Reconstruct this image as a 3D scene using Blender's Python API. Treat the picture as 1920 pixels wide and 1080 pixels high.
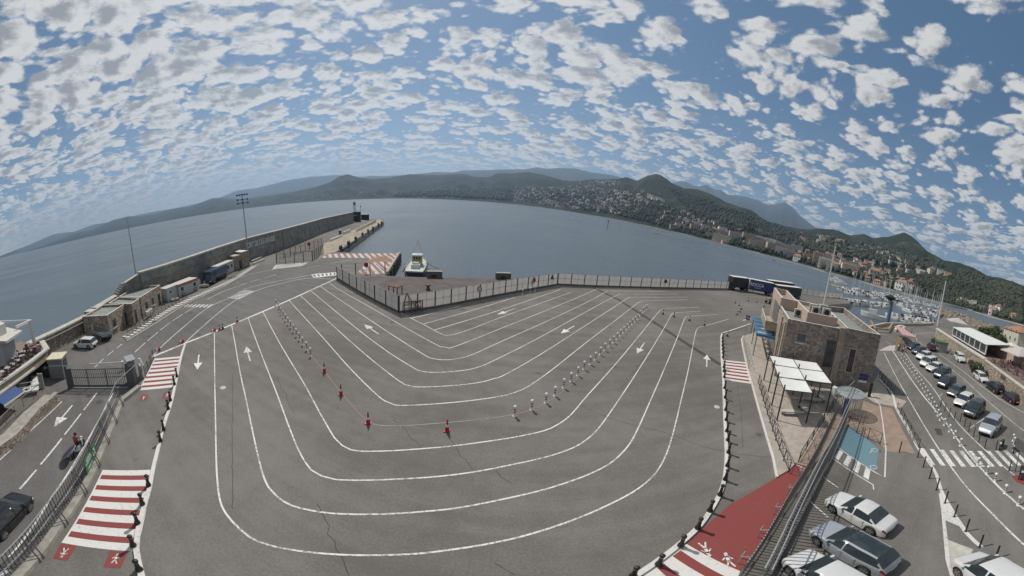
import bpy, math, random
from math import sin, cos, pi, radians, atan2, hypot, sqrt, exp, tan
from mathutils import Vector, Matrix, noise
from mathutils.bvhtree import BVHTree

for _o in list(bpy.data.objects):
    bpy.data.objects.remove(_o)
S = bpy.context.scene
C = S.collection
random.seed(11)

# ------------------------------------------------------------------ camera: a wide harbour webcam (equirectangular lens)
H = 15.0                                   # metres above the asphalt
SEA = -2.3
PITCH, ROLL, FX, KY, CY = -0.2100554, 0.0843573, 542.5047, -0.128581, -31.3748
FY = FX / exp(KY)
_cp, _sp, _cr, _sr = cos(PITCH), sin(PITCH), cos(ROLL), sin(ROLL)
_X = Vector((1, 0, 0)); _F = Vector((0, _cp, _sp)); _U = Vector((0, -_sp, _cp))
CAMX = _X * _cr + _U * _sr
CAMY = _X * -_sr + _U * _cr
CAMZ = -_F
cam = bpy.data.cameras.new('camera')
cam.type = 'PANO'
cam.clip_end = 60000
cam.clip_start = 0.05
cy_ = cam if hasattr(cam, "panorama_type") else cam.cycles
cy_.panorama_type = 'EQUIRECTANGULAR'
cy_.longitude_min = -960 / FX
cy_.longitude_max = 960 / FX
cy_.latitude_max = (540 + CY) / FY
cy_.latitude_min = -(540 - CY) / FY
camo = bpy.data.objects.new('camera', cam)
C.objects.link(camo)
_m = Matrix((CAMX, CAMY, CAMZ)).transposed().to_4x4()
_m.translation = Vector((0, 0, H))
camo.matrix_world = _m
S.camera = camo
S.render.engine = 'CYCLES'
S.view_settings.view_transform = 'Standard'
S.view_settings.look = 'None'
S.view_settings.exposure = EXPO = -0.18
S.view_settings.gamma = 1
S.cycles.max_bounces = 6
S.cycles.diffuse_bounces = 2
S.cycles.glossy_bounces = 3
S.cycles.transparent_max_bounces = 8
S.cycles.volume_bounces = 0

# ------------------------------------------------------------------ sky with broken altocumulus, and the sun
SUN_AZ, SUN_EL = radians(-30), radians(52)
W = bpy.data.worlds.new('World')
S.world = W
W.use_nodes = True
nt = W.node_tree
nt.nodes.clear()
class NT:
    """tiny node helper"""
    def __init__(s, nt): s.nt = nt
    def n(s, t, **kw):
        o = s.nt.nodes.new(t)
        for k, v in kw.items():
            if k.startswith('i_'):
                k = k[2:]
                k = int(k) if k.isdigit() else k.replace('_', ' ')
                if isinstance(v, bpy.types.NodeSocket): s.nt.links.new(v, o.inputs[k])
                else: o.inputs[k].default_value = v
            else: setattr(o, k, v)
        return o
    def m(s, op, a, b=0.0, c=0.0, clamp=False):
        o = s.nt.nodes.new('ShaderNodeMath'); o.operation = op; o.use_clamp = clamp
        for i, v in enumerate((a, b, c)):
            if isinstance(v, bpy.types.NodeSocket): s.nt.links.new(v, o.inputs[i])
            else: o.inputs[i].default_value = v
        return o.outputs[0]
    def mix(s, f, a, b, typ='MIX'):
        o = s.nt.nodes.new('ShaderNodeMix'); o.data_type = 'RGBA'; o.blend_type = typ
        for i, v in ((0, f), (6, a), (7, b)):
            if isinstance(v, bpy.types.NodeSocket): s.nt.links.new(v, o.inputs[i])
            else: o.inputs[i].default_value = (*v, 1) if isinstance(v, tuple) and len(v) == 3 else v
        return o.outputs[2]
    def ramp(s, f, stops):
        o = s.nt.nodes.new('ShaderNodeValToRGB')
        while len(o.color_ramp.elements) < len(stops): o.color_ramp.elements.new(0.5)
        for e, (p, c) in zip(o.color_ramp.elements, stops):
            e.position = p
            e.color = (c, c, c, 1) if isinstance(c, (int, float)) else (*c, 1)
        s.nt.links.new(f, o.inputs[0])
        return o.outputs[0]
    def rng(s, f, a, b, c=0.0, d=1.0):
        o = s.nt.nodes.new('ShaderNodeMapRange'); o.clamp = True; o.interpolation_type = 'SMOOTHSTEP'
        for i, v in enumerate((f, a, b, c, d)):
            if isinstance(v, bpy.types.NodeSocket): s.nt.links.new(v, o.inputs[i])
            else: o.inputs[i].default_value = v
        return o.outputs[0]
k = NT(nt)
tc = k.n('ShaderNodeTexCoord')
sky = k.n('ShaderNodeTexSky', sky_type='NISHITA', sun_disc=False, sun_elevation=SUN_EL, sun_rotation=SUN_AZ,
          altitude=0, air_density=1.0, dust_density=0.6, ozone_density=2.5)
sep = k.n('ShaderNodeSeparateXYZ', i_0=tc.outputs['Generated'])
dx, dy, dz = sep.outputs
zz = k.m('ADD', k.m('MAXIMUM', dz, 0.0), 0.16)
px_ = k.m('DIVIDE', dx, zz); py_ = k.m('DIVIDE', dy, zz)
pv = k.n('ShaderNodeCombineXYZ', i_0=px_, i_1=py_, i_2=0.0).outputs[0]
# warp a little, then puffs: rounded cells at two sizes plus fractal noise
wn = k.n('ShaderNodeTexNoise', i_Vector=pv, i_Scale=1.1, i_Detail=3.0)
wv = k.n('ShaderNodeVectorMath', operation='SCALE', i_0=k.n('ShaderNodeVectorMath', operation='SUBTRACT', i_0=wn.outputs['Color'], i_1=(.5, .5, .5)).outputs[0])
wv.inputs['Scale'].default_value = 0.30
pw = k.n('ShaderNodeVectorMath', operation='ADD', i_0=pv, i_1=wv.outputs[0]).outputs[0]
vo = k.n('ShaderNodeTexVoronoi', feature='SMOOTH_F1', i_Vector=pw, i_Scale=5.6, i_Smoothness=0.25, i_Randomness=0.95)
vo2 = k.n('ShaderNodeTexVoronoi', feature='SMOOTH_F1', i_Vector=pw, i_Scale=17.0, i_Smoothness=0.4, i_Randomness=1.0)
n2 = k.n('ShaderNodeTexNoise', i_Vector=pw, i_Scale=9.0, i_Detail=10.0, i_Roughness=0.68)
n3 = k.n('ShaderNodeTexNoise', i_Vector=pw, i_Scale=11.0, i_Detail=7.0, i_Roughness=0.6)
cov = k.n('ShaderNodeTexNoise', i_Vector=pv, i_Scale=0.55, i_Detail=2.5, i_Roughness=0.55)
den = k.m('ADD', k.m('MULTIPLY', k.m('SUBTRACT', 0.42, vo.outputs['Distance']), 1.25), k.m('MULTIPLY', k.m('SUBTRACT', 0.40, vo2.outputs['Distance']), 0.65))
den = k.m('ADD', den, k.m('MULTIPLY', k.m('SUBTRACT', n2.outputs['Fac'], 0.5), 1.35))
bias = k.m('ADD', k.m('MULTIPLY', dx, -0.09), k.m('MULTIPLY', k.m('SUBTRACT', cov.outputs['Fac'], 0.5), 0.95))
bias = k.m('ADD', bias, 0.32)
low = k.rng(dz, 0.02, 0.20, 0.13, 0.0)
den = k.m('ADD', k.m('ADD', den, bias), low)
alpha = k.rng(den, -0.04, 0.25)
psh = k.n('ShaderNodeVectorMath', operation='ADD', i_0=pw, i_1=(-0.022, 0.040, 0.0)).outputs[0]
vos = k.n('ShaderNodeTexVoronoi', feature='SMOOTH_F1', i_Vector=psh, i_Scale=5.6, i_Smoothness=0.25, i_Randomness=0.95)
ns = k.n('ShaderNodeTexNoise', i_Vector=psh, i_Scale=9.0, i_Detail=6.0, i_Roughness=0.68)
side = k.m('ADD', k.m('SUBTRACT', vo.outputs['Distance'], vos.outputs['Distance']), k.m('MULTIPLY', k.m('SUBTRACT', ns.outputs['Fac'], n2.outputs['Fac']), 1.3))
den_s = k.m('ADD', k.m('MULTIPLY', den, 0.75), k.m('MULTIPLY', side, 1.5))
core = k.rng(k.m('ADD', den_s, k.m('MULTIPLY', k.m('SUBTRACT', n3.outputs['Fac'], 0.5), 0.7)), 0.02, 0.72)
ccol = k.mix(core, (6.0, 5.95, 5.8), (2.55, 2.65, 2.75))
grad = k.ramp(dz, [(0.0, (2.2, 3.0, 3.5)), (0.12, (1.05, 1.85, 2.65)), (0.45, (0.52, 1.20, 2.10)), (1.0, (0.34, 0.86, 1.65))])
skyc = k.mix(0.30, grad, sky.outputs[0])
hz_ = k.rng(dz, 0.0, 0.17, 0.8, 0.0)
ccol = k.mix(hz_, ccol, (3.0, 3.35, 3.6))
final = k.mix(k.m('MULTIPLY', alpha, 0.96), skyc, ccol)
bg = k.n('ShaderNodeBackground', i_Color=final, i_Strength=0.13)
k.nt.links.new(bg.outputs[0], k.n('ShaderNodeOutputWorld').inputs[0])

sl = bpy.data.lights.new('sun', 'SUN')
sl.energy = 4.4; sl.angle = radians(0.6); sl.color = (1.0, 0.955, 0.88)
so = bpy.data.objects.new('sun', sl); C.objects.link(so)
so.location = (-60, 60, 120)
SD = Vector((sin(SUN_AZ) * cos(SUN_EL), cos(SUN_AZ) * cos(SUN_EL), sin(SUN_EL)))
so.rotation_euler = (-SD).to_track_quat('-Z', 'Y').to_euler()

# ------------------------------------------------------------------ measuring helpers (photo pixel -> place)
def RAY(x, y):
    lon = (x - 960) / FX; lat = -(y - 540 - CY) / FY
    c = (sin(lon) * cos(lat), sin(lat), -cos(lon) * cos(lat))
    return CAMX * c[0] + CAMY * c[1] + CAMZ * c[2]
def G(x, y, z=0.0):
    r = RAY(x, y); t = (z - H) / r.z
    return Vector((r.x * t, r.y * t, z))
def HT(b, t, z=0.0):
    q = G(b[0], b[1], z); r = RAY(*t)
    return H + r.z / hypot(r.x, r.y) * hypot(q.x, q.y) - z
def FAR(x, y, D):
    r = RAY(x, y); h = hypot(r.x, r.y)
    return Vector((r.x / h * D, r.y / h * D, H + r.z / h * D))
def GL(pts, z=0.0): return [G(p[0], p[1], z) for p in pts]
def spline(P, step=0.6):
    """Catmull-Rom through the points, resampled"""
    out = []
    n = len(P)
    for i in range(n - 1):
        p0, p1, p2, p3 = P[max(i - 1, 0)], P[i], P[i + 1], P[min(i + 2, n - 1)]
        d = (p2 - p1).length; kk = max(1, int(d / step))
        for j in range(kk):
            t = j / kk
            out.append(0.5 * ((2 * p1) + (p2 - p0) * t + (2 * p0 - 5 * p1 + 4 * p2 - p3) * t * t + (3 * p1 - p0 - 3 * p2 + p3) * t ** 3))
    out.append(P[-1].copy())
    return out
def walk(P, s):
    """point and direction at distance s along polyline P"""
    for a, b in zip(P, P[1:]):
        L = (b - a).length
        if s <= L or b is P[-1]:
            d = (b - a).normalized(); return a + d * s, d
        s -= L
def plen(P): return sum((b - a).length for a, b in zip(P, P[1:]))

# ------------------------------------------------------------------ materials
MATS = {}
def principled(name):
    m = bpy.data.materials.new(name); m.use_nodes = True
    b = m.node_tree.nodes['Principled BSDF']
    return m, NT(m.node_tree), b
def mat(name, col, rough=0.75, var=0.12, scale=3.0, metal=0.0, bump=0.0, bscale=None, col2=None, coat=0.0, spec=0.5, alpha=1.0):
    if name in MATS: return MATS[name]
    m, k, b = principled(name)
    tcn = k.n('ShaderNodeTexCoord')
    nz = k.n('ShaderNodeTexNoise', i_Vector=tcn.outputs['Object'], i_Scale=scale, i_Detail=6.0, i_Roughness=0.65)
    c2 = col2 or tuple(min(1, x * (1 + var * 2)) for x in col)
    c1 = tuple(x * (1 - var) for x in col)
    f = k.rng(nz.outputs['Fac'], 0.3, 0.7)
    k.nt.links.new(k.mix(f, c1, c2), b.inputs['Base Color'])
    b.inputs['Roughness'].default_value = rough
    b.inputs['Metallic'].default_value = metal
    b.inputs['Coat Weight'].default_value = coat
    b.inputs['Specular IOR Level'].default_value = spec
    b.inputs['Alpha'].default_value = alpha
    if bump:
        nb = k.n('ShaderNodeTexNoise', i_Vector=tcn.outputs['Object'], i_Scale=bscale or scale * 4, i_Detail=5.0)
        bp = k.n('ShaderNodeBump', i_Height=nb.outputs['Fac'], i_Strength=bump, i_Distance=0.05)
        k.nt.links.new(bp.outputs[0], b.inputs['Normal'])
    MATS[name] = m
    return m
def stone(name, cols, mortar, scale=2.2, mort=0.06, squash=1.4):
    """rubble masonry: voronoi cells with a colour each and mortar joints"""
    m, k, b = principled(name)
    tcn = k.n('ShaderNodeTexCoord')
    mp = k.n('ShaderNodeMapping', i_Vector=tcn.outputs['Object']); mp.inputs['Scale'].default_value = (1, 1, squash)
    wn = k.n('ShaderNodeTexNoise', i_Vector=mp.outputs[0], i_Scale=2.5, i_Detail=2.0)
    ad = k.n('ShaderNodeVectorMath', operation='ADD', i_0=mp.outputs[0], i_1=k.n('ShaderNodeVectorMath', operation='MULTIPLY', i_0=wn.outputs['Color'], i_1=(.35, .35, .35)).outputs[0]).outputs[0]
    v1 = k.n('ShaderNodeTexVoronoi', i_Vector=ad, i_Scale=scale)
    v2 = k.n('ShaderNodeTexVoronoi', feature='DISTANCE_TO_EDGE', i_Vector=ad, i_Scale=scale)
    sp = k.n('ShaderNodeSeparateXYZ', i_0=v1.outputs['Color'])
    st = [(i / max(1, len(cols) - 1), c) for i, c in enumerate(cols)]
    base = k.ramp(sp.outputs[0], st)
    big = k.n('ShaderNodeTexNoise', i_Vector=tcn.outputs['Object'], i_Scale=0.35, i_Detail=4.0)
    base = k.mix(k.rng(big.outputs['Fac'], 0.35, 0.7, 0.0, 0.45), base, tuple(c * 0.6 for c in cols[0]))
    fac = k.rng(v2.outputs['Distance'], 0.0, mort)
    k.nt.links.new(k.mix(fac, mortar, base), b.inputs['Base Color'])
    bp = k.n('ShaderNodeBump', i_Height=fac, i_Strength=0.7, i_Distance=0.06)
    k.nt.links.new(bp.outputs[0], b.inputs['Normal'])
    b.inputs['Roughness'].default_value = 0.9
    MATS[name] = m
    return m
def asphalt(name, c1, c2, patch=0.05):
    m, k, b = principled(name)
    tcn = k.n('ShaderNodeTexCoord')
    o = tcn.outputs['Object']
    big = k.n('ShaderNodeTexNoise', i_Vector=o, i_Scale=0.06, i_Detail=4.0, i_Roughness=0.6)
    mid = k.n('ShaderNodeTexNoise', i_Vector=o, i_Scale=0.7, i_Detail=5.0, i_Roughness=0.7)
    fin = k.n('ShaderNodeTexNoise', i_Vector=o, i_Scale=8.0, i_Detail=4.0, i_Roughness=0.85)
    # long tyre-polished streaks
    mp = k.n('ShaderNodeMapping', i_Vector=o); mp.inputs['Rotation'].default_value = (0, 0, radians(40)); mp.inputs['Scale'].default_value = (0.05, 1.1, 1)
    stn = k.n('ShaderNodeTexNoise', i_Vector=mp.outputs[0], i_Scale=0.8, i_Detail=4.0)
    f = k.m('ADD', k.m('MULTIPLY', big.outputs['Fac'], 0.9), k.m('MULTIPLY', k.m('SUBTRACT', mid.outputs['Fac'], 0.5), 0.45))
    f = k.m('ADD', f, k.m('MULTIPLY', k.m('SUBTRACT', fin.outputs['Fac'], 0.5), 1.05))
    f = k.m('ADD', f, k.m('MULTIPLY', k.m('SUBTRACT', stn.outputs['Fac'], 0.5), 0.5))
    col = k.mix(k.rng(f, 0.2, 0.75), c1, c2)
    ol = k.n('ShaderNodeTexVoronoi', i_Vector=o, i_Scale=0.22)          # oil drips
    drip = k.rng(k.m('ADD', ol.outputs['Distance'], k.m('MULTIPLY', k.m('SUBTRACT', mid.outputs['Fac'], .5), .25)), 0.03, 0.11, 0.65, 1.0)
    col = k.mix(1.0, col, k.n('ShaderNodeCombineColor', i_0=drip, i_1=drip, i_2=drip).outputs[0], 'MULTIPLY')
    k.nt.links.new(col, b.inputs['Base Color'])
    bp = k.n('ShaderNodeBump', i_Height=fin.outputs['Fac'], i_Strength=0.25, i_Distance=0.02)
    k.nt.links.new(bp.outputs[0], b.inputs['Normal'])
    b.inputs['Roughness'].default_value = 0.88
    b.inputs['Specular IOR Level'].default_value = 0.25
    MATS[name] = m
    return m
def paint(name, col, wear=0.45, under=(0.15, 0.14, 0.13), lo=0.50, hi=0.66):
    m, k, b = principled(name)
    tcn = k.n('ShaderNodeTexCoord')
    nz = k.n('ShaderNodeTexNoise', i_Vector=tcn.outputs['Object'], i_Scale=5.0, i_Detail=8.0, i_Roughness=0.75)
    lg = k.n('ShaderNodeTexNoise', i_Vector=tcn.outputs['Object'], i_Scale=0.35, i_Detail=3.0)
    f = k.m('ADD', nz.outputs['Fac'], k.m('MULTIPLY', k.m('SUBTRACT', lg.outputs['Fac'], 0.5), 0.35))
    w = k.m('MULTIPLY', k.rng(f, lo, hi), wear)
    k.nt.links.new(k.mix(w, col, under), b.inputs['Base Color'])
    b.inputs['Roughness'].default_value = 0.8
    MATS[name] = m
    return m
def glass(name, col=(0.03, 0.04, 0.045), rough=0.08):
    m, k, b = principled(name)
    b.inputs['Base Color'].default_value = (*col, 1)
    b.inputs['Roughness'].default_value = rough
    b.inputs['Specular IOR Level'].default_value = 0.6
    MATS[name] = m
    return m
def carpaint(name, col, metal=0.0, rough=0.35):
    if name in MATS: return MATS[name]
    m, k, b = principled(name)
    tcn = k.n('ShaderNodeTexCoord')
    nz = k.n('ShaderNodeTexNoise', i_Vector=tcn.outputs['Object'], i_Scale=2.0, i_Detail=5.0)
    k.nt.links.new(k.mix(nz.outputs['Fac'], tuple(c * 0.86 for c in col), col), b.inputs['Base Color'])
    b.inputs['Metallic'].default_value = metal
    b.inputs['Roughness'].default_value = rough
    b.inputs['Coat Weight'].default_value = 0.5
    b.inputs['Coat Roughness'].default_value = 0.08
    MATS[name] = m
    return m

# ------------------------------------------------------------------ mesh builder
def rotz(a): return Matrix.Rotation(a, 4, 'Z')
class MB:
    def __init__(s): s.v = []; s.f = []; s.mi = []; s.mats = []; s.T = Matrix.Identity(4)
    def _m(s, m):
        if m not in s.mats: s.mats.append(m)
        return s.mats.index(m)
    def add(s, vs, fs, m):
        b = len(s.v); i = s._m(m)
        s.v += [s.T @ Vector(v) for v in vs]
        s.f += [tuple(b + j for j in f) for f in fs]; s.mi += [i] * len(fs)
    def box(s, c, d, m, rz=0.0, M=None):
        x, y, z = d[0] / 2, d[1] / 2, d[2] / 2
        vs = [Vector((a * x, b_ * y, e * z)) for a in (-1, 1) for b_ in (-1, 1) for e in (-1, 1)]
        R = M if M is not None else Matrix.Rotation(rz, 3, 'Z')
        c = Vector(c)
        s.add([c + R @ v for v in vs], [(0, 1, 3, 2), (4, 6, 7, 5), (0, 4, 5, 1), (2, 3, 7, 6), (0, 2, 6, 4), (1, 5, 7, 3)], m)
    def bar(s, a, b, w, h, m, up=Vector((0, 0, 1))):
        a = Vector(a); b = Vector(b); d = b - a; L = d.length
        if L < 1e-6: return
        d.normalize(); sd = d.cross(up)
        if sd.length < 1e-3: sd = d.cross(Vector((1, 0, 0)))
        sd.normalize(); u = sd.cross(d)
        M = Matrix((d, sd, u)).transposed()
        s.box((a + b) / 2, (L, w, h), m, M=M)
    def tube(s, a, b, r, m, n=8, r2=None, caps=True):
        a = Vector(a); b = Vector(b); d = (b - a)
        if d.length < 1e-6: return
        d.normalize()
        sd = d.cross(Vector((0, 0, 1)))
        if sd.length < 1e-3: sd = Vector((1, 0, 0))
        sd.normalize(); u = sd.cross(d); r2 = r if r2 is None else r2
        vs = []
        for i in range(n):
            t = 2 * pi * i / n; o = sd * cos(t) + u * sin(t)
            vs += [a + o * r, b + o * r2]
        fs = [(2 * i, 2 * ((i + 1) % n), 2 * ((i + 1) % n) + 1, 2 * i + 1) for i in range(n)]
        if caps: fs += [tuple(2 * i for i in range(n))[::-1], tuple(2 * i + 1 for i in range(n))]
        s.add(vs, fs, m)
    def pipe(s, P, r, m, n=6):
        for a, b in zip(P, P[1:]): s.tube(a, b, r, m, n)
    def lathe(s, c, prof, m, n=14, M=None):
        c = Vector(c); vs = []; fs = []; R = M or Matrix.Identity(3)
        for r, z in prof:
            for i in range(n):
                t = 2 * pi * i / n; vs.append(c + R @ Vector((r * cos(t), r * sin(t), z)))
        for j in range(len(prof) - 1):
            for i in range(n):
                a = j * n + i; b = j * n + (i + 1) % n
                fs.append((a, b, b + n, a + n))
        fs += [tuple(range(n))[::-1], tuple(range((len(prof) - 1) * n, len(prof) * n))]
        s.add(vs, fs, m)
    def prism(s, poly, z0, z1, m, mtop=None, top=True, bottom=True):
        n = len(poly)
        area = sum(poly[i][0] * poly[(i + 1) % n][1] - poly[(i + 1) % n][0] * poly[i][1] for i in range(n))
        if area < 0: poly = poly[::-1]
        vs = [(p[0], p[1], z0) for p in poly] + [(p[0], p[1], z1) for p in poly]
        s.add(vs, [(i, (i + 1) % n, (i + 1) % n + n, i + n) for i in range(n)], m)
        if top: s.add([(p[0], p[1], z1) for p in poly], [tuple(range(n))], mtop or m)
        if bottom: s.add([(p[0], p[1], z0) for p in poly], [tuple(range(n))[::-1]], m)
    def sheet(s, poly, z, m):
        n = len(poly)
        area = sum(poly[i][0] * poly[(i + 1) % n][1] - poly[(i + 1) % n][0] * poly[i][1] for i in range(n))
        if area < 0: poly = poly[::-1]
        s.add([(p[0], p[1], z) for p in poly], [tuple(range(n))], m)
    def ribbon(s, P, w, z, m):
        vs = []
        n = len(P)
        for i, p in enumerate(P):
            d = (P[min(i + 1, n - 1)] - P[max(i - 1, 0)]); d.z = 0; d.normalize()
            q = Vector((-d.y, d.x, 0)) * w / 2
            vs += [(p.x + q.x, p.y + q.y, z), (p.x - q.x, p.y - q.y, z)]
        s.add(vs, [(2 * i, 2 * i + 1, 2 * i + 3, 2 * i + 2) for i in range(n - 1)], m)
    def wall(s, P, w, z0, z1, m, mtop=None, cap=0.0):
        """solid wall following a polyline; z1 may be a list"""
        n = len(P); L = []; R = []
        for i, p in enumerate(P):
            d = (P[min(i + 1, n - 1)] - P[max(i - 1, 0)]); d.z = 0; d.normalize()
            q = Vector((-d.y, d.x, 0)) * w / 2
            L.append(p + q); R.append(p - q)
        za = [z0] * n if not isinstance(z0, (list, tuple)) else z0
        zb = [z1] * n if not isinstance(z1, (list, tuple)) else z1
        vs = []
        for i in range(n):
            vs += [(L[i].x, L[i].y, za[i]), (L[i].x, L[i].y, zb[i]), (R[i].x, R[i].y, zb[i]), (R[i].x, R[i].y, za[i])]
        fs = []; ft = []
        for i in range(n - 1):
            a, b = 4 * i, 4 * i + 4
            fs += [(a, a + 1, b + 1, b), (a + 2, a + 3, b + 3, b + 2)]
            ft += [(a + 1, a + 2, b + 2, b + 1)]
        fs += [(0, 3, 2, 1), (4 * n - 4, 4 * n - 3, 4 * n - 2, 4 * n - 1)]
        s.add(vs, fs, m); s.add(vs, ft, mtop or m)
    def build(s, name, parent=None, smooth=False, label=None, cat=None, group=None, kind=None, loc=None):
        me = bpy.data.meshes.new(name)
        o = bpy.data.objects.new(name, me)
        off = Vector(loc) if loc is not None else Vector((0, 0, 0))
        if parent is not None:
            q = parent; tot = Vector((0, 0, 0))
            while q is not None: tot += q.location; q = q.parent
            sub = tot + off
        else: sub = off
        me.from_pydata([tuple(v - sub) for v in s.v], [], s.f)
        for m in s.mats: me.materials.append(m)
        me.polygons.foreach_set('material_index', s.mi)
        if smooth: me.polygons.foreach_set('use_smooth', [True] * len(me.polygons))
        me.update()
        o.location = off
        C.objects.link(o)
        if parent is not None: o.parent = parent
        tag(o, label, cat, group, kind)
        return o
def tag(o, label=None, cat=None, group=None, kind=None):
    if label: o['label'] = label
    if cat: o['category'] = cat
    if group: o['group'] = group
    if kind: o['kind'] = kind
    return o
def thing(name, loc, label, cat, group=None):
    o = bpy.data.objects.new(name, None); C.objects.link(o)
    o.empty_display_size = 0.3
    o.location = loc
    return tag(o, label, cat, group)
def copy_tree(o, parent=None):
    c = o.copy(); C.objects.link(c)
    if parent is not None: c.parent = parent
    for ch in list(o.children): copy_tree(ch, c)
    return c
ORD = ['first', 'second', 'third', 'fourth', 'fifth', 'sixth', 'seventh', 'eighth', 'ninth', 'tenth', 'eleventh', 'twelfth', 'thirteenth',
       'fourteenth', 'fifteenth', 'sixteenth', 'seventeenth', 'eighteenth', 'nineteenth', 'twentieth', 'twenty-first', 'twenty-second',
       'twenty-third', 'twenty-fourth', 'twenty-fifth', 'twenty-sixth', 'twenty-seventh', 'twenty-eighth', 'twenty-ninth', 'thirtieth']

M_ASPH = asphalt('asphalt', (0.118, 0.108, 0.097), (0.192, 0.177, 0.160))
M_ASPH2 = asphalt('road_asphalt', (0.105, 0.098, 0.094), (0.165, 0.155, 0.148))
M_DARKASPH = asphalt('dark_asphalt', (0.055, 0.050, 0.048), (0.085, 0.078, 0.075))
M_WHITE = paint('white_road_paint', (0.68, 0.665, 0.63), 0.8, lo=.46, hi=.62)
M_CROSSW = paint('crossing_white_paint', (0.62, 0.60, 0.56), 0.38, lo=.5, hi=.7)
M_KERBW = paint('white_kerb_paint', (0.60, 0.58, 0.54), 0.45)
M_THINW = paint('worn_thin_paint', (0.34, 0.32, 0.30), 0.7, lo=.45, hi=.6)
M_RED = paint('red_road_paint', (0.215, 0.045, 0.040), 0.35, lo=.5, hi=.8)
M_PINK = paint('faded_red_paint', (0.33, 0.17, 0.155), 0.7)
M_PAVE = mat('beige_paving', (0.34, 0.295, 0.25), 0.9, 0.10, 1.2, bump=0.2)
M_CONC = mat('concrete', (0.29, 0.27, 0.235), 0.9, 0.14, 1.6, bump=0.25)
M_CONCL = mat('pale_concrete', (0.42, 0.40, 0.35), 0.9, 0.12, 1.6, bump=0.2)
M_CONCD = mat('grey_weathered_concrete', (0.20, 0.20, 0.18), 0.92, 0.22, 0.5, bump=0.4, bscale=2.0)
M_BLACK = mat('black_plastic', (0.016, 0.015, 0.015), 0.5, 0.2, 8)
M_WHT = mat('white_plastic', (0.62, 0.62, 0.60), 0.5, 0.05, 4)
M_GREYM = mat('galvanised_steel', (0.30, 0.31, 0.31), 0.5, 0.12, 6, metal=0.3)
M_DGREY = mat('dark_grey_steel', (0.085, 0.085, 0.085), 0.5, 0.2, 6)
M_RUST = mat('rusty_steel', (0.10, 0.045, 0.03), 0.8, 0.4, 4)
M_ROOFW = mat('white_coping', (0.52, 0.49, 0.44), 0.85, 0.06, 2)
M_GLASS = glass('dark_window_glass')
M_SEAWALL = stone('sea_wall_masonry', [(0.16, 0.16, 0.135), (0.22, 0.21, 0.18), (0.27, 0.25, 0.20)], (0.14, 0.135, 0.115), 1.1, 0.05)
M_RUBBLE = stone('tan_rubble_masonry', [(0.24, 0.195, 0.145), (0.40, 0.325, 0.245), (0.52, 0.43, 0.33), (0.30, 0.25, 0.195)], (0.13, 0.11, 0.09), 2.0, 0.12)
M_TERM = stone('brown_stone_masonry', [(0.14, 0.115, 0.10), (0.27, 0.22, 0.185), (0.42, 0.35, 0.30), (0.20, 0.165, 0.145)], (0.24, 0.20, 0.175), 3.0, 0.10)
M_LIGHTST = stone('pale_stone_masonry', [(0.30, 0.25, 0.19), (0.38, 0.32, 0.25), (0.45, 0.38, 0.30)], (0.24, 0.20, 0.16), 2.6, 0.08)
# ================================================================== SETTING
# ---- sea
m, k, b = principled('sea_water')
tcn = k.n('ShaderNodeTexCoord')
mp = k.n('ShaderNodeMapping', i_Vector=tcn.outputs['Object']); mp.inputs['Rotation'].default_value = (0, 0, radians(25)); mp.inputs['Scale'].default_value = (1, 0.45, 1)
w1 = k.n('ShaderNodeTexNoise', i_Vector=mp.outputs[0], i_Scale=0.6, i_Detail=6.0, i_Roughness=0.6)
w2 = k.n('ShaderNodeTexNoise', i_Vector=mp.outputs[0], i_Scale=0.02, i_Detail=5.0, i_Roughness=0.6)
w3 = k.n('ShaderNodeTexNoise', i_Vector=tcn.outputs['Object'], i_Scale=0.004, i_Detail=4.0)
hh = k.m('ADD', k.m('MULTIPLY', w1.outputs['Fac'], 0.5), k.m('MULTIPLY', w2.outputs['Fac'], 2.2))
bp = k.n('ShaderNodeBump', i_Height=hh, i_Strength=0.30, i_Distance=1.0)
k.nt.links.new(bp.outputs[0], b.inputs['Normal'])
k.nt.links.new(k.mix(k.rng(w3.outputs['Fac'], .3, .7), (0.075, 0.098, 0.118), (0.092, 0.118, 0.136)), b.inputs['Base Color'])
k.nt.links.new(k.rng(w2.outputs['Fac'], .3, .7, 0.26, 0.42), b.inputs['Roughness'])
b.inputs['IOR'].default_value = 1.33
b.inputs['Specular IOR Level'].default_value = 0.5
M_SEA = m
mb = MB()
R_ = 14000
mb.add([(-R_, -1200, SEA), (R_, -1200, SEA), (R_, R_, SEA), (-R_, R_, SEA)], [(0, 1, 2, 3)], M_SEA)
mb.build('sea', kind='structure')

# ---- harbour ground: one solid slab of quay and asphalt
WALL_MAIN = [G(*p, 6.5) for p in [(262, 510), (310, 496), (360, 480), (407, 464), (462, 446.5), (528, 430), (567, 420), (605, 409.5), (662, 397.5)]]
for p in WALL_MAIN: p.z = 0
LOWALL = [Vector((-34, -15, 0)), Vector((-44, -6, 0)), Vector((-51.2, 2.6, 0)), Vector((-59.3, 10, 0)), Vector((-58.6, 15.3, 0))]
def offs(P, d):
    out = []
    for i, p in enumerate(P):
        t = (P[min(i + 1, len(P) - 1)] - P[max(i - 1, 0)]); t.z = 0; t.normalize()
        out.append(p + Vector((-t.y, t.x, 0)) * d)
    return out
left = offs(LOWALL, 1.2)[:-1] + offs(WALL_MAIN, 1.2)
gpoly = [Vector((-20, -60, 0))] + [Vector((-34, -40, 0))] + left
gpoly += [Vector((-106, 205, 0)), Vector((-99, 204, 0))]
gpoly += GL([(719.6, 415), (685, 438), (650, 460), (630, 472.8), (748, 475), (724, 514), (726, 517.5), (799, 520), (860, 520.6), (958, 523), (1045, 526), (1200, 531), (1370, 536)])
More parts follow.
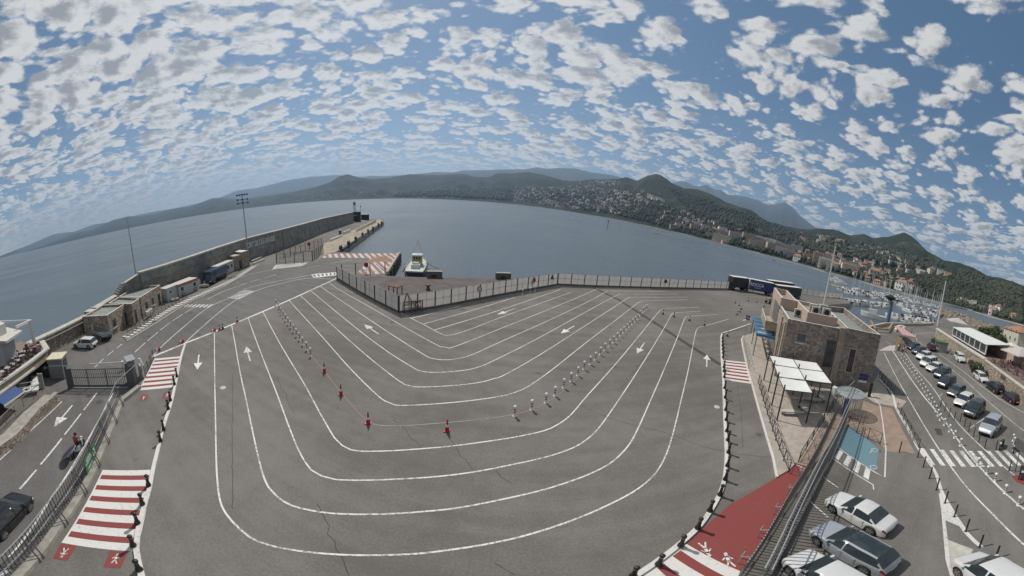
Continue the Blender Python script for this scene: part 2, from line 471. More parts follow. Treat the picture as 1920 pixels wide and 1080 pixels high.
gpoly += [Vector((141.4, 67, 0)), Vector((150, 63, 0)), Vector((136, 56, 0)), Vector((86, 53, 0)), Vector((78, 28, 0)), Vector((103, 26, 0)), Vector((140, 14.5, 0)),
          Vector((200, 14, 0)), Vector((268, 16, 0)), Vector((330, 12, 0)), Vector((269, -6, 0)), Vector((246, -17, 0)), Vector((210, -30, 0)), Vector((175, -40, 0)), Vector((175, -120, 0)), Vector((-20, -120, 0))]
mb = MB()
mb.prism([(p.x, p.y) for p in gpoly], SEA - 3.0, 0.0, M_CONC, mtop=M_ASPH)
ground = mb.build('ground', kind='structure')

# ---- road sheets of other asphalt tones
mb = MB()
mb.sheet([Vector(p) for p in [(-46.5, 3, 0), (-44, -1, 0)]] and GL([(133, 655), (205, 636), (236, 641), (347, 572), (419, 539.5), (446, 523), (487, 497), (515, 494), (510, 506), (583, 497), (606, 484), (640, 487), (632, 522), (347, 643), (290, 668), (255, 735), (118, 752), (88, 705), (100, 690)]), 0.004, M_ASPH2)
mb.sheet(GL([(118, 752), (232, 750), (160, 917), (42, 1077)]) + [Vector((-9, -14, 0)), Vector((-24, -20, 0)), G(0, 862)], 0.0045, M_ASPH2)
mb.build('road', kind='structure')
mb = MB()
mb.sheet(GL([(707.5, 518), (799, 520), (860, 520.8), (957, 523), (1000, 528), (975, 546), (885, 561), (822, 573), (750, 583), (700, 556), (668, 534), (668, 519)]), 0.004, mat('dark_quay_deck', (0.085, 0.070, 0.063), 0.9, 0.2, 0.4, bump=0.2))
mb.build('quay_apron', kind='structure')
mb = MB()
mb.prism([(p.x, p.y) for p in GL([(608, 456.5), (642, 441.5), (695, 416), (713, 410.5), (719, 415.3), (684.5, 437.8), (649.6, 459.8), (629.6, 472.4), (598, 484)])], -1.2, 0.05, mat('dark_jetty_side', (.03, .03, .028), .9, .3, 1), mtop=mat('tan_jetty_deck', (0.27, 0.225, 0.165), 0.9, 0.22, 0.25, bump=0.2))
mb.build('jetty', kind='structure')

# ---- ferry ramp with red and white hatching
mb = MB()
rp = GL([(597, 484), (606.7, 476), (747.5, 475.2), (723.7, 513.5), (668.7, 513.5), (694, 484), (620, 483)])
m, k, b = principled('hatched_ramp_paint')
tcn = k.n('ShaderNodeTexCoord')
sp = k.n('ShaderNodeSeparateXYZ', i_0=tcn.outputs['Object'])
st = k.m('FRACT', k.m('MULTIPLY', k.m('ADD', k.m('MULTIPLY', sp.outputs[0], 0.50), k.m('MULTIPLY', sp.outputs[1], 0.42)), 0.85))
stripe = k.rng(st, 0.48, 0.52)
nz = k.n('ShaderNodeTexNoise', i_Vector=tcn.outputs['Object'], i_Scale=1.2, i_Detail=8.0, i_Roughness=0.7)
lg = k.n('ShaderNodeTexNoise', i_Vector=tcn.outputs['Object'], i_Scale=0.12, i_Detail=2.0)
colr = k.mix(stripe, (0.21, 0.125, 0.115), (0.50, 0.44, 0.42))
rust = k.m('MULTIPLY', k.rng(k.m('ADD', nz.outputs['Fac'], k.m('MULTIPLY', k.m('SUBTRACT', lg.outputs['Fac'], 0.5), 1.0)), 0.50, 0.62), k.rng(sp.outputs[0], -44, -36))
k.nt.links.new(k.mix(rust, colr, (0.23, 0.115, 0.06)), b.inputs['Base Color'])
b.inputs['Roughness'].default_value = 0.85
M_HATCH = m
mb.sheet(rp, 0.012, M_HATCH)
qd = GL([(583, 514.5), (632, 510), (632, 516), (588, 521)]); mb.sheet(qd, 0.010, M_WHITE)
for i in range(6):
    a_, b_ = (i + .35) / 6.2, (i + .8) / 6.2
    P4 = [qd[0].lerp(qd[1], a_), qd[0].lerp(qd[1], b_), qd[3].lerp(qd[2], b_), qd[3].lerp(qd[2], a_)]; P4 = [P4[0].lerp(P4[3], .2), P4[1].lerp(P4[2], .2), P4[1].lerp(P4[2], .8), P4[0].lerp(P4[3], .8)]
    mb.sheet(P4, 0.016, M_ASPH)
mb.build('ramp_markings', kind='structure')

# ---- pavements
mb = MB()
pav = GL([(1390.5, 636.5), (1394.7, 631), (1420, 622), (1446, 600), (1475, 600), (1500, 660), (1590, 740), (1640, 700), (1660, 735), (1715, 850), (1560, 800), (1521, 877), (1492.5, 868.7), (1480, 882), (1456, 895.6), (1449, 858), (1429, 791), (1409, 718), (1393.4, 654.7)])
mb.prism([(p.x, p.y) for p in pav[:6] + GL([(1590, 745), (1521, 875), (1492.5, 868.7), (1480, 882)]) + pav[-5:]], 0.0, 0.10, M_CONCL, mtop=M_PAVE)
mb.build('pavement', kind='structure')
mb = MB()
M_TAN = mat('tan_resin_path', (0.265, 0.195, 0.15), 0.9, 0.10, 1.0)
mb.sheet(GL([(1492.5, 868.7), (1570, 760), (1590, 756), (1600, 775), (1521, 877)], 0.104), 0.104, M_TAN)
mb.sheet(GL([(1590, 760), (1612, 748), (1640, 760), (1672, 765), (1716, 850), (1663, 846), (1650, 832), (1575, 795)]), 0.006, M_TAN)
mb.sheet(GL([(1620, 742), (1648, 700), (1668, 742), (1700, 752), (1690, 765), (1640, 755)]), 0.009, M_PAVE)
mb.build('path', kind='structure')
mb = MB()
lp = GL([(233, 634), (290, 590), (350, 560), (400, 536), (440, 514), (487, 492), (497, 488), (487, 495.6), (446, 522), (419.6, 538.5), (347.7, 571), (237.5, 640.5)])
mb.prism([(p.x, p.y) for p in lp], 0.0, 0.12, M_CONCL, mtop=mat('dark_pavement', (0.15, 0.135, 0.12), .9, .1, 1))
mb.build('pavement', kind='structure')

# ---- road markings (white)
mw = MB()
Z1 = 0.010
LANES = [
 [(402, 623), (402.5, 700), (404, 780), (405.5, 863), (408, 905), (412.5, 938), (423.6, 963), (453, 995), (483, 1015), (525, 1027), (567, 1034), (639, 1040), (711, 1041), (797, 1037), (836, 1032), (897, 1023), (960, 1010.5), (1044, 986), (1136, 949), (1197, 916), (1230, 886), (1249, 852), (1262, 812), (1276, 755), (1289, 700), (1298, 655), (1303.5, 627), (1307, 617), (1314, 612.5), (1324, 610.6), (1368, 597.6)],
 [(434.4, 610), (440, 640), (450, 697), (462, 752), (480.5, 840), (491.7, 885.5), (503, 913), (519.4, 931), (547, 948), (603, 960.5), (650, 964), (714, 964), (797, 959), (844, 954.4), (905, 944), (960, 932.5), (1044, 911), (1113, 885.5), (1149, 865), (1177, 837), (1194, 808), (1220, 750), (1242, 700), (1269.5, 634), (1282.5, 600), (1286, 595.7), (1292.5, 593), (1347, 589.5)],
 [(465, 596), (481, 640), (515, 727.5), (540, 795), (558, 840), (572, 866), (583, 881), (603, 892.5), (630.5, 899.5), (660, 900.5), (733, 899), (797, 895.5), (897, 883.6), (960.5, 871.2), (1044, 851), (1085.5, 834), (1113, 813), (1130, 793), (1160, 750), (1193, 700), (1243.5, 618), (1259, 590), (1262.5, 587), (1268, 586.3), (1312, 583.5)],
 [(492.6, 583.5), (522.5, 640), (567.5, 715), (603, 780), (628, 822), (642, 835.5), (658, 843.5), (675, 846), (728, 845.5), (797, 841), (897, 830), (960.5, 820.5), (1019, 808), (1044, 797), (1070, 778), (1105, 737.5), (1165, 670), (1219, 604), (1237, 583), (1242, 580), (1252.6, 578.4), (1310, 576)],
 [(541.8, 563), (600, 627), (652, 686), (704, 738), (722, 752), (740.6, 759.5), (766.7, 760), (834, 756), (907, 748), (938.5, 743), (965, 736), (1006, 714.5), (1100, 641.6), (1160, 596), (1195, 568.7), (1202.5, 565.5), (1212, 564), (1290, 562)],
 [(562.6, 553.5), (600, 588), (678, 658.5), (746, 713), (759, 721), (777, 725.4), (834, 724), (894, 718), (925.5, 710), (962, 694.5), (1100, 609), (1176, 559.7), (1181, 558), (1190, 557.4), (1290, 557)],
 [(581.8, 544.7), (600, 559.5), (704, 643), (769, 686), (787.5, 695.5), (813.5, 698.3), (860, 695.5), (899.5, 687.5), (960, 659.5), (1100, 584), (1158.7, 552.8), (1172, 551.5), (1270, 551.5)],
 [(599.7, 536), (605, 540), (678, 589.5), (787.5, 660.6), (808, 671.3), (829, 674.8), (855, 673), (886.5, 664.5), (960, 631.5), (1100, 567), (1137.5, 547), (1146, 545.6), (1250, 546.2)],
 [(616.7, 529), (631, 540), (704, 581.7), (813.5, 644), (826.6, 650), (839.6, 651.7), (855, 649), (960, 607.7), (1100, 550.6), (1119.5, 542), (1130, 540.6), (1220, 542)],
 [(749.7, 586), (792.7, 607.7), (824, 624.6), (837, 629), (850, 627.7), (886.5, 615.5), (960, 587.5), (1071, 548)],
]
for L in LANES: mw.ribbon(spline(GL(L), 0.5), 0.105, Z1, M_WHITE)
for a, b_ in (((815, 618.6), (1050.5, 543)), ((792.7, 607.7), (964.6, 558)), ((772, 596.8), (863, 574))): mw.ribbon(GL([a, b_]), 0.125, Z1 + 0.002, M_WHITE)
mw.ribbon(GL([(285.4, 669), (347.7, 643.4), (402.8, 621.8), (465, 596), (541.8, 563), (632, 521.5)]), 0.38, Z1 + 0.004, M_WHITE)
mw.ribbon(GL([(1393, 601), (1408, 597)]), 0.2, Z1, M_WHITE)
# road edge and centre lines by the sea wall
mw.ribbon(spline(GL([(287.8, 666), (319, 635), (378.8, 584.7), (407.6, 568), (434, 557), (462.7, 541), (515, 528.4), (573, 517.5), (600, 511.5)]), 0.6), 0.13, Z1, M_WHITE)
mw.ribbon(spline(GL([(347.7, 642), (378.8, 613.4), (419.6, 578.7), (446, 560.7), (477, 546.4), (515, 534.4), (573, 522.4), (628, 523.6)]), 0.6), 0.13, Z1, M_WHITE)
mw.ribbon(spline(GL([(440, 526), (460, 516.5), (502, 507.5), (540, 499)]), 0.6), 0.13, Z1, M_WHITE)
for a, b_ in (((252.6, 660.6), (273, 642)), ((276.8, 639), (296.5, 622.5)), ((300.5, 619), (319.5, 604.5)), ((323.3, 602), (343, 589)), ((346.5, 586.6), (366.9, 575)), ((388.4, 561), (419.6, 546)), ((419.6, 546), (462.7, 531)), ((468, 529), (489, 523)), ((496, 521), (517, 515)), ((576.5, 502), (599.4, 498)), ((620, 494), (660, 487)),
              ((177.6, 689), (193.7, 673)), ((201.7, 666.4), (212.6, 657.8)), ((219, 652.6), (229, 645)), ((252.5, 661), (252.7, 660.8))):
    mw.ribbon(GL([a, b_]), 0.13, Z1, M_WHITE)
mw.ribbon(spline(GL([(180, 767), (165, 790), (150, 812)]), .5), 0.0, Z1, M_WHITE)
# road behind the left fence: centre dashes, edges, arrow
for a, b_ in (((181.5, 737), (157, 769)), ((152.5, 775), (121, 815)), ((116, 822), (76, 871)), ((68, 881), (37, 917)), ((24, 932), (-10, 968)), ((17, 1068), (-4, 1084))): mw.ribbon(GL([a, b_]), 0.15, Z1, M_WHITE)
mw.ribbon(GL([(116.5, 752.5), (60, 805), (0, 862), (-20, 880)]), 0.13, Z1, M_WHITE)
mw.ribbon(GL([(212, 737), (183, 792), (150, 850), (95, 935), (17, 1045)]), 0.12, Z1, M_WHITE)
def arrow(tip, tail, mm, w=0.17, hw=0.52, frac=0.42, z=Z1 + .002):
    a = G(*tip); b_ = G(*tail); d = a - b_; L = d.length; d.normalize(); q = Vector((-d.y, d.x, 0))
    nb = b_ + d * L * (1 - frac)
    mw.add([(v.x, v.y, z) for v in (b_ - q * w / 2, nb - q * w / 2, nb + q * w / 2, b_ + q * w / 2)], [(0, 1, 2, 3)], mm)
    mw.add([(v.x, v.y, z) for v in (nb - q * hw, a, nb + q * hw)], [(0, 1, 2)], mm)
arrow((370, 693), (373, 665), M_WHITE); arrow((462, 650), (469, 677), M_WHITE)
arrow((101, 801), (135.5, 760), M_WHITE, hw=.6); arrow((683, 608), (710, 626.5), M_WHITE)
arrow((932, 590), (965, 579), M_WHITE); arrow((1051.5, 625.5), (1077, 611), M_WHITE)
arrow((1194, 663), (1208.5, 642.5), M_WHITE); arrow((1325.5, 665), (1325, 688), M_WHITE)
# crossings near the sea wall
def lerp(a, b_, t): return a + (b_ - a) * t
def bars(mbx, q, n, mm, duty=0.5, z=Z1, lead=0.0):
    """n bars across quad q (a,b = one side, d,c = other side)"""
    a, b_, c, d = q
    for i in range(n):
        t0 = (i + lead) / n; t1 = t0 + duty / n
        mbx.sheet([lerp(a, b_, t0), lerp(a, b_, t1), lerp(d, c, t1), lerp(d, c, t0)], z, mm)
bars(mw, GL([(347, 574.5), (402, 572), (394, 577), (341, 580)])[0:1] + GL([(398, 571.5), (390, 577.5), (345, 574)]), 0, M_WHITE)
q = GL([(352, 571), (404, 570.5), (395, 576.5), (344, 575.5)]); bars(mw, [q[0], q[1], q[2], q[3]], 7, M_WHITE)
q = GL([(459, 544), (424.5, 559.5), (447, 562), (478, 546.5)]); bars(mw, q, 7, M_WHITE, 0.5)
# striped ladder path on the left pavement
P = spline(GL([(232, 634), (270, 611), (310, 585), (350, 564), (385, 548), (420, 532), (446, 519), (480, 497)], 0.12), 0.5)
Lp = plen(P); s_ = 0.4
while s_ < Lp - 1:
    p, d = walk(P, s_); q = Vector((-d.y, d.x, 0))
    e = p + d * 0.42
    mw.add([(v.x, v.y, 0.126) for v in (p - q * .72, e - q * .72, e + q * .72, p + q * .72)], [(0, 1, 2, 3)], M_KERBW)
    s_ += 0.92
# hatch near the far compound
q = GL([(516, 497), (578, 492), (566, 499), (510, 506)]); bars(mw, [q[0], q[3], q[2], q[1]], 4, M_WHITE, 0.55)
mw.ribbon(GL([(510, 506), (520, 497)]), 0.2, Z1 + .003, M_WHITE)
# right-hand roads
KR = [(1657.5, 661), (1680, 706), (1710, 759), (1740, 810), (1802.5, 901), (1862, 965), (1930, 1030)]
mw.ribbon(spline(GL(KR), 1.0), 0.14, Z1, M_WHITE)
mw.ribbon(GL([(1660, 640), (1672, 646)]), 0.13, Z1, M_WHITE)
mw.ribbon(spline(GL([(1672, 655), (1683, 672), (1705, 706), (1728, 738), (1765, 782), (1785, 808)]), 1.0), 0.22, Z1, M_WHITE)
mw.ribbon(spline(GL([(1783, 805), (1802, 833), (1850, 890), (1920, 955)]), 1.0), 0.2, Z1 + .003, M_WHITE)
mw.ribbon(spline(GL([(1697, 662), (1718, 692), (1745, 722), (1777, 768), (1800, 798), (1845, 842), (1920, 905)]), 1.0), 0.15, Z1, M_WHITE)
mw.ribbon(spline(GL([(1722, 640), (1760, 674), (1800, 705), (1850, 750), (1920, 808)]), 1.0), 0.12, Z1, M_WHITE)
mw.ribbon(spline(GL([(1756, 660), (1800, 692), (1850, 731), (1885, 755), (1925, 776)]), 1.0), 0.14, Z1, M_WHITE)
mw.ribbon(spline(GL([(1700, 620), (1694, 614), (1706, 608), (1757, 610)]), 1.0), 0.2, Z1, M_WHITE)
mw.ribbon(spline(GL([(1720, 640), (1716, 628), (1724, 625), (1752, 624)]), 1.0), 0.15, Z1, M_WHITE)
# zebra by the taxi rank
A0, A1, B0, B1 = G(1724, 840), G(1750, 871), G(1912, 846), G(1935, 872)
for i in range(11):
    t0 = i / 10.6
    x0 = lerp(G(1724, 840), G(1905, 843.5), t0 * 1.0); x1 = lerp(G(1744, 871), G(1934, 871.5), t0 * 1.0)
    d = (B0 - A0).normalized() * 0.46
    mw.sheet([x0, x0 + d, x1 + d, x1], Z1 + .006, M_WHITE)
# white kerb strips with chicanes at the car park
mw.ribbon(spline(GL([(1706, 808), (1720, 838), (1751, 880), (1765, 920), (1781, 950), (1811, 998), (1842, 1027)]), .8), 0.28, Z1, M_KERBW)
mw.sheet(GL([(1762, 925), (1768, 924), (1812, 992), (1773, 976)]), Z1 + .003, M_KERBW)
mw.ribbon(GL([(1763, 925), (1768, 960), (1773, 1010), (1777, 1050), (1786, 1080)]), 0.22, Z1 + .002, M_KERBW)
mw.sheet(GL([(1775, 1011), (1825, 1030), (1810, 1060), (1787, 1075)]), Z1, M_CONCL)
# parking bay: blue bay and its lines
M_BLUE = paint('blue_bay_paint', (0.125, 0.225, 0.265), 0.7, under=(0.17, 0.2, 0.2))
mw.sheet(GL([(1577, 800), (1600, 802), (1648, 842), (1641, 886), (1567, 836)]), Z1, M_BLUE)
mw.ribbon(GL([(1567, 836), (1641, 886)]), 0.1, Z1 + .004, M_WHITE)
mw.ribbon(GL([(1558, 857), (1637, 909), (1638, 918)]), 0.09, Z1 + .002, M_WHITE)
mw.ribbon(GL([(1641, 886), (1659, 895), (1661, 843), (1655, 790), (1650, 760), (1632, 738)]), 0.13, Z1 + .004, M_KERBW)
mw.ribbon(GL([(1544, 895), (1571, 914)]), 0.09, Z1, M_WHITE)
mw.ribbon(GL([(1519, 940), (1553, 970)]), 0.09, Z1, M_WHITE)
q = GL([(1572, 842), (1640, 884), (1637, 905), (1562, 856)]); bars(mw, q, 4, M_WHITE, 0.5, Z1 + .001, lead=0.1)
for cxp, cyp in ((1640, 844), (1638, 876)):         # little wheelchair pictograms: ring and stroke
    c = G(cxp, cyp)
    mw.ribbon([c + Vector((cos(t * pi / 5), sin(t * pi / 5), 0)) * 0.28 for t in range(11)], 0.07, Z1 + .004, M_WHITE)
    mw.ribbon([c + Vector((-.75, .25, 0)), c + Vector((-.2, .1, 0))], 0.08, Z1 + .004, M_WHITE)
# parking bay lines of the taxi rank
for a, b_ in (((1818, 803), (1846, 784)), ((1826, 797), (1830, 795)), ((1762, 742), (1768, 738))): mw.ribbon(GL([a, b_]), 0.1, Z1, M_WHITE)
mw.build('road_markings', kind='structure')

# ---- kerbs
mk = MB()
KER_R = spline(GL([(1407, 608), (1366.8, 621.6), (1356.4, 625), (1352.5, 630), (1352, 645), (1353, 673), (1356, 711), (1357, 742), (1359, 791), (1361, 830), (1362, 855), (1360.5, 880), (1357, 902.5), (1349, 928), (1334, 955), (1313, 985), (1286, 1011), (1253, 1038), (1203, 1073), (1180, 1088)]), 0.6)
mk.wall(KER_R, 0.26, 0.0, 0.11, M_KERBW)
KER_L = spline(GL([(347.5, 646), (340, 669), (329, 722), (321, 757), (311, 787.5), (304, 812), (288, 878), (281, 915), (269, 957), (258.5, 1000), (256, 1030), (264, 1072), (268, 1090)]), 0.6)
mk.wall(KER_L, 0.26, 0.0, 0.11, M_KERBW)
mk.wall(GL([(237.5, 641), (347.7, 571.5), (419.6, 539), (446, 522.5), (487, 496)]), 0.16, 0.0, 0.14, M_CONCL)
mk.wall(GL([(1394.7, 630.5), (1390, 636.5), (1393, 654.7), (1403, 699), (1409, 718), (1429, 791), (1449, 858), (1456.5, 896)]), 0.18, 0.0, 0.125, M_KERBW)
mk.wall(spline(GL([(1648, 712), (1672, 738), (1680, 765), (1700, 800), (1708, 815)]), 1), 0.3, 0.0, 0.13, M_KERBW)
mk.build('kerb', kind='structure')

# ---- red painted walkways
mr = MB()
def redwhite(quad, n, redm, duty=0.42, base=True):
    a, b_, c, d = quad
    if base: mr.sheet(quad, 0.008, M_CROSSW)
    for i in range(n):
        t0 = (i + 0.52) / (n + 0.45); t1 = t0 + duty / (n + 0.45)
        aa, dd = lerp(a, d, t0), lerp(a, d, t1); bb, cc = lerp(b_, c, t0), lerp(b_, c, t1)
        mr.sheet([lerp(aa, bb, .03), lerp(aa, bb, .955), lerp(dd, cc, .955), lerp(dd, cc, .03)], 0.013, redm)
redwhite(GL([(192.5, 881), (288, 880.5), (256.5, 1034), (115, 1017.5)]), 6, M_RED)
redwhite(GL([(290, 672.5), (340, 668), (325, 726), (260, 732)]), 7, M_RED)
redwhite(GL([(1354, 674.5), (1399, 679.5), (1408.5, 719.5), (1357.5, 712)]), 6, M_RED)
redwhite(GL([(1668, 648), (1681, 648), (1680.5, 657), (1648, 657)]), 4, M_PINK)
def walker(c, up, sc, mm, z=0.018):
    """standing-figure pictogram painted on the ground"""
    u = up.normalized(); r = Vector((u.y, -u.x, 0))
    def P2(x, y): v = c + r * x * sc + u * y * sc; v.z = 0; return v
    mr.sheet([P2(cos(t * pi / 4) * .11, .62 + sin(t * pi / 4) * .11) for t in range(8)], z, mm)
    for a, b_, w in (((0, .5), (0, .05), .2), ((0, .05), (-.2, -.5), .1), ((0, .05), (.22, -.5), .1), ((0, .42), (-.3, .1), .08), ((0, .42), (.28, .15), .08)):
        mr.ribbon([P2(*a), P2(*b_)], w * sc, z, mm)
for q, flip in ((((113.7, 1019), (144, 1023), (126, 1052), (99, 1047)), -1), (((206.5, 1033), (240, 1035), (226, 1066), (193.5, 1063)), 1), (((265, 741), (277.5, 740), (275, 750), (261, 751)), -1), (((307, 736.5), (322, 735.5), (321, 747), (304, 747)), 1)):
    qq = GL(q); mr.sheet(qq, 0.012, M_RED)
    up = (lerp(qq[0], qq[1], .5) - lerp(qq[3], qq[2], .5)) * flip
    walker(sum(qq, Vector()) / 4, up, up.length * .5, M_WHITE)
mr.sheet(GL([(1455, 896), (1480, 882), (1492.5, 868.7), (1521, 877.5), (1475, 950), (1440, 1007), (1388, 1071), (1287.5, 1020), (1330, 980), (1370, 945), (1410, 922.5)]), 0.012, M_RED)
mr.sheet(GL([(1281, 1022), (1287.5, 1020), (1388, 1071), (1380, 1090), (1210, 1100), (1205, 1075), (1255, 1038)]), 0.009, M_CROSSW)
mr.sheet(GL([(1276, 1032), (1368, 1085), (1352, 1096), (1261, 1043)]), 0.014, M_RED)
mr.sheet(GL([(1244, 1056), (1305, 1100), (1285, 1110), (1233, 1066)]), 0.014, M_RED)
walker(G(1322, 1028), Vector((-.3, -1, 0)), .8, M_WHITE); walker(G(1366, 1052), Vector((.5, 1, 0)), .8, M_WHITE); walker(G(1500, 874), Vector((0, -1, 0)), .6, M_WHITE)
mr.ribbon(spline(GL([(520, 575), (583, 665), (608, 695), (640, 737), (688, 790)]), .6), 0.07, 0.011, M_PINK)
mr.ribbon(spline(GL([(688, 790), (699, 795), (714.6, 798), (761, 798), (834, 792.6), (960, 778)]), .6), 0.07, 0.011, M_THINW)
mr.ribbon(spline(GL([(960, 778), (995, 769), (1027, 753.5), (1060, 730), (1100, 693), (1150, 640), (1205, 585)]), .6), 0.07, 0.011, M_PINK)
mr.build('red_markings', kind='structure')

# ---- cracks, joints, patches and one dark diagonal strip on the asphalt
mc = MB()
M_CRACK = mat('crack', (0.035, 0.032, 0.03), 0.95, 0.2)
def crack(pts, w=0.03, jit=0.12, seed=0):
    rnd = random.Random(seed); P = spline(GL(pts), 0.35)
    for p in P[1:-1]: p += Vector((rnd.uniform(-jit, jit), rnd.uniform(-jit, jit), 0))
    mc.ribbon(P, w, 0.006, M_CRACK)
crack([(594, 945), (606, 965), (620, 1000), (637, 1040), (655, 1078)], .03, seed=1)
crack([(732, 780), (755, 800), (772, 822), (790, 842)], .03, seed=2)
crack([(838, 815), (856, 838), (870, 862), (886, 880)], .03, seed=3)
crack([(930, 882), (942, 893), (958, 905)], .035, seed=4)
crack([(436, 700), (435.5, 800), (436, 900), (436, 955)], .03, 0.03, seed=5)
crack([(1088, 760), (1146, 785), (1200, 800), (1256, 814), (1330, 840), (1445, 858)], .03, 0.04, seed=6)
crack([(520, 705), (535, 740), (552, 775)], .03, seed=7)
crack([(780, 640), (806, 665), (834, 690), (855, 712)], .03, seed=8)
crack([(927, 1055), (945, 1065), (965, 1078)], .03, seed=9)
crack([(1377, 690), (1388, 760), (1393, 840)], .03, 0.03, seed=10)
crack([(1230, 640), (1200, 680), (1165, 730)], .03, seed=11)
mc.ribbon(GL([(1113, 539), (1160, 562), (1240, 613), (1352, 684)]), 0.8, 0.0055, M_DARKASPH)  # broad diagonal strip across the lanes, drawn in a darker tone
mc.sheet(GL([(529, 615), (544, 614), (546, 628), (531, 628)]), 0.0055, mat('patch', (0.12, 0.09, 0.08), 0.9))
mc.sheet(GL([(1752, 803), (1764, 804), (1768, 817), (1757, 815)]), 0.0055, M_DARKASPH)
mc.sheet(GL([(165, 740), (173, 740), (169, 745), (160, 745)]), 0.012, M_DARKASPH)
for x_, y_ in ((1344, 763), (418, 727)): 
    c = G(x_, y_); mc.sheet([c + Vector((cos(t * pi / 6), sin(t * pi / 6), 0)) * .3 for t in range(12)], 0.007, M_CONCL)
mc.build('asphalt_cracks', kind='structure')
# ================================================================== LAND AND HILLS
def azel(x, y):
    r = RAY(x, y); return atan2(r.x, r.y), r.z / hypot(r.x, r.y)
def curve(pts):
    """skyline pixels -> function azimuth -> tan(elevation)"""
    a = sorted(azel(*p) for p in pts)
    def f(az):
        if az <= a[0][0]: return a[0][1]
        for (a0, e0), (a1, e1) in zip(a, a[1:]):
            if az <= a1: return e0 + (e1 - e0) * (az - a0) / max(1e-9, a1 - a0)
        return a[-1][1]
    return f, a[0][0], a[-1][0]
def table(pts):
    a = sorted(pts)
    def f(v):
        if v <= a[0][0]: return a[0][1]
        for (x0, y0), (x1, y1) in zip(a, a[1:]):
            if v <= x1:
                t = (v - x0) / (x1 - x0); t = t * t * (3 - 2 * t); return y0 + (y1 - y0) * t
        return a[-1][1]
    return f
SKY_A = [(-60, 500), (0, 480), (50, 461), (100, 439), (140, 434), (175, 421), (207, 416), (262, 402), (330, 390), (400, 375), (445, 357), (480, 353), (510, 345), (540, 337.5), (585, 331), (632, 328), (690, 332)]
SKY_C = [(640, 335), (675, 332), (697, 329), (717, 330), (760, 328), (792, 325), (815, 322), (850, 323), (870, 319), (925, 319), (960, 317), (982, 317), (1005, 313), (1025, 316), (1050, 314), (1080, 315), (1110, 324), (1140, 327), (1175, 335)]
SKY_D = [(1225, 352), (1265, 341), (1276, 338), (1287, 340), (1302, 348), (1314, 348), (1325, 346), (1340, 355), (1352, 356), (1365, 364), (1395, 367), (1422, 375), (1440, 382), (1455, 382), (1472, 380), (1481, 385), (1490, 392), (1498, 401), (1507, 409), (1527, 424), (1540, 434)]
SKY_B = [(-60, 512), (0, 490), (60, 468), (95, 456), (140, 437.5), (175, 430), (212, 412), (240, 405), (262, 406), (295, 401), (322, 392), (357, 387), (380, 377), (397, 371), (420, 371), (457, 374), (480, 370), (515, 364), (547, 360), (587, 351), (620, 341), (635, 331), (650, 326), (672, 332), (697, 335), (730, 332), (767, 326), (795, 327), (830, 327), (870, 325), (892, 331), (915, 332), (937, 325), (960, 324), (992, 321), (1022, 327), (1055, 337), (1090, 338), (1120, 337), (1157, 336), (1175, 329), (1195, 335), (1215, 326), (1231, 322), (1242, 326), (1260, 340), (1282, 351), (1310, 354), (1332, 362), (1360, 377), (1385, 385), (1407, 392), (1430, 407), (1440, 414), (1472, 424), (1515, 429), (1540, 426), (1570, 430), (1595, 440), (1620, 437), (1637, 446), (1665, 444), (1680, 440), (1695, 435), (1703, 437), (1710, 442), (1725, 455), (1740, 470), (1770, 486), (1800, 490), (1825, 502), (1850, 517), (1875, 519), (1900, 525), (1925, 537), (1960, 556)]
AZ = lambda x, y=450: azel(x, y)[0]
def ridge(name, sky, Dr, base, Db, mm, ncol, nrow=10, rough=0.03, back=0.5, ybase=None, powr=1.25):
    """land from a foot at distance Db(az) up to the skyline at distance Dr(az), and down again behind"""
    f, a0, a1 = curve(sky)
    vs = []; rows = nrow + 5
    for i in range(ncol + 1):
        az = a0 + (a1 - a0) * i / ncol
        e = f(az); D1 = Dr(az); D0 = Db(az)
        z0 = base(az) if callable(base) else base
        z1 = H + D1 * e
        for j in range(rows):
            t = j / nrow
            if t <= 1:
                D = D0 + (D1 - D0) * t
                z = z0 + (z1 - z0) * (t ** powr)
                w_ = max(t * (1 - t) * 4, .22 if t > .75 else 0)
                P_ = Vector((sin(az) * D, cos(az) * D, 0))
                q = noise.fractal(P_ / (D1 * 0.10) , 1.0, 2.1, 5)
                q2 = noise.ridged_multi_fractal(P_ / (D1 * 0.16), 0.9, 2.0, 4, 0.8, 2.0) - 1.0
                z += (z1 - z0) * w_ * (rough * q * 2.2 + rough * q2 * 1.3)
                z = max(z, z0 * (1 - t) + min(z, 0) * t) if t > 0 else z0
            else:
                D = D1 * (1 + (t - 1) * 0.9); z = z1 - (z1 - z0) * back * (t - 1) * 2.2
            vs.append((sin(az) * D, cos(az) * D, z))
    fs = [(i * rows + j, (i + 1) * rows + j, (i + 1) * rows + j + 1, i * rows + j + 1) for i in range(ncol) for j in range(rows - 1)]
    mb = MB(); mb.add(vs, fs, mm)
    o = mb.build(name, smooth=True, kind='structure')
    return o
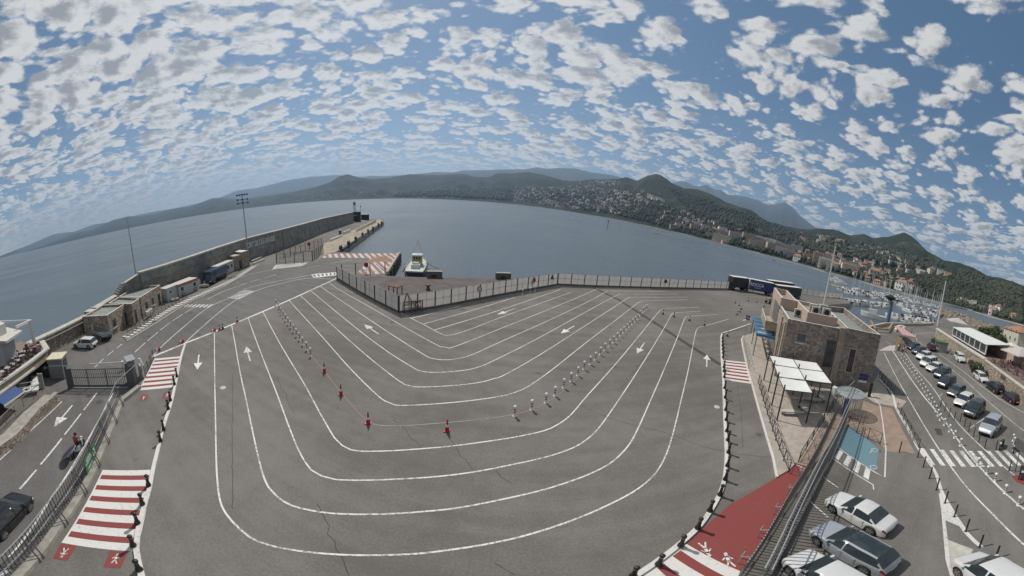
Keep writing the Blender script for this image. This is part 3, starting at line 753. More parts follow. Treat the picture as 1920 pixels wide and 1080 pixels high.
def hillmat(name, stops, scale, rock=(0.20, 0.17, 0.14), rk=0.62, fine=14):
    m, k, b = principled(name)
    tcn = k.n('ShaderNodeTexCoord'); o = tcn.outputs['Object']
    n1 = k.n('ShaderNodeTexNoise', i_Vector=o, i_Scale=scale, i_Detail=9.0, i_Roughness=0.7)
    n2 = k.n('ShaderNodeTexNoise', i_Vector=o, i_Scale=scale * 6, i_Detail=6.0, i_Roughness=0.7)
    vn = k.n('ShaderNodeTexVoronoi', i_Vector=o, i_Scale=scale * fine)
    f = k.m('ADD', k.m('MULTIPLY', n1.outputs['Fac'], 0.65), k.m('MULTIPLY', n2.outputs['Fac'], 0.35))
    f = k.m('ADD', f, k.m('MULTIPLY', k.m('SUBTRACT', 0.5, vn.outputs['Distance']), 0.12))
    col = k.ramp(f, stops)
    col = k.mix(k.m('MULTIPLY', k.rng(n2.outputs['Fac'], rk, rk + .08), .7), col, rock)
    k.nt.links.new(col, b.inputs['Base Color'])
    b.inputs['Roughness'].default_value = 0.95; b.inputs['Specular IOR Level'].default_value = 0.1
    hb = k.m('ADD', k.m('MULTIPLY', n1.outputs['Fac'], 30 / 1), k.m('MULTIPLY', n2.outputs['Fac'], 9))
    bp = k.n('ShaderNodeBump', i_Height=hb, i_Strength=0.9, i_Distance=1.0)
    k.nt.links.new(bp.outputs[0], b.inputs['Normal'])
    return m
M_HILL = hillmat('maquis_hillside', [(0.34, (0.010, 0.017, 0.013)), (0.48, (0.022, 0.031, 0.020)), (0.58, (0.040, 0.047, 0.030)), (0.70, (0.095, 0.090, 0.062))], 0.0035)
M_FARH = hillmat('far_mountain', [(0.3, (0.018, 0.028, 0.03)), (0.5, (0.035, 0.045, 0.04)), (0.7, (0.09, 0.085, 0.075))], 0.0009)
XS = [(-60, 512), (0, 490), (240, 430), (480, 388), (640, 374), (760, 372), (960, 381), (1100, 399), (1200, 415), (1254, 431), (1316, 448), (1395, 466), (1440, 480), (1515, 500), (1552, 512), (1600, 525), (1680, 548), (1770, 570), (1817, 582), (1880, 600), (1925, 612), (1960, 625)]
DD = [7500, 7000, 6000, 4800, 3600, 3300, 2700, 1750, 1350, 1130, 960, 850, 760, 690, 620, 590, 540, 520, 540, 465, 430, 400]
shoreD = table([(AZ(x, y), d) for (x, y), d in zip(XS, DD)])
RX = [(-60, 9500), (240, 8800), (400, 8000), (480, 7000), (560, 6200), (650, 5200), (760, 5600), (900, 5200), (960, 5000), (1060, 3900), (1120, 3700), (1175, 3300), (1231, 2900), (1300, 2700), (1400, 2500), (1500, 2600), (1600, 2500), (1695, 2500), (1740, 1900), (1800, 1500), (1850, 1250), (1920, 950), (1960, 800)]
ridgeD = table([(AZ(x, 340 if x < 1400 else 450), d) for x, d in RX])
skyB, _, _ = curve(SKY_B)
hill = ridge('hills', SKY_B, ridgeD, SEA - 0.6, shoreD, M_HILL, 560, 34, rough=0.10, powr=1.35)
ridge('mountains', SKY_A, lambda a: 13400, SEA - 1, lambda a: 10500, M_FARH, 120, 8, rough=0.03)
ridge('mountains', SKY_C, lambda a: 10500, 0, lambda a: 6000, M_FARH, 120, 8, rough=0.04)
ridge('mountains', SKY_D, lambda a: 12500, 0, lambda a: 4500, M_FARH, 160, 12, rough=0.05)
# sandy shore strip
mb = MB()
M_SAND = mat('beach_sand', (0.36, 0.30, 0.22), 0.95, 0.12, 0.05)
P = []
a_ = AZ(1000, 385)
while a_ < AZ(1940, 615):
    D = shoreD(a_); P.append(Vector((sin(a_) * D, cos(a_) * D, 0))); a_ += 0.01
mb.wall([p * 0.995 for p in P], 14, SEA - .5, SEA + 0.5, M_SAND)
mb.build('beach', kind='structure')
bpy.context.view_layer.update()
HB = BVHTree.FromPolygons([v.co.copy() for v in hill.data.vertices], [tuple(p.vertices) for p in hill.data.polygons])
def HIT(x, y):
    o, n, i, d = HB.ray_cast(Vector((0, 0, H)), RAY(x, y))
    return o
def DOWN(x, y):
    o, n, i, d = HB.ray_cast(Vector((x, y, 3000)), Vector((0, 0, -1)))
    return o
# ---- the air of the bay
mb = MB()
m = bpy.data.materials.new('haze_air'); m.use_nodes = True
m.node_tree.nodes.clear()
k = NT(m.node_tree)
pvn = k.n('ShaderNodeVolumePrincipled')
pvn.inputs['Color'].default_value = (0.50, 0.70, 0.98, 1)
pvn.inputs['Density'].default_value = 0.000065
pvn.inputs['Anisotropy'].default_value = 0.35
k.nt.links.new(pvn.outputs[0], k.n('ShaderNodeOutputMaterial').inputs['Volume'])
mb.box((0, 6800, 800), (29000, 16600, 1612), m)
HAZE = mb.build('haze', kind='stuff')
tag(HAZE, 'thin bluish air that fades the far hills', 'haze')
# ================================================================== PORT OBJECTS
# ---- long harbour fence (posts, mesh panels, rail)
m = bpy.data.materials.new('fence_mesh'); m.use_nodes = True; m.node_tree.nodes.clear(); k = NT(m.node_tree)
tcn = k.n('ShaderNodeTexCoord')
nz = k.n('ShaderNodeTexNoise', i_Vector=tcn.outputs['Object'], i_Scale=1.5, i_Detail=4.0)
mc_ = k.mix(nz.outputs['Fac'], (0.50, 0.48, 0.45), (0.62, 0.60, 0.57))
df = k.n('ShaderNodeBsdfDiffuse', i_Color=mc_); tl = k.n('ShaderNodeBsdfTranslucent', i_Color=mc_)
m1 = k.n('ShaderNodeMixShader', i_0=0.6, i_1=df.outputs[0], i_2=tl.outputs[0])
m2 = k.n('ShaderNodeMixShader', i_0=0.64, i_1=k.n('ShaderNodeBsdfTransparent').outputs[0], i_2=m1.outputs[0])
k.nt.links.new(m2.outputs[0], k.n('ShaderNodeOutputMaterial').inputs[0])
M_MESH = m
M_POST = mat('fence_post_steel', (0.07, 0.07, 0.065), 0.6, 0.2, 5)
def fence_run(P, n, h, label, closed_foot=True, panel=True, mid=True):
    t = thing('port_fence', P[0], label, 'fence', 'fence runs around the boarding lanes')
    L = plen(P)
    pts = [walk(P, L * i / n) for i in range(n + 1)]
    if closed_foot:
        f = MB(); f.wall(P, 0.32, 0.0, 0.28, mat('fence_foot_concrete', (0.10, 0.098, 0.092), 0.9, .2, 2)); f.build('footing', t)
    z0 = 0.28 if closed_foot else 0.03
    for p, d in pts:
        q = MB(); q.box((p.x, p.y, z0 + (h - z0) / 2), (0.17, 0.17, h - z0), M_POST, rz=atan2(d.y, d.x)); q.build('post', t)
    for (p, d), (p2, d2) in zip(pts, pts[1:]):
        q = MB()
        a = p + (p2 - p) * .03; e = p + (p2 - p) * .97
        if panel: q.wall([a, e], 0.03, z0 + .05, h - .06, M_MESH)
        if mid:
            for s in (0.5,):
                c = p + (p2 - p) * s; q.box((c.x, c.y, z0 + (h - z0) / 2), (.05, .05, h - z0 - .1), M_GREYM, rz=atan2(d.y, d.x))
            q.bar(a + Vector((0, 0, z0 + (h - z0) * .5)), e + Vector((0, 0, z0 + (h - z0) * .5)), .05, .05, M_GREYM)
        q.build('mesh_panel', t)
    r = MB(); r.pipe([p + Vector((0, 0, h)) for p in P], 0.035, M_GREYM, 6); r.build('top_rail', t)
    return t
FL = GL([(632, 522.5), (668, 544.5), (707, 566), (747, 586)])
FC = GL([(748.5, 586.5), (822, 576), (885, 563.7), (940, 553), (1000, 542), (1044, 534.5)])
FR = GL([(1045, 534), (1110, 537), (1185, 539), (1285, 541), (1372, 542.6)])
fence_run(FL, 7, 2.4, 'grey mesh fence run on the left of the quay apron, down to the pointed corner')
fence_run(FC, 12, 2.4, 'grey mesh fence run rising from the pointed corner to the bend by the warning triangle')
fence_run(FR, 19, 2.4, 'long grey mesh fence run along the water behind the far lanes')
fence_run(GL([(1500, 551), (1540, 557), (1580, 560)]), 9, 2.4, 'short grey mesh fence on the mole behind the terminal roof', closed_foot=False)
# open rail fence and gate at the ramp
t = thing('rail_fence', G(632, 522), 'open steel rail fence and swing gate in front of the hatched ramp', 'fence')
RF = GL([(632, 522), (641, 515.5), (667, 514.3), (694, 513.5), (722, 512.5)])
for i, p in enumerate(RF): q = MB(); q.box((p.x, p.y, 1.15), (.16, .16, 2.3), M_POST); q.build('post', t)
for z in (0.8, 1.5, 2.25):
    q = MB(); q.pipe([p + Vector((0, 0, z)) for p in RF[:4]], .035, M_GREYM, 6); q.build('rail', t)
q = MB(); q.bar(RF[3] + Vector((1.5, 0, 2.2)), RF[4] + Vector((0, 0, .3)), .12, .12, M_GREYM); q.build('brace', t)
# fence compound by the ramp approach
def cage(P, h, n, label, cols=True):
    t = thing('steel_fence', P[0], label, 'fence', 'steel fences of the quay compound')
    L = plen(P)
    for i in range(n + 1):
        p, d = walk(P, L * i / n); q = MB(); q.box((p.x, p.y, h / 2), (.14, .14, h), M_POST); q.build('post', t)
    q = MB()
    for z in (.25, h - .05): q = MB(); q.pipe([p + Vector((0, 0, z)) for p in P], .035, M_DGREY, 5); q.build('rail', t)
    q = MB(); s = 0.0
    while s < L:
        p, d = walk(P, s); q.bar(p + Vector((0, 0, .25)), p + Vector((0, 0, h)), .035, .035, M_DGREY); s += .42
    q.build('bars', t)
    return t
cage(GL([(519, 495), (561, 492), (586, 489)]), 2.6, 4, 'near steel bar fence of the compound beside the hatched kerb')
cage(GL([(519, 487), (540, 482), (572, 471), (604, 460)]), 2.4, 9, 'rear steel bar fence of the compound, rising towards the jetty')
cage(GL([(586, 489), (592, 485), (606, 476)]), 2.6, 5, 'short steel bar fence closing the compound at the jetty end')

# ---- round signs on the fences
def disc_sign(name, c, face, r, ring, label, cat='sign', post=0.0, inner=None):
    t = thing(name, (c.x, c.y, 0), label, cat)
    f = face.normalized(); u = Vector((0, 0, 1)); s = u.cross(f)
    M = Matrix((s, u, f)).transposed()
    q = MB(); q.lathe(c, [(r, 0), (r, .03)], ring, 20, M); d = q.build('sign_disc', t)
    if inner:
        q = MB(); q.lathe(c + f * .033, [(r * .66, 0), (r * .66, .006)], inner, 20, M)
        q.box(c + f * .045, (r * .9, r * .16, .006), M_BLACK, M=M); q.build('symbol', d)
    if post:
        q = MB(); q.tube((c.x, c.y, 0), (c.x, c.y, c.z), .04, M_GREYM); q.build('post', t)
M_SIGNR = mat('red_sign', (0.30, 0.012, 0.018), 0.5, .05)
M_SIGNW = mat('white_sign', (0.62, 0.61, 0.58), 0.5, .05)
def along(P, i): return (P[i + 1] - P[i]).normalized()
def facing(p): v = Vector((-p.x, -p.y, 0)); return v.normalized()
for (px, py, zz_, r, lab, inn) in (
    ((687), 512.5, 1.75, .52, 'large round red sign on the rail gate in front of the hatched ramp', None),
    (898, 562, 1.75, .42, 'round red and white sign with red post on the middle fence run', M_SIGNW),
    (997.5, 541.5, 1.7, .60, 'round dark red sign on the fence above three white-topped bollards', None),
    (1246, 540.5, 1.75, .50, 'small round red sign far along the waterside fence', None),
    (580, 470, 2.0, .55, 'pale red sign plate on the rear compound fence', M_SIGNR)):
    g0 = G(px, py); f = facing(g0); c = g0 + f * .16; c.z = zz_
    disc_sign('round_sign', c, f, r, M_SIGNR, lab, inner=inn, post=1)
t = thing('warning_triangle', G(1034, 536.5), 'dark triangular warning sign on the fence near its bend', 'sign')
g0 = G(1034, 536.5); f = facing(g0); s = Vector((0, 0, 1)).cross(f); c = g0 + f * .2 + Vector((0, 0, 1.4))
q = MB(); a_, b_, e_ = c + s * .5, c - s * .5, c + Vector((0, 0, 1.0))
q.add([a_, e_, b_, a_ + f * .03, e_ + f * .03, b_ + f * .03], [(0, 1, 2), (5, 4, 3), (0, 3, 4, 1), (1, 4, 5, 2), (2, 5, 3, 0)], M_DGREY); q.build('sign_plate', t)
q = MB(); q.tube(g0, c, .035, M_GREYM); q.build('post', t)

# ---- rusty frames, mooring bollard, fender blocks, tug boat
def frame_stand(P0, P1, h, label):
    t = thing('rusty_frame', P0, label, 'metal frame')
    d = (P1 - P0); L = d.length; d.normalize(); w = Vector((-d.y, d.x, 0)) * 1.0
    for k_, s in ((0, 0), (1, .4), (2, .62), (3, 1)):
        p = P0 + d * L * s
        for o_ in (0, 1): q = MB(); q.box((p.x + w.x * o_, p.y + w.y * o_, h * .3), (.13, .13, h * .6), M_RUST); q.build('leg', t)
    q = MB()
    for o_ in (0, 1):
        q.bar(P0 + w * o_ + Vector((0, 0, h * .6)), P1 + w * o_ + Vector((0, 0, h * .6)), .12, .12, M_RUST)
        q.bar(P0 + w * o_ + Vector((0, 0, h * .25)), P1 + w * o_ + Vector((0, 0, h * .25)), .08, .08, M_RUST)
        q.bar(P0 + w * o_ + d * L * .62 + Vector((0, 0, h * .6)), P1 + w * o_, .08, .08, M_RUST)
    q.build('rail', t)
    q = MB(); ap = P0 + d * L * .2 + w * .5 + Vector((0, 0, h))
    for s in (0, .4):
        for o_ in (0, 1): q.bar(P0 + d * L * s + w * o_ + Vector((0, 0, h * .6)), ap, .09, .09, M_RUST)
    q.build('pointed_roof', t)
frame_stand(G(758, 588), G(792, 584), 2.6, 'rusty steel gangway frame with a pointed top behind the fence corner')
t = thing('rusty_frame', G(731, 553), 'low rusty steel stand just behind the left fence run', 'metal frame')
p0, p1 = G(729, 552), G(745, 556)
for p in (p0, p1, p0 + Vector((.3, 1.4, 0)), p1 + Vector((.3, 1.4, 0))): q = MB(); q.box((p.x, p.y, .65), (.14, .14, 1.3), M_RUST); q.build('leg', t)
q = MB(); q.prism([(p.x, p.y) for p in (p0, p1, p1 + Vector((.3, 1.4, 0)), p0 + Vector((.3, 1.4, 0)))], 1.3, 1.42, M_RUST); q.build('deck', t)
q = MB(); q.lathe(G(802.5, 543), [(.42, 0), (.42, .12), (.26, .2), (.24, .55), (.5, .68), (.55, .8), (.3, .88)], M_RUST, 16); tag(q.build('mooring_bollard', loc=G(802.5, 543), smooth=True), 'squat rusty mooring bollard alone on the dark quay apron', 'bollard')
def fender_block(a, b_, lab):
    p, q_ = G(*a), G(*b_); t = thing('quay_fender', p, lab, 'quay fender', 'fender blocks on the quay edge')
    mbq = MB(); mbq.wall([p, q_], .9, .002, 1.25, M_DGREY, mtop=M_CONC); mbq.build('block', t)
    c = lerp(p, q_, .5); mbq = MB(); mbq.box((c.x, c.y - .55, .4), (1.0, .3, .35), M_BLACK); mbq.build('pad', t)
fender_block((800, 520), (829, 520.5), 'grey fender block on the quay edge right beside the moored boat')
fender_block((929, 522.6), (957, 523.2), 'dark fender block on the quay edge further right, behind the fence')

def loft(mbx, rings, m, close=True, caps=True):
    n = len(rings[0]); vs = [v for r in rings for v in r]; fs = []
    for j in range(len(rings) - 1):
        for i in range(n if close else n - 1):
            a = j * n + i; b2 = j * n + (i + 1) % n; fs.append((a, b2, b2 + n, a + n))
    if caps: fs += [tuple(range(n))[::-1], tuple(range((len(rings) - 1) * n, len(rings) * n))]
    mbx.add(vs, fs, m)
def hull(mbx, L, B, fb, m, mdeck=None, flare=1.0, z=0.0, bowrise=.25):
    """boat hull, bow to +y, waterline z"""
    rings = []
    st = [(-.5, .86, 0), (-.3, .97, 0), (0, 1.0, .02), (.22, .9, .1), (.38, .62, .35), (.46, .32, .65), (.5, .05, 1.0)]
    for s, w, r_ in st:
        y = s * L; hw = w * B / 2; top = z + fb + bowrise * fb * r_ * 2
        rings.append([Vector((-hw, y, top)), Vector((-hw * .92, y - r_ * .3, z + .05)), Vector((-hw * .4, y - r_ * .5, z - .3)), Vector((hw * .4, y - r_ * .5, z - .3)), Vector((hw * .92, y - r_ * .3, z + .05)), Vector((hw, y, top))])
    loft(mbx, rings, m)
    if mdeck:
        vs = []
        for r_ in rings: vs += [r_[0] + Vector((.06, 0, .015)), r_[5] + Vector((-.06, 0, .015))]
        mbx.add(vs, [(2 * i, 2 * i + 1, 2 * i + 3, 2 * i + 2) for i in range(len(rings) - 1)], mdeck)
M_HULLB = mat('black_hull', (0.02, 0.02, 0.022), .4, .1)
M_HULLW = carpaint('white_gelcoat', (0.62, 0.62, 0.60))
M_DECKG = mat('pale_grey_deck', (0.42, 0.43, 0.40), .7, .08)
M_YEL = mat('faded_yellow_paint', (0.36, 0.34, 0.12), .6, .15)
TB = G(782, 509, SEA)
t = thing('tug_boat', TB, 'small tug boat with black stern and yellowish wheelhouse moored at the quay', 'boat')
T0 = Matrix.Translation(TB) @ rotz(0.22)
q = MB(); q.T = T0; hull(q, 13.5, 5.4, 1.3, M_HULLB); q.build('hull', t)
q = MB(); q.T = T0; hull(q, 13.2, 5.1, .35, M_DECKG, z=1.2, bowrise=1.2); q.build('deck', t)
q = MB(); q.T = T0
for i in range(12):
    a = -.5 + i / 11.5; w = 2.75 * (1 if a < .1 else max(.1, 1 - ((a - .1) / .4) ** 2)); 
    for s in (-1, 1): q.tube((s * w, a * 13.4, 1.35), (s * (2.75 if a < .02 else max(.1, 2.75 * (1 - ((a + .087 - .1) / .4) ** 2 if a > .013 else 1))), (a + .087) * 13.4, 1.4), .14, M_BLACK)
q.build('rubbing_fender', t)
q = MB(); q.T = T0; q.box((0, -2.8, 1.95), (2.2, 2.6, .9), M_HULLW); q.box((0, -2.8, 2.5), (1.5, 1.2, .5), M_HULLW); q.build('winch_house', t)
q = MB(); q.T = T0; q.box((0, .4, 2.7), (2.5, 2.6, 2.4), M_YEL); q.box((0, .4, 3.98), (2.8, 2.9, .14), M_HULLW); wh = q.build('wheelhouse', t)
q = MB(); q.T = T0
for x in (-.7, 0, .7): q.box((x, -.92, 3.3), (.5, .04, .7), M_GLASS)
for s in (-1, 1): q.box((s * 1.27, .4, 3.3), (.04, 1.8, .7), M_GLASS)
q.build('window', wh)
q = MB(); q.T = T0; q.tube((0, 1.6, 4), (0, 1.6, 7.6), .07, M_WHT); q.bar((-1.1, 1.6, 6.2), (1.1, 1.6, 6.2), .06, .06, M_WHT)
for s in (-1, 1): q.bar((s * 1.3, 1.9, 4), (0, 1.6, 7.2), .05, .05, M_GREYM); q.bar((s * 1.4, -.6, 4), (s * .2, 1.4, 6.4), .05, .05, M_GREYM)
q.build('mast', t)
q = MB(); q.T = T0
for s in (-1, 1):
    for y in (-5.5, -3.5, -1.5, 1, 3): q.tube((s * 2.3, y, 1.5), (s * 2.3, y, 2.3), .04, M_HULLW)
    q.pipe([Vector((s * 2.3, -5.5, 2.3)), Vector((s * 2.3, 1, 2.3)), Vector((s * 1.9, 3, 2.5)), Vector((0, 6.2, 2.8))], .04, M_HULLW)
q.build('guard_rail', t)
def rope(a, b_, sag, lab, r=.05):
    P = [lerp(a, b_, i / 10) - Vector((0, 0, sag * 4 * (i / 10) * (1 - i / 10))) for i in range(11)]
    q = MB(); q.pipe(P, r, M_DGREY, 5); tag(q.build('mooring_rope', loc=a), lab, 'rope', 'mooring ropes of the tug boat')
rope(T0 @ Vector((2.4, 4, 1.4)), G(832, 503, SEA), .5, 'mooring rope running from the tug boat out to the right')
rope(T0 @ Vector((-2.4, 4, 1.4)), G(750, 493, -1.5), .4, 'mooring rope from the tug boat to the hatched ramp')
rope(T0 @ Vector((-2.4, -6, 1.4)), G(765, 518.5, .1), .3, 'short mooring rope from the tug stern down to the quay')
# piles under the ramp edge
t = thing('ramp_fender', G(736, 495), 'row of black timber fenders along the water side of the hatched ramp', 'fender')
for i in range(9):
    p = lerp(G(748.5, 476), G(725, 513), i / 8); q = MB(); q.box((p.x + .3, p.y, -1.2), (.5, 1.0, 2.5), M_BLACK if i % 2 else M_DGREY); q.build('fender_pile', t)
q = MB(); q.bar(G(748.5, 475.5) + Vector((.15, 0, .25)), G(724.5, 513.5) + Vector((.15, 0, .25)), .5, .5, mat('rail_tan', (.33, .27, .2), .8)); q.build('edge_beam', t)

# ---- tyres hung on the jetty
def tyre(p, d, r=.85, lab='', sz=1):
    f = Vector((d.y, -d.x, 0)).normalized(); u = Vector((0, 0, 1)); s = u.cross(f); M = Matrix((s, u, f)).transposed()
    q = MB(); prof = [(r * .5, -.28), (r * .8, -.38), (r, -.25), (r, .25), (r * .8, .38), (r * .5, .28)]
    vs = []; n = 16; c = p
    for rr, z in prof + [prof[0]]:
        for i in range(n): a = 2 * pi * i / n; vs.append(c + M @ Vector((rr * cos(a), rr * sin(a), z)))
    fs = [(j * n + i, j * n + (i + 1) % n, (j + 1) * n + (i + 1) % n, (j + 1) * n + i) for j in range(len(prof)) for i in range(n)]
    q.add(vs, fs, M_BLACK); tag(q.build('tyre_fender', loc=c, smooth=True), lab, 'tyre', 'tyre fenders along the jetty edge')
ty = [(638, 470), (653, 461), (666.5, 452), (679.5, 444), (690, 437.5), (699.5, 432), (709.5, 425), (716, 421)]
jd = (G(640, 470) - G(715, 417)).normalized()
for i, p in enumerate(ty):
    c = G(p[0] - 2, p[1] - 3, -.1); tyre(c + Vector((.55, .1, -.05)), jd, 1.35, 'black tyre fender on the tan jetty, %s from its near end' % ORD[i])
q = MB(); q.bar(G(640, 466) + Vector((.2, 0, -.5)), G(718, 415) + Vector((.2, 0, -.5)), .5, .7, M_BLACK); tag(q.build('rubbing_strip', loc=G(640, 466)), 'long black rubbing strip behind the tyres of the tan jetty', 'fender strip')
# blocks and rails on the jetty
for i, (x, y) in enumerate(((646, 437.5), (650.5, 435.8), (655, 434))):
    p = G(x, y + 2); q = MB(); q.T = Matrix.Translation((p.x, p.y, 0)); q.lathe((0, 0, 0), [(.6, 0.002), (.55, 1.2), (.3, 1.35)], M_WHT, 10)
    tag(q.build('concrete_block', loc=p), '%s of three small white blocks in a row beside the jetty' % ['nearest', 'middle', 'farthest'][i], 'block', 'white blocks beside the jetty')
P = GL([(620, 453), (641, 444)]); q = MB(); q.wall(P, .5, 0.002, .9, M_WHT); tag(q.build('jersey_barrier', loc=P[0]), 'long white concrete barrier lying beside the tan jetty', 'barrier')
P = GL([(668, 436), (690, 425), (705, 417)]); cage(P, 1.3, 10, 'low thin fence between the breakwater road and the far jetty')
t = thing('mooring_post', G(638, 440), 'dark square post standing beside the white barrier on the jetty', 'post')
p = G(638, 441); q = MB(); q.box((p.x, p.y, 1.0), (.9, .9, 2.0), M_DGREY); q.build('body', t); q = MB(); q.box((p.x, p.y, 2.1), (1.1, 1.1, .15), M_WHT); q.build('cap', t)

# ---- breakwater walls
BW = WALL_MAIN
t = thing('breakwater_wall', BW[4], 'tall grey breakwater wall with pale coping and painted white harbour name', 'wall')
q = MB(); Pw = offs(BW, .4); q.wall(Pw, 1.1, -4, 6.2, M_CONCD); q.build('wall_body', t)
q = MB(); q.wall(offs(Pw[:5], -.0), 1.16, 0.0, 4.6, M_SEAWALL); 
q.build('masonry_face', t)
q = MB(); q.wall(offs(BW, .55), 1.7, 6.2, 6.5, mat('coping_concrete', (0.38, 0.37, 0.32), .9, .12, 1)); q.build('coping', t)
for s in range(0, 9):
    q = MB(); p, d = walk(Pw, 62 + s * 13.0); n_ = Vector((d.y, -d.x, 0)); c = p + n_ * .57; q.bar(Vector((c.x, c.y, .1)), Vector((c.x, c.y, 6.1)), .12, .05, mat('joint_stain', (.045, .045, .04), .95), up=n_); q.build('joint', t)
c = G(592, 442.5); d = (G(600, 439) - G(580, 447)).normalized(); n_ = Vector((d.y, -d.x, 0))
# harbour name on the wall
def text(body, size, M, m, name='lettering', parent=None, ext=.01, shear=0, sx=1.0, bold=0.0):
    cu = bpy.data.curves.new(name, 'FONT'); cu.body = body; cu.size = size; cu.extrude = ext; cu.align_x = 'CENTER'; cu.align_y = 'CENTER'; cu.shear = shear; cu.offset = bold; cu.resolution_u = 3
    o = bpy.data.objects.new(name, cu); C.objects.link(o); o.matrix_world = M @ Matrix.Diagonal((sx, 1, 1, 1))
    bpy.context.view_layer.update()
    me = bpy.data.meshes.new_from_object(o.evaluated_get(bpy.context.evaluated_depsgraph_get()))
    mw_ = o.matrix_world.copy(); bpy.data.objects.remove(o)
    q = MB(); q.add([mw_ @ v.co for v in me.vertices], [tuple(p.vertices) for p in me.polygons], m)
    return q.build(name, parent)
def surfM(c, right, up):
    n_ = right.cross(up).normalized(); M = Matrix((right.normalized(), up.normalized(), n_)).transposed().to_4x4(); M.translation = c; return M
# find the wall point under the middle of the writing
best = None
L_ = plen(Pw); s = 0
while s < L_:
    p, d = walk(Pw, s); r = RAY(487, 456)
    cr = abs(atan2(p.x, p.y) - atan2(r.x, r.y))
    if best is None or cr < best[0]: best = (cr, p.copy(), d.copy())
    s += .3
_, p, d = best; n_ = Vector((d.y, -d.x, 0)); D_ = hypot(p.x, p.y); r = RAY(487, 454); zt = H + r.z / hypot(r.x, r.y) * D_
if n_.dot(Vector((-p.x, -p.y, 0))) < 0: n_ = -n_
rt = Vector((0, 0, 1)).cross(n_)
text("PORT DE L'ILE ROUSSE", 2.15, surfM(Vector((p.x, p.y, zt)) + n_ * .66, rt, Vector((0, 0, 1))), M_WHT, parent=t, sx=.74, bold=.06)
text("CCI CORSE", .6, surfM(Vector((p.x, p.y, zt - 1.5)) + n_ * .66, rt, Vector((0, 0, 1))), M_WHT, parent=t)
# low masonry sea wall with stairs
t = thing('sea_wall', LOWALL[1], 'rubble stone sea wall with pale coping behind the parked white car', 'wall')
q = MB(); q.wall(LOWALL[:3], .9, 0, 2.6, M_RUBBLE); q.build('wall_body', t)
q = MB(); q.wall(LOWALL[:3], 1.3, 2.6, 2.85, M_CONCL); q.wall(offs(LOWALL[:3], -.6), .2, 2.1, 2.25, M_CONCL); q.build('coping', t)
t = thing('sea_wall', LOWALL[3], 'stepped stone sea wall with two flights of steps behind the stone offices', 'wall')
q = MB(); q.wall([LOWALL[2] + Vector((-.5, .4, 0)), LOWALL[3]], 1.6, 0, 3.2, M_RUBBLE, mtop=M_CONCL); q.build('wall_body', t)
q = MB(); q.wall([LOWALL[3] + Vector((.6, 2.0, 0)), LOWALL[4], BW[0]], 1.6, 0, [5.2, 6.2, 6.5], M_SEAWALL, mtop=M_CONCL); q.build('wall_body', t)
q = MB()
for i in range(5): q.box((LOWALL[2].x - 1.2 - i * .15, LOWALL[2].y + .2 + i * .42, .4 + i * .32), (2.6, .42, .8 + i * .64), M_CONC, rz=.55)
q.build('steps', t); q = MB()
for i in range(6): q.box((LOWALL[3].x - .6, LOWALL[3].y + i * .4, 1.6 + i * .17), (2.6, .4, 3.2 + i * .34), M_CONC, rz=.2)
q.build('steps', t)
# rocks outside the wall
M_ROCK = mat('sea_rocks', (0.19, 0.16, 0.13), .95, .3, .7, bump=.5, bscale=2)
def rocks(name, spots, lab, kindstuff=True):
    q = MB()
    for (x, y, z, r_) in spots:
        n = 7; vs = []
        for j in range(5):
            ph = pi * j / 4
            for i in range(n):
                a = 2 * pi * i / n; rr = r_ * (1 + .35 * noise.noise(Vector((x + i, y + j, z * 3)))) 
                vs.append((x + rr * sin(ph) * cos(a), y + rr * sin(ph) * sin(a), z + rr * .75 * cos(ph)))
        fs = [(j * n + i, (j + 1) * n + i, (j + 1) * n + (i + 1) % n, j * n + (i + 1) % n) for j in range(4) for i in range(n)]
        q.add(vs, fs, M_ROCK)
    o = q.build(name, kind='stuff'); tag(o, lab, 'rocks'); return o
sp_ = []
for i in range(170):
    p, d = walk(LOWALL[1:], random.uniform(0, plen(LOWALL[1:]) - 2)); n_ = Vector((-d.y, d.x, 0)); o_ = random.uniform(1.2, 4.6)
    p = p + n_ * o_; sp_.append((p.x, p.y, 1.3 - o_ * .75 + random.uniform(-.2, .2), random.uniform(.5, 1.1)))
for i in range(260):
    p, d = walk(BW, random.uniform(0, plen(BW))); n_ = Vector((-d.y, d.x, 0)); o_ = random.uniform(1.5, 4.5)
    p = p + n_ * o_; sp_.append((p.x, p.y, -.4 - o_ * .35, random.uniform(.6, 1.3)))
rocks('rocks', sp_, 'tan boulders heaped on the sea side of the breakwater')

# ---- lighthouse and its neighbours
LB = G(668, 415.5)
t = thing('lighthouse', LB, 'small white harbour lighthouse on a dark block at the breakwater tip', 'lighthouse')
M_DARKB = mat('dark_navy_block', (0.022, 0.024, 0.032), .8, .2)
q = MB(); q.box((LB.x, LB.y, 3.1), (5.4, 4.2, 6.2), M_DARKB); bb = q.build('base_block', t)
q = MB(); q.box((LB.x, LB.y - 2.14, 4.0), (5.0, .08, .18), M_WHT); q.build('white_band', bb)
q = MB(); q.lathe((LB.x - 1.1, LB.y, 6.2), [(1.45, 0), (1.2, .5), (1.0, 3.9), (1.3, 4.1), (1.3, 4.3)], mat('lighthouse_render', (.70, .72, .74), .8), 16); q.build('tower', t, smooth=False)
q = MB(); q.lathe((LB.x - 1.1, LB.y, 10.5), [(.8, 0), (.8, 1.3)], M_GLASS, 10); ln_ = q.build('lantern', t)
q = MB()
for i in range(6): a = i * pi / 3; q.tube((LB.x - 1.1 + .95 * cos(a), LB.y + .95 * sin(a), 10.5), (LB.x - 1.1 + .95 * cos(a), LB.y + .95 * sin(a), 11.8), .06, M_WHT)
q.lathe((LB.x - 1.1, LB.y, 11.8), [(1.25, 0), (.9, .5), (.15, .9), (.1, 1.4)], M_DGREY, 12); q.build('lantern_roof', ln_)
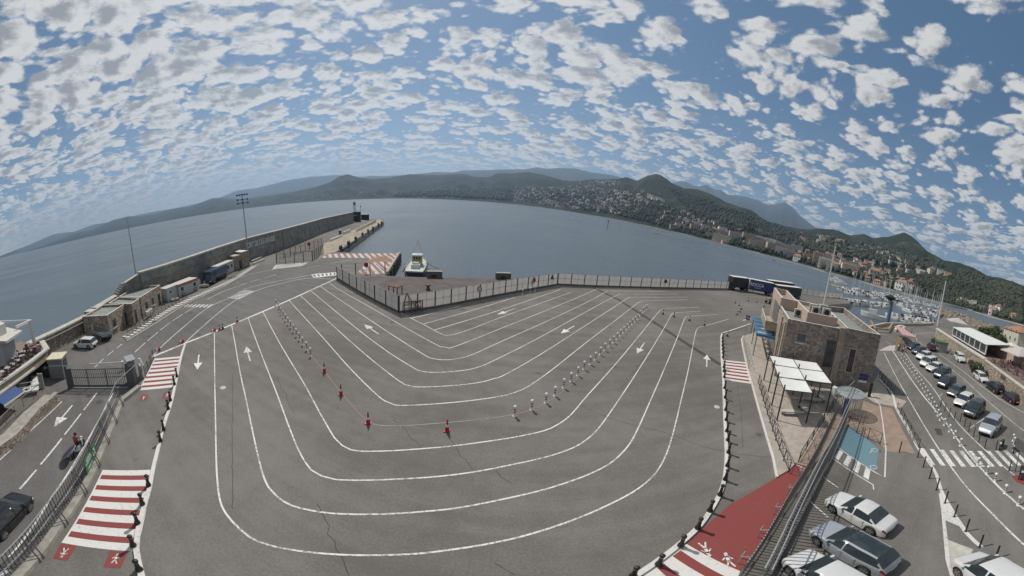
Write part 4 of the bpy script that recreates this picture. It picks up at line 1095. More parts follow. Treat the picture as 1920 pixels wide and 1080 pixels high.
p = G(677, 415.5); t = thing('signal_mast', p, 'thin pale signal mast right beside the lighthouse', 'mast')
q = MB(); q.tube((p.x, p.y, 0), (p.x, p.y, 10), .16, M_WHT); q.build('pole', t); q = MB(); q.lathe((p.x, p.y, 9), [(.4, 0), (.4, .9)], M_GREYM, 8); q.build('lamp', t)
p = G(683, 412.6); t = thing('quay_hut', p, 'low dark hut with flat roof to the right of the lighthouse', 'hut')
q = MB(); q.box((p.x, p.y, 1.9), (6.5, 3.5, 3.6), M_DARKB); q.build('wall', t); q = MB(); q.box((p.x, p.y, 3.78), (6.8, 3.8, .16), M_CONCL); q.build('roof', t)

# ---- tall poles
M_PALEM = mat('pale_galvanised_steel', (.55, .55, .52), .5, .05)
def pole(p, h, label, name='light_mast', heads=0, r=.16, arm=True, lean=0):
    t = thing(name, p, label, 'light mast' if heads else 'pole')
    q = MB(); q.tube((p.x, p.y, 0), (p.x, p.y, h), r, M_PALEM if r > .25 else M_GREYM, 8, r * .5); q.build('pole', t)
    q = MB(); q.box((p.x, p.y, .15), (.6, .6, .3), M_CONC); q.build('foot', t)
    if heads:
        f = facing(p); s = Vector((0, 0, 1)).cross(f)
        for j, z in enumerate((h - .3, h - 1.5, h - 2.4)[: 3 if heads > 2 else 1]):
            q = MB(); q.bar(Vector((p.x, p.y, z)) - s * 1.6, Vector((p.x, p.y, z)) + s * 1.6, .12, .12, M_DGREY)
            cb = q.build('crossbar', t)
            for i in range(heads if j == 0 else 3):
                c = Vector((p.x, p.y, z - .05)) + s * (-1.4 + 2.8 * i / max(1, (heads if j == 0 else 3) - 1)) + f * .2
                q = MB(); q.box(c, (.45, .45, .38), M_BLACK, rz=atan2(f.y, f.x)); q.build('floodlight', cb)
    return t
pole(G(467.5, 498.5), 18.6, 'tall floodlight mast with three rows of lamps beside the breakwater wall', heads=5, r=.22)
P_ = Vector((-60.8, 16.5, 0)); hp = 0
r = RAY(254, 509); D_ = hypot(P_.x, P_.y); q0 = Vector((r.x, r.y, 0)).normalized() * D_
r2 = RAY(237.5, 408); pole(q0, H + r2.z / hypot(r2.x, r2.y) * D_, 'thin bare pole rising behind the stepped sea wall', 'pole')
# small lamp post on the left offices
g1 = G(265, 593); pole(G(290, 604), 5.2, 'thin lamp post in front of the stone offices', 'lamp_post', r=.06)
# poles on the right, measured at about the terminal
def pole_far(top, base, D, label, heads=0, r=.14, z0=0.0):
    a = FAR(*base, D); p = Vector((a.x, a.y, 0)); rr = RAY(*top); return pole(p, H + rr.z / hypot(rr.x, rr.y) * D, label, heads=heads, r=r, name='light_mast' if heads else 'pole')
pole_far((1568.7, 462.5), (1545, 570), 75, 'tall pale pole rising behind the terminal roof', r=.3)
pole(G(1757.5, 611), HT((1757.5, 611), (1777, 527)), 'tall pale light mast at the bend of the marina road', heads=1, r=.42)
pole_far((1854, 497), (1852, 518), 1500, 'dark radio mast standing on the far hilltop', r=1.6)
p = G(1505, 556); pole(G(1503, 556), 6, 'short grey pole behind the parked trailers', 'pole', r=.12)
def lamp(px, top, base, lab):
    b_ = G(*base); return pole(b_, HT(base, top), lab, 'lamp_post', r=.07)
lamp(0, (1779, 694), (1775, 727), 'slim lamp post in front of the grey parked car of the taxi rank'); lamp(0, (1738, 660), (1734, 690), 'slim lamp post between the white cars of the taxi rank')

# ---- cones
CONE = {}
def cone(p, h, m, lab, dark=False, lying=False):
    t = thing('traffic_cone', p, lab, 'traffic cone', 'traffic cones on the boarding lanes')
    M = Matrix.Identity(4)
    T_ = Matrix.Translation(p) @ (Matrix.Rotation(radians(85), 4, 'X') @ Matrix.Translation((0, 0, -.1)) if lying else Matrix.Identity(4))
    if lying: T_ = Matrix.Translation(p + Vector((0, 0, .2))) @ Matrix.Rotation(radians(85), 4, 'X')
    q = MB(); q.T = T_; q.box((0, 0, .03), (.42, .42, .06), m); q.build('base', t)
    q = MB(); q.T = T_; q.lathe((0, 0, .06), [(.17, 0), (.12, h * .33), (.119, h * .34), (.03, h)], m, 12); cn = q.build('cone', t, smooth=False)
    q = MB(); q.T = T_; q.lathe((0, 0, .06), [(.128, h * .36), (.098, h * .56)], M_WHT, 12); q.build('reflective_band', cn)
M_CONE = mat('red_cone_plastic', (0.36, 0.022, 0.022), .5, .1)
M_CONED = mat('dark_cone_plastic', (0.05, 0.014, 0.014), .5, .1)
for (x, y), lab in (((690.5, 794), 'red cone at the lower left bend of the thin marked line'), ((639.5, 740.5), 'red cone second up from the bend on the thin pink line'), ((608.5, 698), 'red cone just below the left row of white bollards'), ((838, 808), 'red cone standing alone below the middle of the lanes')):
    cone(G(x, y), 1.0, M_CONE, lab)
for (x, y), lab, ly in (((445, 604), 'single red cone standing on the thick white line', 0), ((412, 619), 'upright red cone in the cluster on the thick white line', 0), ((403.5, 621), 'red cone lying tipped over in the cluster on the thick line', 1), ((418, 617), 'black-footed cone at the right of the cluster on the thick line', 0), ((344, 642), 'flattened red cone on the thick line near the tall kerb', 1), ((300, 657), 'flattened red cone at the far left end of the thick line', 1)):
    cone(G(x, y), .8, M_CONED if 'black' in lab else M_CONE, lab, lying=bool(ly))
for i, (x, y) in enumerate([(1243, 589.5), (1263.5, 594.5), (1292.5, 601.5), (1320.5, 610.5)]):
    cone(G(x, y), .95, M_CONED, 'dark cone at the top of a right-hand lane line, %s from the left' % ORD[i])
cone(G(1363.5, 630.5), .9, M_CONED, 'dark cone standing just right of the curved kerb corner')
for i, (x, y) in enumerate([(1382, 590.5), (1387, 585.5), (1390, 581), (1386, 573.5), (1378.5, 568.5), (1403, 565), (1418.5, 567), (1432.5, 575)]):
    cone(G(x, y), .9, M_CONED, 'small dark cone in the scattered group near the terminal canopy, %s from the front' % ORD[i])

# ---- bollards: white-capped flexible posts and black posts
def white_post():
    t = thing('lane_bollard', (0, 0, 0), 'x', 'bollard')
    q = MB(); q.lathe((0, 0, 0), [(.16, 0), (.10, .05), (.085, .12), (.085, .72)], M_WHT, 10); q.build('post', t, smooth=False)
    q = MB(); q.lathe((0, 0, .70), [(.08, 0), (.13, .05), (.145, .13), (.11, .21), (.03, .25)], M_WHT, 10); q.build('cap', t, smooth=True)
    for z_ in (.32, .53): q = MB(); q.lathe((0, 0, z_), [(.093, 0), (.093, .11)], mat('blue_grey_band', (.08, .10, .13), .5), 10); q.build('band', t)
    return t
def black_post():
    t = thing('kerb_bollard', (0, 0, 0), None, 'bollard')
    q = MB(); q.lathe((0, 0, 0.11), [(.17, 0), (.16, .1), (.10, .3), (.085, .75), (.10, .82)], M_BLACK, 10); q.build('post', t, smooth=True)
    q = MB(); q.lathe((0, 0, .9), [(.10, 0), (.125, .05), (.12, .13), (.06, .18)], M_BLACK, 10); q.build('cap', t, smooth=True)
    q = MB(); q.lathe((0, 0, .86), [(.106, 0), (.106, .035)], M_GREYM, 10); q.build('band', t)
    return t
protoW = white_post(); protoB = black_post(); usedp = set()
def place(proto, p, lab, group, rz=0):
    if proto.name in usedp: o = copy_tree(proto)
    else: o = proto; usedp.add(proto.name)
    o.location = p; o.rotation_euler.z = rz; o['label'] = lab; o['group'] = group
    return o
BR = [(964.5, 779.5), (996.5, 768), (1023, 755), (1040, 742), (1056.5, 727), (1070, 715), (1083, 704), (1094.5, 692.5), (1106, 683), (1116, 675), (1125, 665), (1133.5, 657.5), (1142, 649.5), (1150, 643), (1156.5, 636.5), (1163, 630), (1169, 624.5), (1175, 618.5), (1180, 613.5), (1185.5, 609), (1190.5, 604), (1195.5, 599.5), (1200, 592), (1205.5, 586), (1209, 583.5), (1212, 580.5)]
for i, p in enumerate(BR): place(protoW, G(*p), 'white-capped bollard in the long right-hand row, %s from its near end' % ORD[i], 'white bollards in the long right-hand row')
s8 = [(300, 100), (345, 150), (352, 190), (378, 232), (410, 280), (445, 330), (483, 385), (520, 435), (565, 497), (607, 560), (652, 618), (702, 692), (760, 768), (820, 862)]
for i, (x, y) in enumerate(s8): place(protoW, G(480 + x / 8, 560 + y / 8), 'white-capped bollard in the short left-hand row, %s from its far end' % ORD[i], 'white bollards in the left-hand row')
for i, p in enumerate([(979.5, 552), (994, 548.5), (1003, 546)]): place(protoW, G(*p), 'white bollard in the trio before the fence, %s of three' % ['left', 'middle', 'right'][i], 'three bollards before the fence')
BLs = [(332, 708), (327.5, 723), (320, 753), (316, 769), (307.4, 808), (301.5, 829), (279.2, 912.5), (267.6, 947.5), (258.5, 983), (250.5, 1025), (262, 1070)]
for i, p in enumerate(BLs): place(protoB, G(*p), 'black bollard on the left white kerb, %s from its far end' % ORD[i], 'black bollards on the left kerb')
BRs = [(1354, 636.5), (1354, 643), (1354, 650), (1354.5, 657), (1355, 664), (1355, 672), (1356.5, 691), (1356.5, 698.5), (1357.5, 709.5), (1358, 730), (1359, 748), (1360, 771), (1361, 790), (1362, 811), (1364, 828), (1365, 851), (1363, 876), (1358.8, 901.5), (1349, 930.5), (1330, 960), (1307.5, 992.5), (1275.5, 1025), (1234, 1060), (1186, 1082)]
for i, p in enumerate(BRs): place(protoB, G(*p), 'black bollard on the curved right kerb, %s from its far end' % ORD[i], 'black bollards on the right kerb')
# road bollards on the right (white)
WR = [(1783.5, 805), (1779, 799), (1769.5, 796), (1778, 806)]
for i, (x, y) in enumerate([(1770, 797.5), (1779.5, 809.5), (1789, 821), (1800, 836), (1833, 873), (1850, 889), (1865, 903), (1884, 925), (1909, 947.5)]):
    place(protoW, G(x, y), 'white road bollard by the zebra crossing, %s from the far side' % ORD[i], 'white bollards of the right-hand road')
for i in range(19):
    tt = i / 18; x = 1690 + (1762 - 1690) * tt ** 1.0; y = 672 + (788 - 672) * (tt * .72 + tt * tt * .28)
    place(protoW, G(x, y), 'white road bollard in the far row beside the taxi rank, %s from the far end' % ORD[i], 'white bollards beside the taxi rank')
for i, (x, y) in enumerate([(1899, 827), (1901, 833)]): place(protoW, G(x, y), '%s of two white bollards between the motorcycles' % ['farther', 'nearer'][i], 'white bollards between the motorcycles')
# thin black posts of the car park edge
def thin_post():
    t = thing('thin_bollard', (0, 0, 0), None, 'bollard')
    q = MB(); q.lathe((0, 0, 0), [(.055, 0), (.055, 1.12), (.03, 1.18)], M_BLACK, 8); q.build('post', t)
    q = MB(); q.lathe((0, 0, 0), [(.11, 0), (.11, .02)], M_DGREY, 8); q.build('foot_plate', t)
    return t
protoT = thin_post()
for i, (x, y) in enumerate([(1686, 847.5), (1720.5, 857.5), (1731, 876), (1742.5, 897.5), (1755.5, 919), (1771.5, 943.5), (1789, 969), (1810.5, 996.5), (1836, 1026.5), (1866, 1047)]):
    place(protoT, G(x, y), 'thin black post along the car park edge, %s from the top' % ORD[i], 'thin black posts of the car park')
for i, (x, y) in enumerate([(1763, 762), (1771, 771), (1779, 781), (1789, 788), (1800, 790), (1808, 800), (1816, 809), (1825, 819), (1835, 829), (1846, 841), (1867, 844), (1892, 883), (1910, 899)]):
    place(protoT, G(x, y), 'thin dark post before the taxi rank cars, %s from the far end' % ORD[i], 'thin dark posts of the taxi rank')
# ================================================================== LEFT SIDE: OFFICES, CONTAINERS, GATE, TERRACE
def away(a, b_):
    """unit normal of edge a-b pointing away from the camera"""
    d = (b_ - a).normalized(); n_ = Vector((-d.y, d.x, 0))
    if n_.dot(a + b_) < 0: n_ = -n_
    return n_
def face_rect(q, a, b_, u0, u1, z0, z1, m, out=0.03, th=0.06):
    """thin slab on the face a-b (ground line), from u0..u1 (metres along) and z0..z1"""
    d = (b_ - a).normalized(); n_ = -away(a, b_)
    c = a + d * (u0 + u1) / 2 + n_ * (out - th / 2 + .0)
    q.box((c.x, c.y, (z0 + z1) / 2), (u1 - u0, th, z1 - z0), m, rz=atan2(d.y, d.x))
def opening(parent, a, b_, u, w, z0, z1, name='window', frame=M_LIGHTST, pane=M_GLASS, sill=True):
    q = MB(); face_rect(q, a, b_, u - w / 2 - .12, u + w / 2 + .12, z0 - .1, z1 + .15, frame, .03); f = q.build(name, parent)
    q = MB(); face_rect(q, a, b_, u - w / 2, u + w / 2, z0, z1, pane, .045); q.build('pane' if name == 'window' else 'leaf', f)
    if sill and name == 'window': q = MB(); face_rect(q, a, b_, u - w / 2 - .25, u + w / 2 + .25, z0 - .24, z0 - .1, M_CONCL, .14, .24); q.build('sill', f)
    return f
def flat_building(name, foot, h, wallm, label, roofm, par=.35, pw=.28, cat='building', capm=None, group=None, z0=0.0):
    """flat roofed block with a parapet; foot = ground polygon"""
    t = thing(name, foot[0] + Vector((0, 0, z0)), label, cat, group)
    q = MB(); q.prism([(p.x, p.y) for p in foot], z0 + (-.3 if z0 == 0 else 0), h - par, wallm, mtop=roofm); w = q.build('wall', t)
    c = sum(foot, Vector()) / len(foot)
    ring = foot + [foot[0]]
    q = MB()
    n = len(foot)
    inn = []
    for i, p in enumerate(foot):
        d1 = (p - foot[i - 1]).normalized(); d2 = (foot[(i + 1) % n] - p).normalized()
        area = sum(foot[j].x * foot[(j + 1) % n].y - foot[(j + 1) % n].x * foot[j].y for j in range(n))
        sg = 1 if area > 0 else -1
        n1 = Vector((-d1.y, d1.x, 0)) * sg; n2_ = Vector((-d2.y, d2.x, 0)) * sg
        bis = (n1 + n2_); bis = bis / max(.3, bis.length_squared / 2) if bis.length > .1 else n1
        inn.append(p + bis * pw)
    vs = []
    for p, i_ in zip(foot, inn): vs += [(p.x, p.y, h - par), (p.x, p.y, h), (i_.x, i_.y, h), (i_.x, i_.y, h - par)]
    f1, f2 = [], []
    for i in range(n):
        a, b_ = 4 * i, 4 * ((i + 1) % n)
        f1 += [(a, a + 1, b_ + 1, b_), (a + 2, a + 3, b_ + 3, b_ + 2)]; f2 += [(a + 1, a + 2, b_ + 2, b_ + 1)]
    q.add(vs, f1, wallm); q.add(vs, f2, capm or M_ROOFW); q.build('parapet', t)
    return t
M_ROOFG = mat('grey_green_roof', (0.20, 0.215, 0.195), .9, .12, 1.5)
h1 = 3.4
B1 = [G(154, 593.5, h1), G(201, 591, h1), G(234.5, 569.5, h1), G(192, 571.5, h1)]
B1 = [Vector((p.x, p.y, 0)) for p in B1]
t = flat_building('stone_office', B1, h1, M_RUBBLE, 'front low stone office with grey flat roof beside the parked flatbed truck', M_ROOFG)
opening(t, B1[1], B1[2], 1.6, .9, 1.1, 2.3); opening(t, B1[1], B1[2], (B1[2] - B1[1]).length - .45, .7, 0.1, 2.2, 'door')
B2 = [Vector((G(*p, 3.5).x, G(*p, 3.5).y, 0)) for p in [(236.5, 569.5), (246, 569.5), (262, 558.5), (222, 556.5), (203, 568.5)]]
t = flat_building('stone_office', B2, 3.5, M_RUBBLE, 'middle stone office block with recessed entrance and pale roof edge', M_ROOFG)
opening(t, B2[1], B2[2], .9, .8, 0.1, 2.3, 'door')
B3 = [Vector((G(*p, 3.55).x, G(*p, 3.55).y, 0)) for p in [(262.6, 558.2), (300.5, 534.5), (257, 536.5), (223, 556)]]
t = flat_building('stone_office', B3, 3.6, M_RUBBLE, 'rear stone office block next to the white containers, with small windows', M_ROOFG)
L3 = (B3[1] - B3[0]).length
for u in (.22, .52): opening(t, B3[0], B3[1], L3 * u, .8, 1.1, 2.3)
opening(t, B3[0], B3[1], L3 * .84, .9, 0.1, 2.3, 'door')
q = MB()
for i in range(3): p = G(278, 597) + Vector((-.5 * i, .6 * i, 0)); q.box((p.x, p.y, .9), (.5, .5, .6), M_WHT); q.tube((p.x, p.y, 0), (p.x, p.y, .7), .04, M_DGREY)
tag(q.build('meter_box', loc=G(278, 597)), 'row of small pale utility boxes before the rear stone office', 'utility box')
def pbox(name, a, b_, depth, h, m, label, cat, roofm=None, group=None, z0=0.1, roof_over=.08):
    a = G(*a) if not isinstance(a, Vector) else a; b_ = G(*b_) if not isinstance(b_, Vector) else b_
    n_ = away(a, b_); t = thing(name, a, label, cat, group)
    foot = [a, b_, b_ + n_ * depth, a + n_ * depth]
    q = MB(); q.prism([(p.x, p.y) for p in foot], z0, h, m); q.build('body', t)
    d = (b_ - a).normalized()
    fo = [a - d * roof_over - n_ * roof_over, b_ + d * roof_over - n_ * roof_over, b_ + d * roof_over + n_ * (depth + roof_over), a - d * roof_over + n_ * (depth + roof_over)]
    q = MB(); q.prism([(p.x, p.y) for p in fo], h, h + .12, roofm or M_ROOFW); q.build('roof', t)
    return t, a, b_
M_CONT = mat('white_container_paint', (0.40, 0.41, 0.39), .6, .06, 2)
t, a, b_ = pbox('container', (315, 567), (334, 558.5), 2.6, 2.5, M_CONT, 'small grey white container cabin next to the rear stone office', 'container', group='site cabins by the sea wall')
q = MB(); face_rect(q, a, b_, .9, 1.3, 1.5, 1.9, M_BLACK); q.build('vent', t)
t, a, b_ = pbox('container', (337, 558.5), (372, 544.2), 2.6, 2.5, M_CONT, 'white container cabin with a red band along its top', 'container', group='site cabins by the sea wall')
L_ = (b_ - a).length
q = MB(); face_rect(q, a, b_, 0.02, L_ - .02, 2.05, 2.5, mat('faded_red_trim', (.34, .12, .085), .7, .15, 3), .03); q.build('red_trim', t)
for u in (.18, .84):
    opening(t, a, b_, L_ * u, .8, 1.1, 1.9, sill=False, frame=M_WHT)
    d = (b_ - a).normalized(); n_ = -away(a, b_); c = a + d * L_ * u + n_ * .12 + Vector((0, 0, .55)); M = Matrix((d, Vector((0, 0, 1)), n_)).transposed()
    q = MB(); q.lathe(c, [(.40, 0), (.40, .05)], M_DGREY, 16, M); q.lathe(c + n_ * .052, [(.24, 0), (.24, .02)], M_CONT, 16, M); q.build('fan_grille', t)
t, a, b_ = pbox('container', (411, 522.5), (440, 508.5), 2.8, 2.7, M_CONT, 'long white container cabin with three windows behind the blue truck', 'container', group='site cabins by the sea wall')
for u in (.2, .62, .84): opening(t, a, b_, (b_ - a).length * u, .9, 1.2, 2.1, sill=False, frame=M_WHT)
t, a, b_ = pbox('storage_hut', (441, 507), (455, 503), 5.0, 3.4, M_RUBBLE, 'pinkish stone hut with a door between the cabin and the mast', 'hut', roofm=M_CONCL)
opening(t, a, b_, 2.0, .9, .1, 2.2, 'door')
t, a, b_ = pbox('storage_hut', (455.5, 503), (468, 499.5), 5.5, 4.0, M_RUBBLE, 'taller brown hut with white roof slab right by the floodlight mast', 'hut', roofm=M_WHT)
# low wall band behind the cabins
q = MB(); q.wall([G(430, 500) , G(395, 522), G(320, 552)], .3, 0, 1.2, M_CONC); 
tag(q.build('low_wall', loc=G(395, 522)), 'low concrete wall behind the truck and the cabins', 'wall')
# clutter near the mast: white beams, dinghy
for i, (x0, y0, x1, y1, lab) in enumerate(((474, 497, 495, 489, 'pale beam on the ground right of the mast'), (472, 492, 490, 484, 'second pale beam farther back, right of the mast'), (478, 479, 490, 477, 'small pale dinghy lying against the breakwater wall'), (374, 540, 392, 538.5, 'pale cylinder roller lying in front of the blue truck'), (322, 566, 336, 562, 'pale bench slab in front of the grey cabin'))):
    q = MB(); a, b_ = G(x0, y0), G(x1, y1)
    if 'cylinder' in lab: q.tube(a + Vector((0, 0, .35)), b_ + Vector((0, 0, .35)), .34, M_CONC, 12)
    else: q.bar(a + Vector((0, 0, .3)), b_ + Vector((0, 0, .3)), .5, .35, M_CONCL)
    tag(q.build('beam' if 'beam' in lab else 'dinghy' if 'dinghy' in lab else 'roller' if 'roller' in lab or 'cylinder' in lab else 'bench', loc=a), lab, 'beam' if 'beam' in lab else 'boat' if 'dinghy' in lab else 'roller' if 'cylinder' in lab else 'bench')
# ---- simple trucks
M_TYRE = mat('tyre_rubber', (0.018, 0.018, 0.018), .85, .1)
M_RIM = mat('alloy_rim', (0.35, 0.35, 0.35), .35, .05, metal=.7)
def wheel(parent, c, axis, r=.33, w=.22, spokes=True):
    """wheel with rim; axis = horizontal unit vector pointing outwards"""
    u = Vector((0, 0, 1)); s = u.cross(axis); M = Matrix((s, u, axis)).transposed()
    q = MB(); q.lathe(c - axis * w / 2, [(r * .68, 0), (r * .94, 0), (r, w * .18), (r, w * .82), (r * .94, w), (r * .68, w)], M_TYRE, 20, M); wl = q.build('wheel', parent, smooth=False)
    q = MB(); q.lathe(c + axis * (w * .5 - .03), [(r * .66, 0), (r * .62, .012)], M_BLACK, 16, M)
    for i in range(5 if spokes else 0):
        a = 2 * pi * i / 5; dv = s * cos(a) + u * sin(a); q.bar(c + axis * (w * .5) , c + axis * (w * .5) + dv * r * .62, .075, .03, M_RIM, up=axis)
    if not spokes: q.lathe(c + axis * (w * .5 - .02), [(r * .5, 0), (r * .2, .05)], M_GREYM, 12, M)
    rg = 16
    vs = []
    for rr in (r * .60, r * .68):
        for i in range(rg): a = 2 * pi * i / rg; vs.append(c + axis * (w * .5 + .004) + (s * cos(a) + u * sin(a)) * rr)
    q.add(vs, [(i, (i + 1) % rg, rg + (i + 1) % rg, rg + i) for i in range(rg)], M_RIM)
    q.build('rim', wl)
    return wl
def truck(front, rear, W, cabL, cabH, bodyH, cabm, bodym, label, flatbed=False, bodyz=1.0, gr=None):
    d = (front - rear); L = d.length; d.normalize(); s = Vector((-d.y, d.x, 0)); rz = atan2(d.y, d.x)
    t = thing('truck', rear, label, 'truck', gr)
    def P(x, y, z): v = rear + d * x + s * y; return Vector((v.x, v.y, z))
    c = P(L - cabL / 2, 0, 0)
    q = MB(); rings = []
    prof = [(-cabL / 2, .55), (cabL / 2 - .05, .55), (cabL / 2, 1.25), (cabL / 2 - .25, cabH - .15), (cabL / 2 - .45, cabH), (-cabL / 2, cabH)]
    for y, sc in ((-W / 2, .97), (-W / 2 + .08, 1), (W / 2 - .08, 1), (W / 2, .97)):
        rings.append([P(L - cabL / 2 + x * sc, y, z) for x, z in prof])
    loft(q, rings, cabm); cb = q.build('cab', t)
    q = MB(); f0, f1 = P(L - .02, -W * .42, 1.45), P(L - .02, W * .42, 1.45)
    q.add([P(L - .03, -W * .43, 1.35), P(L - .03, W * .43, 1.35), P(L - .21, W * .41, cabH - .3), P(L - .21, -W * .41, cabH - .3)], [(0, 1, 2, 3)], M_GLASS)
    w_ = q.build('windshield', cb); w_.location += d * .04
    for sg in (-1, 1):
        q = MB(); q.box(P(L - cabL * .55, sg * (W / 2 + .012), cabH * .5 + .65), (cabL * .5, .02, (cabH - 1.6) * .7), M_GLASS, rz=rz); q.build('side_window', cb)
        q = MB(); q.box(P(L + .01, sg * W * .36, .85), (.06, .35, .2), M_WHT, rz=rz); q.build('headlight', cb)
    q = MB(); q.box(P((L - cabL) / 2, 0, .72), (L - cabL, W * .4, .3), M_DGREY, rz=rz); q.build('chassis', t)
    if flatbed:
        q = MB(); q.box(P((L - cabL) / 2 - .05, 0, bodyz), (L - cabL - .15, W, .1), bodym, rz=rz)
        for sg in (-1, 1): q.box(P((L - cabL) / 2 - .05, sg * (W / 2 - .03), bodyz + .25), (L - cabL - .15, .05, .4), bodym, rz=rz)
        q.box(P(0.05, 0, bodyz + .25), (.05, W - .12, .4), bodym, rz=rz); q.build('flatbed', t)
    else:
        q = MB(); q.box(P((L - cabL) / 2 - .05, 0, (bodyz + bodyH) / 2), (L - cabL - .2, W, bodyH - bodyz), bodym, rz=rz); q.build('cargo_body', t)
    for x in (L - cabL * .6, 1.1):
        for sg in (-1, 1): wheel(t, P(x, sg * (W / 2 - .12), .46), s * sg, .46, .26, spokes=False)
    return t
M_BLUET = carpaint('blue_truck_paint', (0.028, 0.06, 0.12))
truck(G(390, 535), G(421, 518), 2.4, 2.0, 2.9, 2.8, M_BLUET, M_BLUET, 'blue truck parked between the red-banded cabin and the white cabin')
q = MB(); c = G(372, 534); q.lathe((c.x, c.y, 0), [(.6, 0), (.6, .9), (.4, 1.3)], M_WHT, 12); tag(q.build('water_tank', loc=c), 'small white tank between the red-banded cabin and blue truck', 'tank')
truck(G(178, 627), G(205, 640), 1.8, 1.4, 2.0, 2.0, mat('white_truck_paint', (.45, .46, .45), .5), mat('grey_flatbed', (.28, .30, .30), .6), 'small flatbed truck parked in the shadow of the front stone office', flatbed=True, bodyz=.9)

# ---- railings of St Andrew's cross pattern
def cross_rail(P, h, n, label, m=M_BLACK, z0=0.0, r=.025):
    t = thing('cross_railing', P[0], label, 'railing')
    L = plen(P); pts = [walk(P, L * i / n)[0] for i in range(n + 1)]
    for p in pts: q = MB(); q.tube((p.x, p.y, z0), (p.x, p.y, z0 + h), r * 1.5, m, 6); q.build('post', t)
    for zr_ in (h, .12): q = MB(); q.pipe([p + Vector((0, 0, z0 + zr_)) for p in pts], r, m, 5); q.build('rail', t)
    for a, b_ in zip(pts, pts[1:]):
        for za, zb_ in ((.12, h), (h, .12)): q = MB(); q.tube(a + Vector((0, 0, z0 + za)), b_ + Vector((0, 0, z0 + zb_)), r * .8, m, 5); q.build('cross_brace', t)
    return t
cross_rail(GL([(240, 631), (263, 615), (290, 596), (320, 576), (350, 560)]), 1.0, 16, 'black crossed railing along the striped path of the stone offices', z0=.12)
cross_rail(GL([(259, 722), (275, 703), (288, 672)]), 1.1, 4, 'black crossed railing beside the upper left red and white crossing')

# ---- guard hut, sliding gate, gate cabinet, beam
t, a, b_ = pbox('gate_hut', (96, 712), (122, 711), 1.9, 2.5, mat('grey_hut_panel', (.17, .18, .165), .8, .1), 'grey gate hut with cream flat roof by the sliding gate', 'hut', roofm=mat('cream_roof', (.55, .50, .36), .8, .1), roof_over=.12)
q = MB(); face_rect(q, a, b_, .1, (b_ - a).length - .1, 1.7, 1.78, M_WHT, .03); q.build('trim', t)
e0, e1 = b_, b_ + away(a, b_) * 1.9
d = (e1 - e0).normalized(); q = MB(); c = (e0 + e1) / 2 + (b_ - a).normalized() * .03; q.box((c.x, c.y, 1.7), (1.1, .06, .9), M_GLASS, rz=atan2(d.y, d.x)); q.build('window', t)
GA, GB = G(135, 727), G(241, 726)
t = thing('sliding_gate', GA, 'wide sliding steel gate of thin vertical bars across the road', 'gate')
d = (GB - GA); L = d.length; d.normalize()
q = MB()
for z, w_ in ((.25, .22), (1.25, .07), (2.15, .08)): q.bar(GA + Vector((0, 0, z)), GB + Vector((0, 0, z)), .07, w_, M_DGREY)
for s in (0, .33, .66, 1): p = GA + d * L * s; q.box((p.x, p.y, 1.15), (.08, .08, 2.1), M_DGREY)
q.build('frame', t)
q = MB(); s = .12
while s < L: p = GA + d * s; q.box((p.x, p.y, 1.2), (.05, .05, 1.9), M_DGREY); s += .22
q.build('bars', t)
q = MB(); q.bar(GA + Vector((0, -.1, .02)), GB + Vector((0, -.1, .02)), .12, .04, M_GREYM); q.build('track', t)
for (x, y), lab in (((130, 729), 'dark gate post at the left end of the sliding gate'), ((244, 727), 'dark gate post at the right end of the sliding gate')):
    p = G(x, y); q = MB(); q.box((p.x, p.y, 1.35), (.3, .3, 2.7), M_DGREY); q.box((p.x, p.y + .35, 1.2), (.12, .5, 2.2), M_DGREY); tag(q.build('gate_post', loc=p), lab, 'gate post')
q = MB(); q.pipe([G(170, 697) + Vector((0, 0, 1.0)), G(232, 694) + Vector((0, 0, 1.0))], .06, M_WHT); q.tube(G(232, 694), G(232, 694) + Vector((0, 0, 1.1)), .15, M_WHT); tag(q.build('barrier_arm', loc=G(232, 694)), 'white barrier arm lying behind the sliding gate', 'barrier')
t = thing('gate_cabinet', G(252, 716), 'grey steel cabinet standing at the right end of the gate', 'cabinet')
p = G(251, 716); q = MB(); q.box((p.x, p.y, 1.3), (1.2, .7, 2.6), mat('grey_cabinet', (.22, .225, .23), .6, .08)); q.build('body', t)
q = MB(); q.box((p.x, p.y, 2.65), (1.5, 1.0, .08), M_GREYM); q.build('top', t)
t = thing('gate_motor', G(268, 706), 'white curved lamp arm and grey box behind the gate cabinet', 'lamp')
p = G(268, 706); q = MB(); q.box((p.x, p.y, .7), (.8, .6, 1.4), M_CONC); q.build('box', t)
q = MB(); q.pipe([p + Vector((.4, 0, 0)), p + Vector((.4, 0, 1.7)), p + Vector((.15, 0, 2.0)), p + Vector((-.3, 0, 1.9)), p + Vector((-.8, 0, 1.75))], .11, M_WHT, 8); q.build('arm', t)
# bins beside the hut
for i, (x, y) in enumerate(((84, 703), (89, 697), (82, 695), (90, 706))):
    p = G(x, y); q = MB(); q.box((p.x, p.y, .55), (.7, .6, 1.1), mat('green_black_bin', (.02, .03, .03), .6)); tag(q.build('waste_bin', loc=p), 'dark waste bin beside the grey gate hut', 'waste bin', 'dark bins by the gate hut')

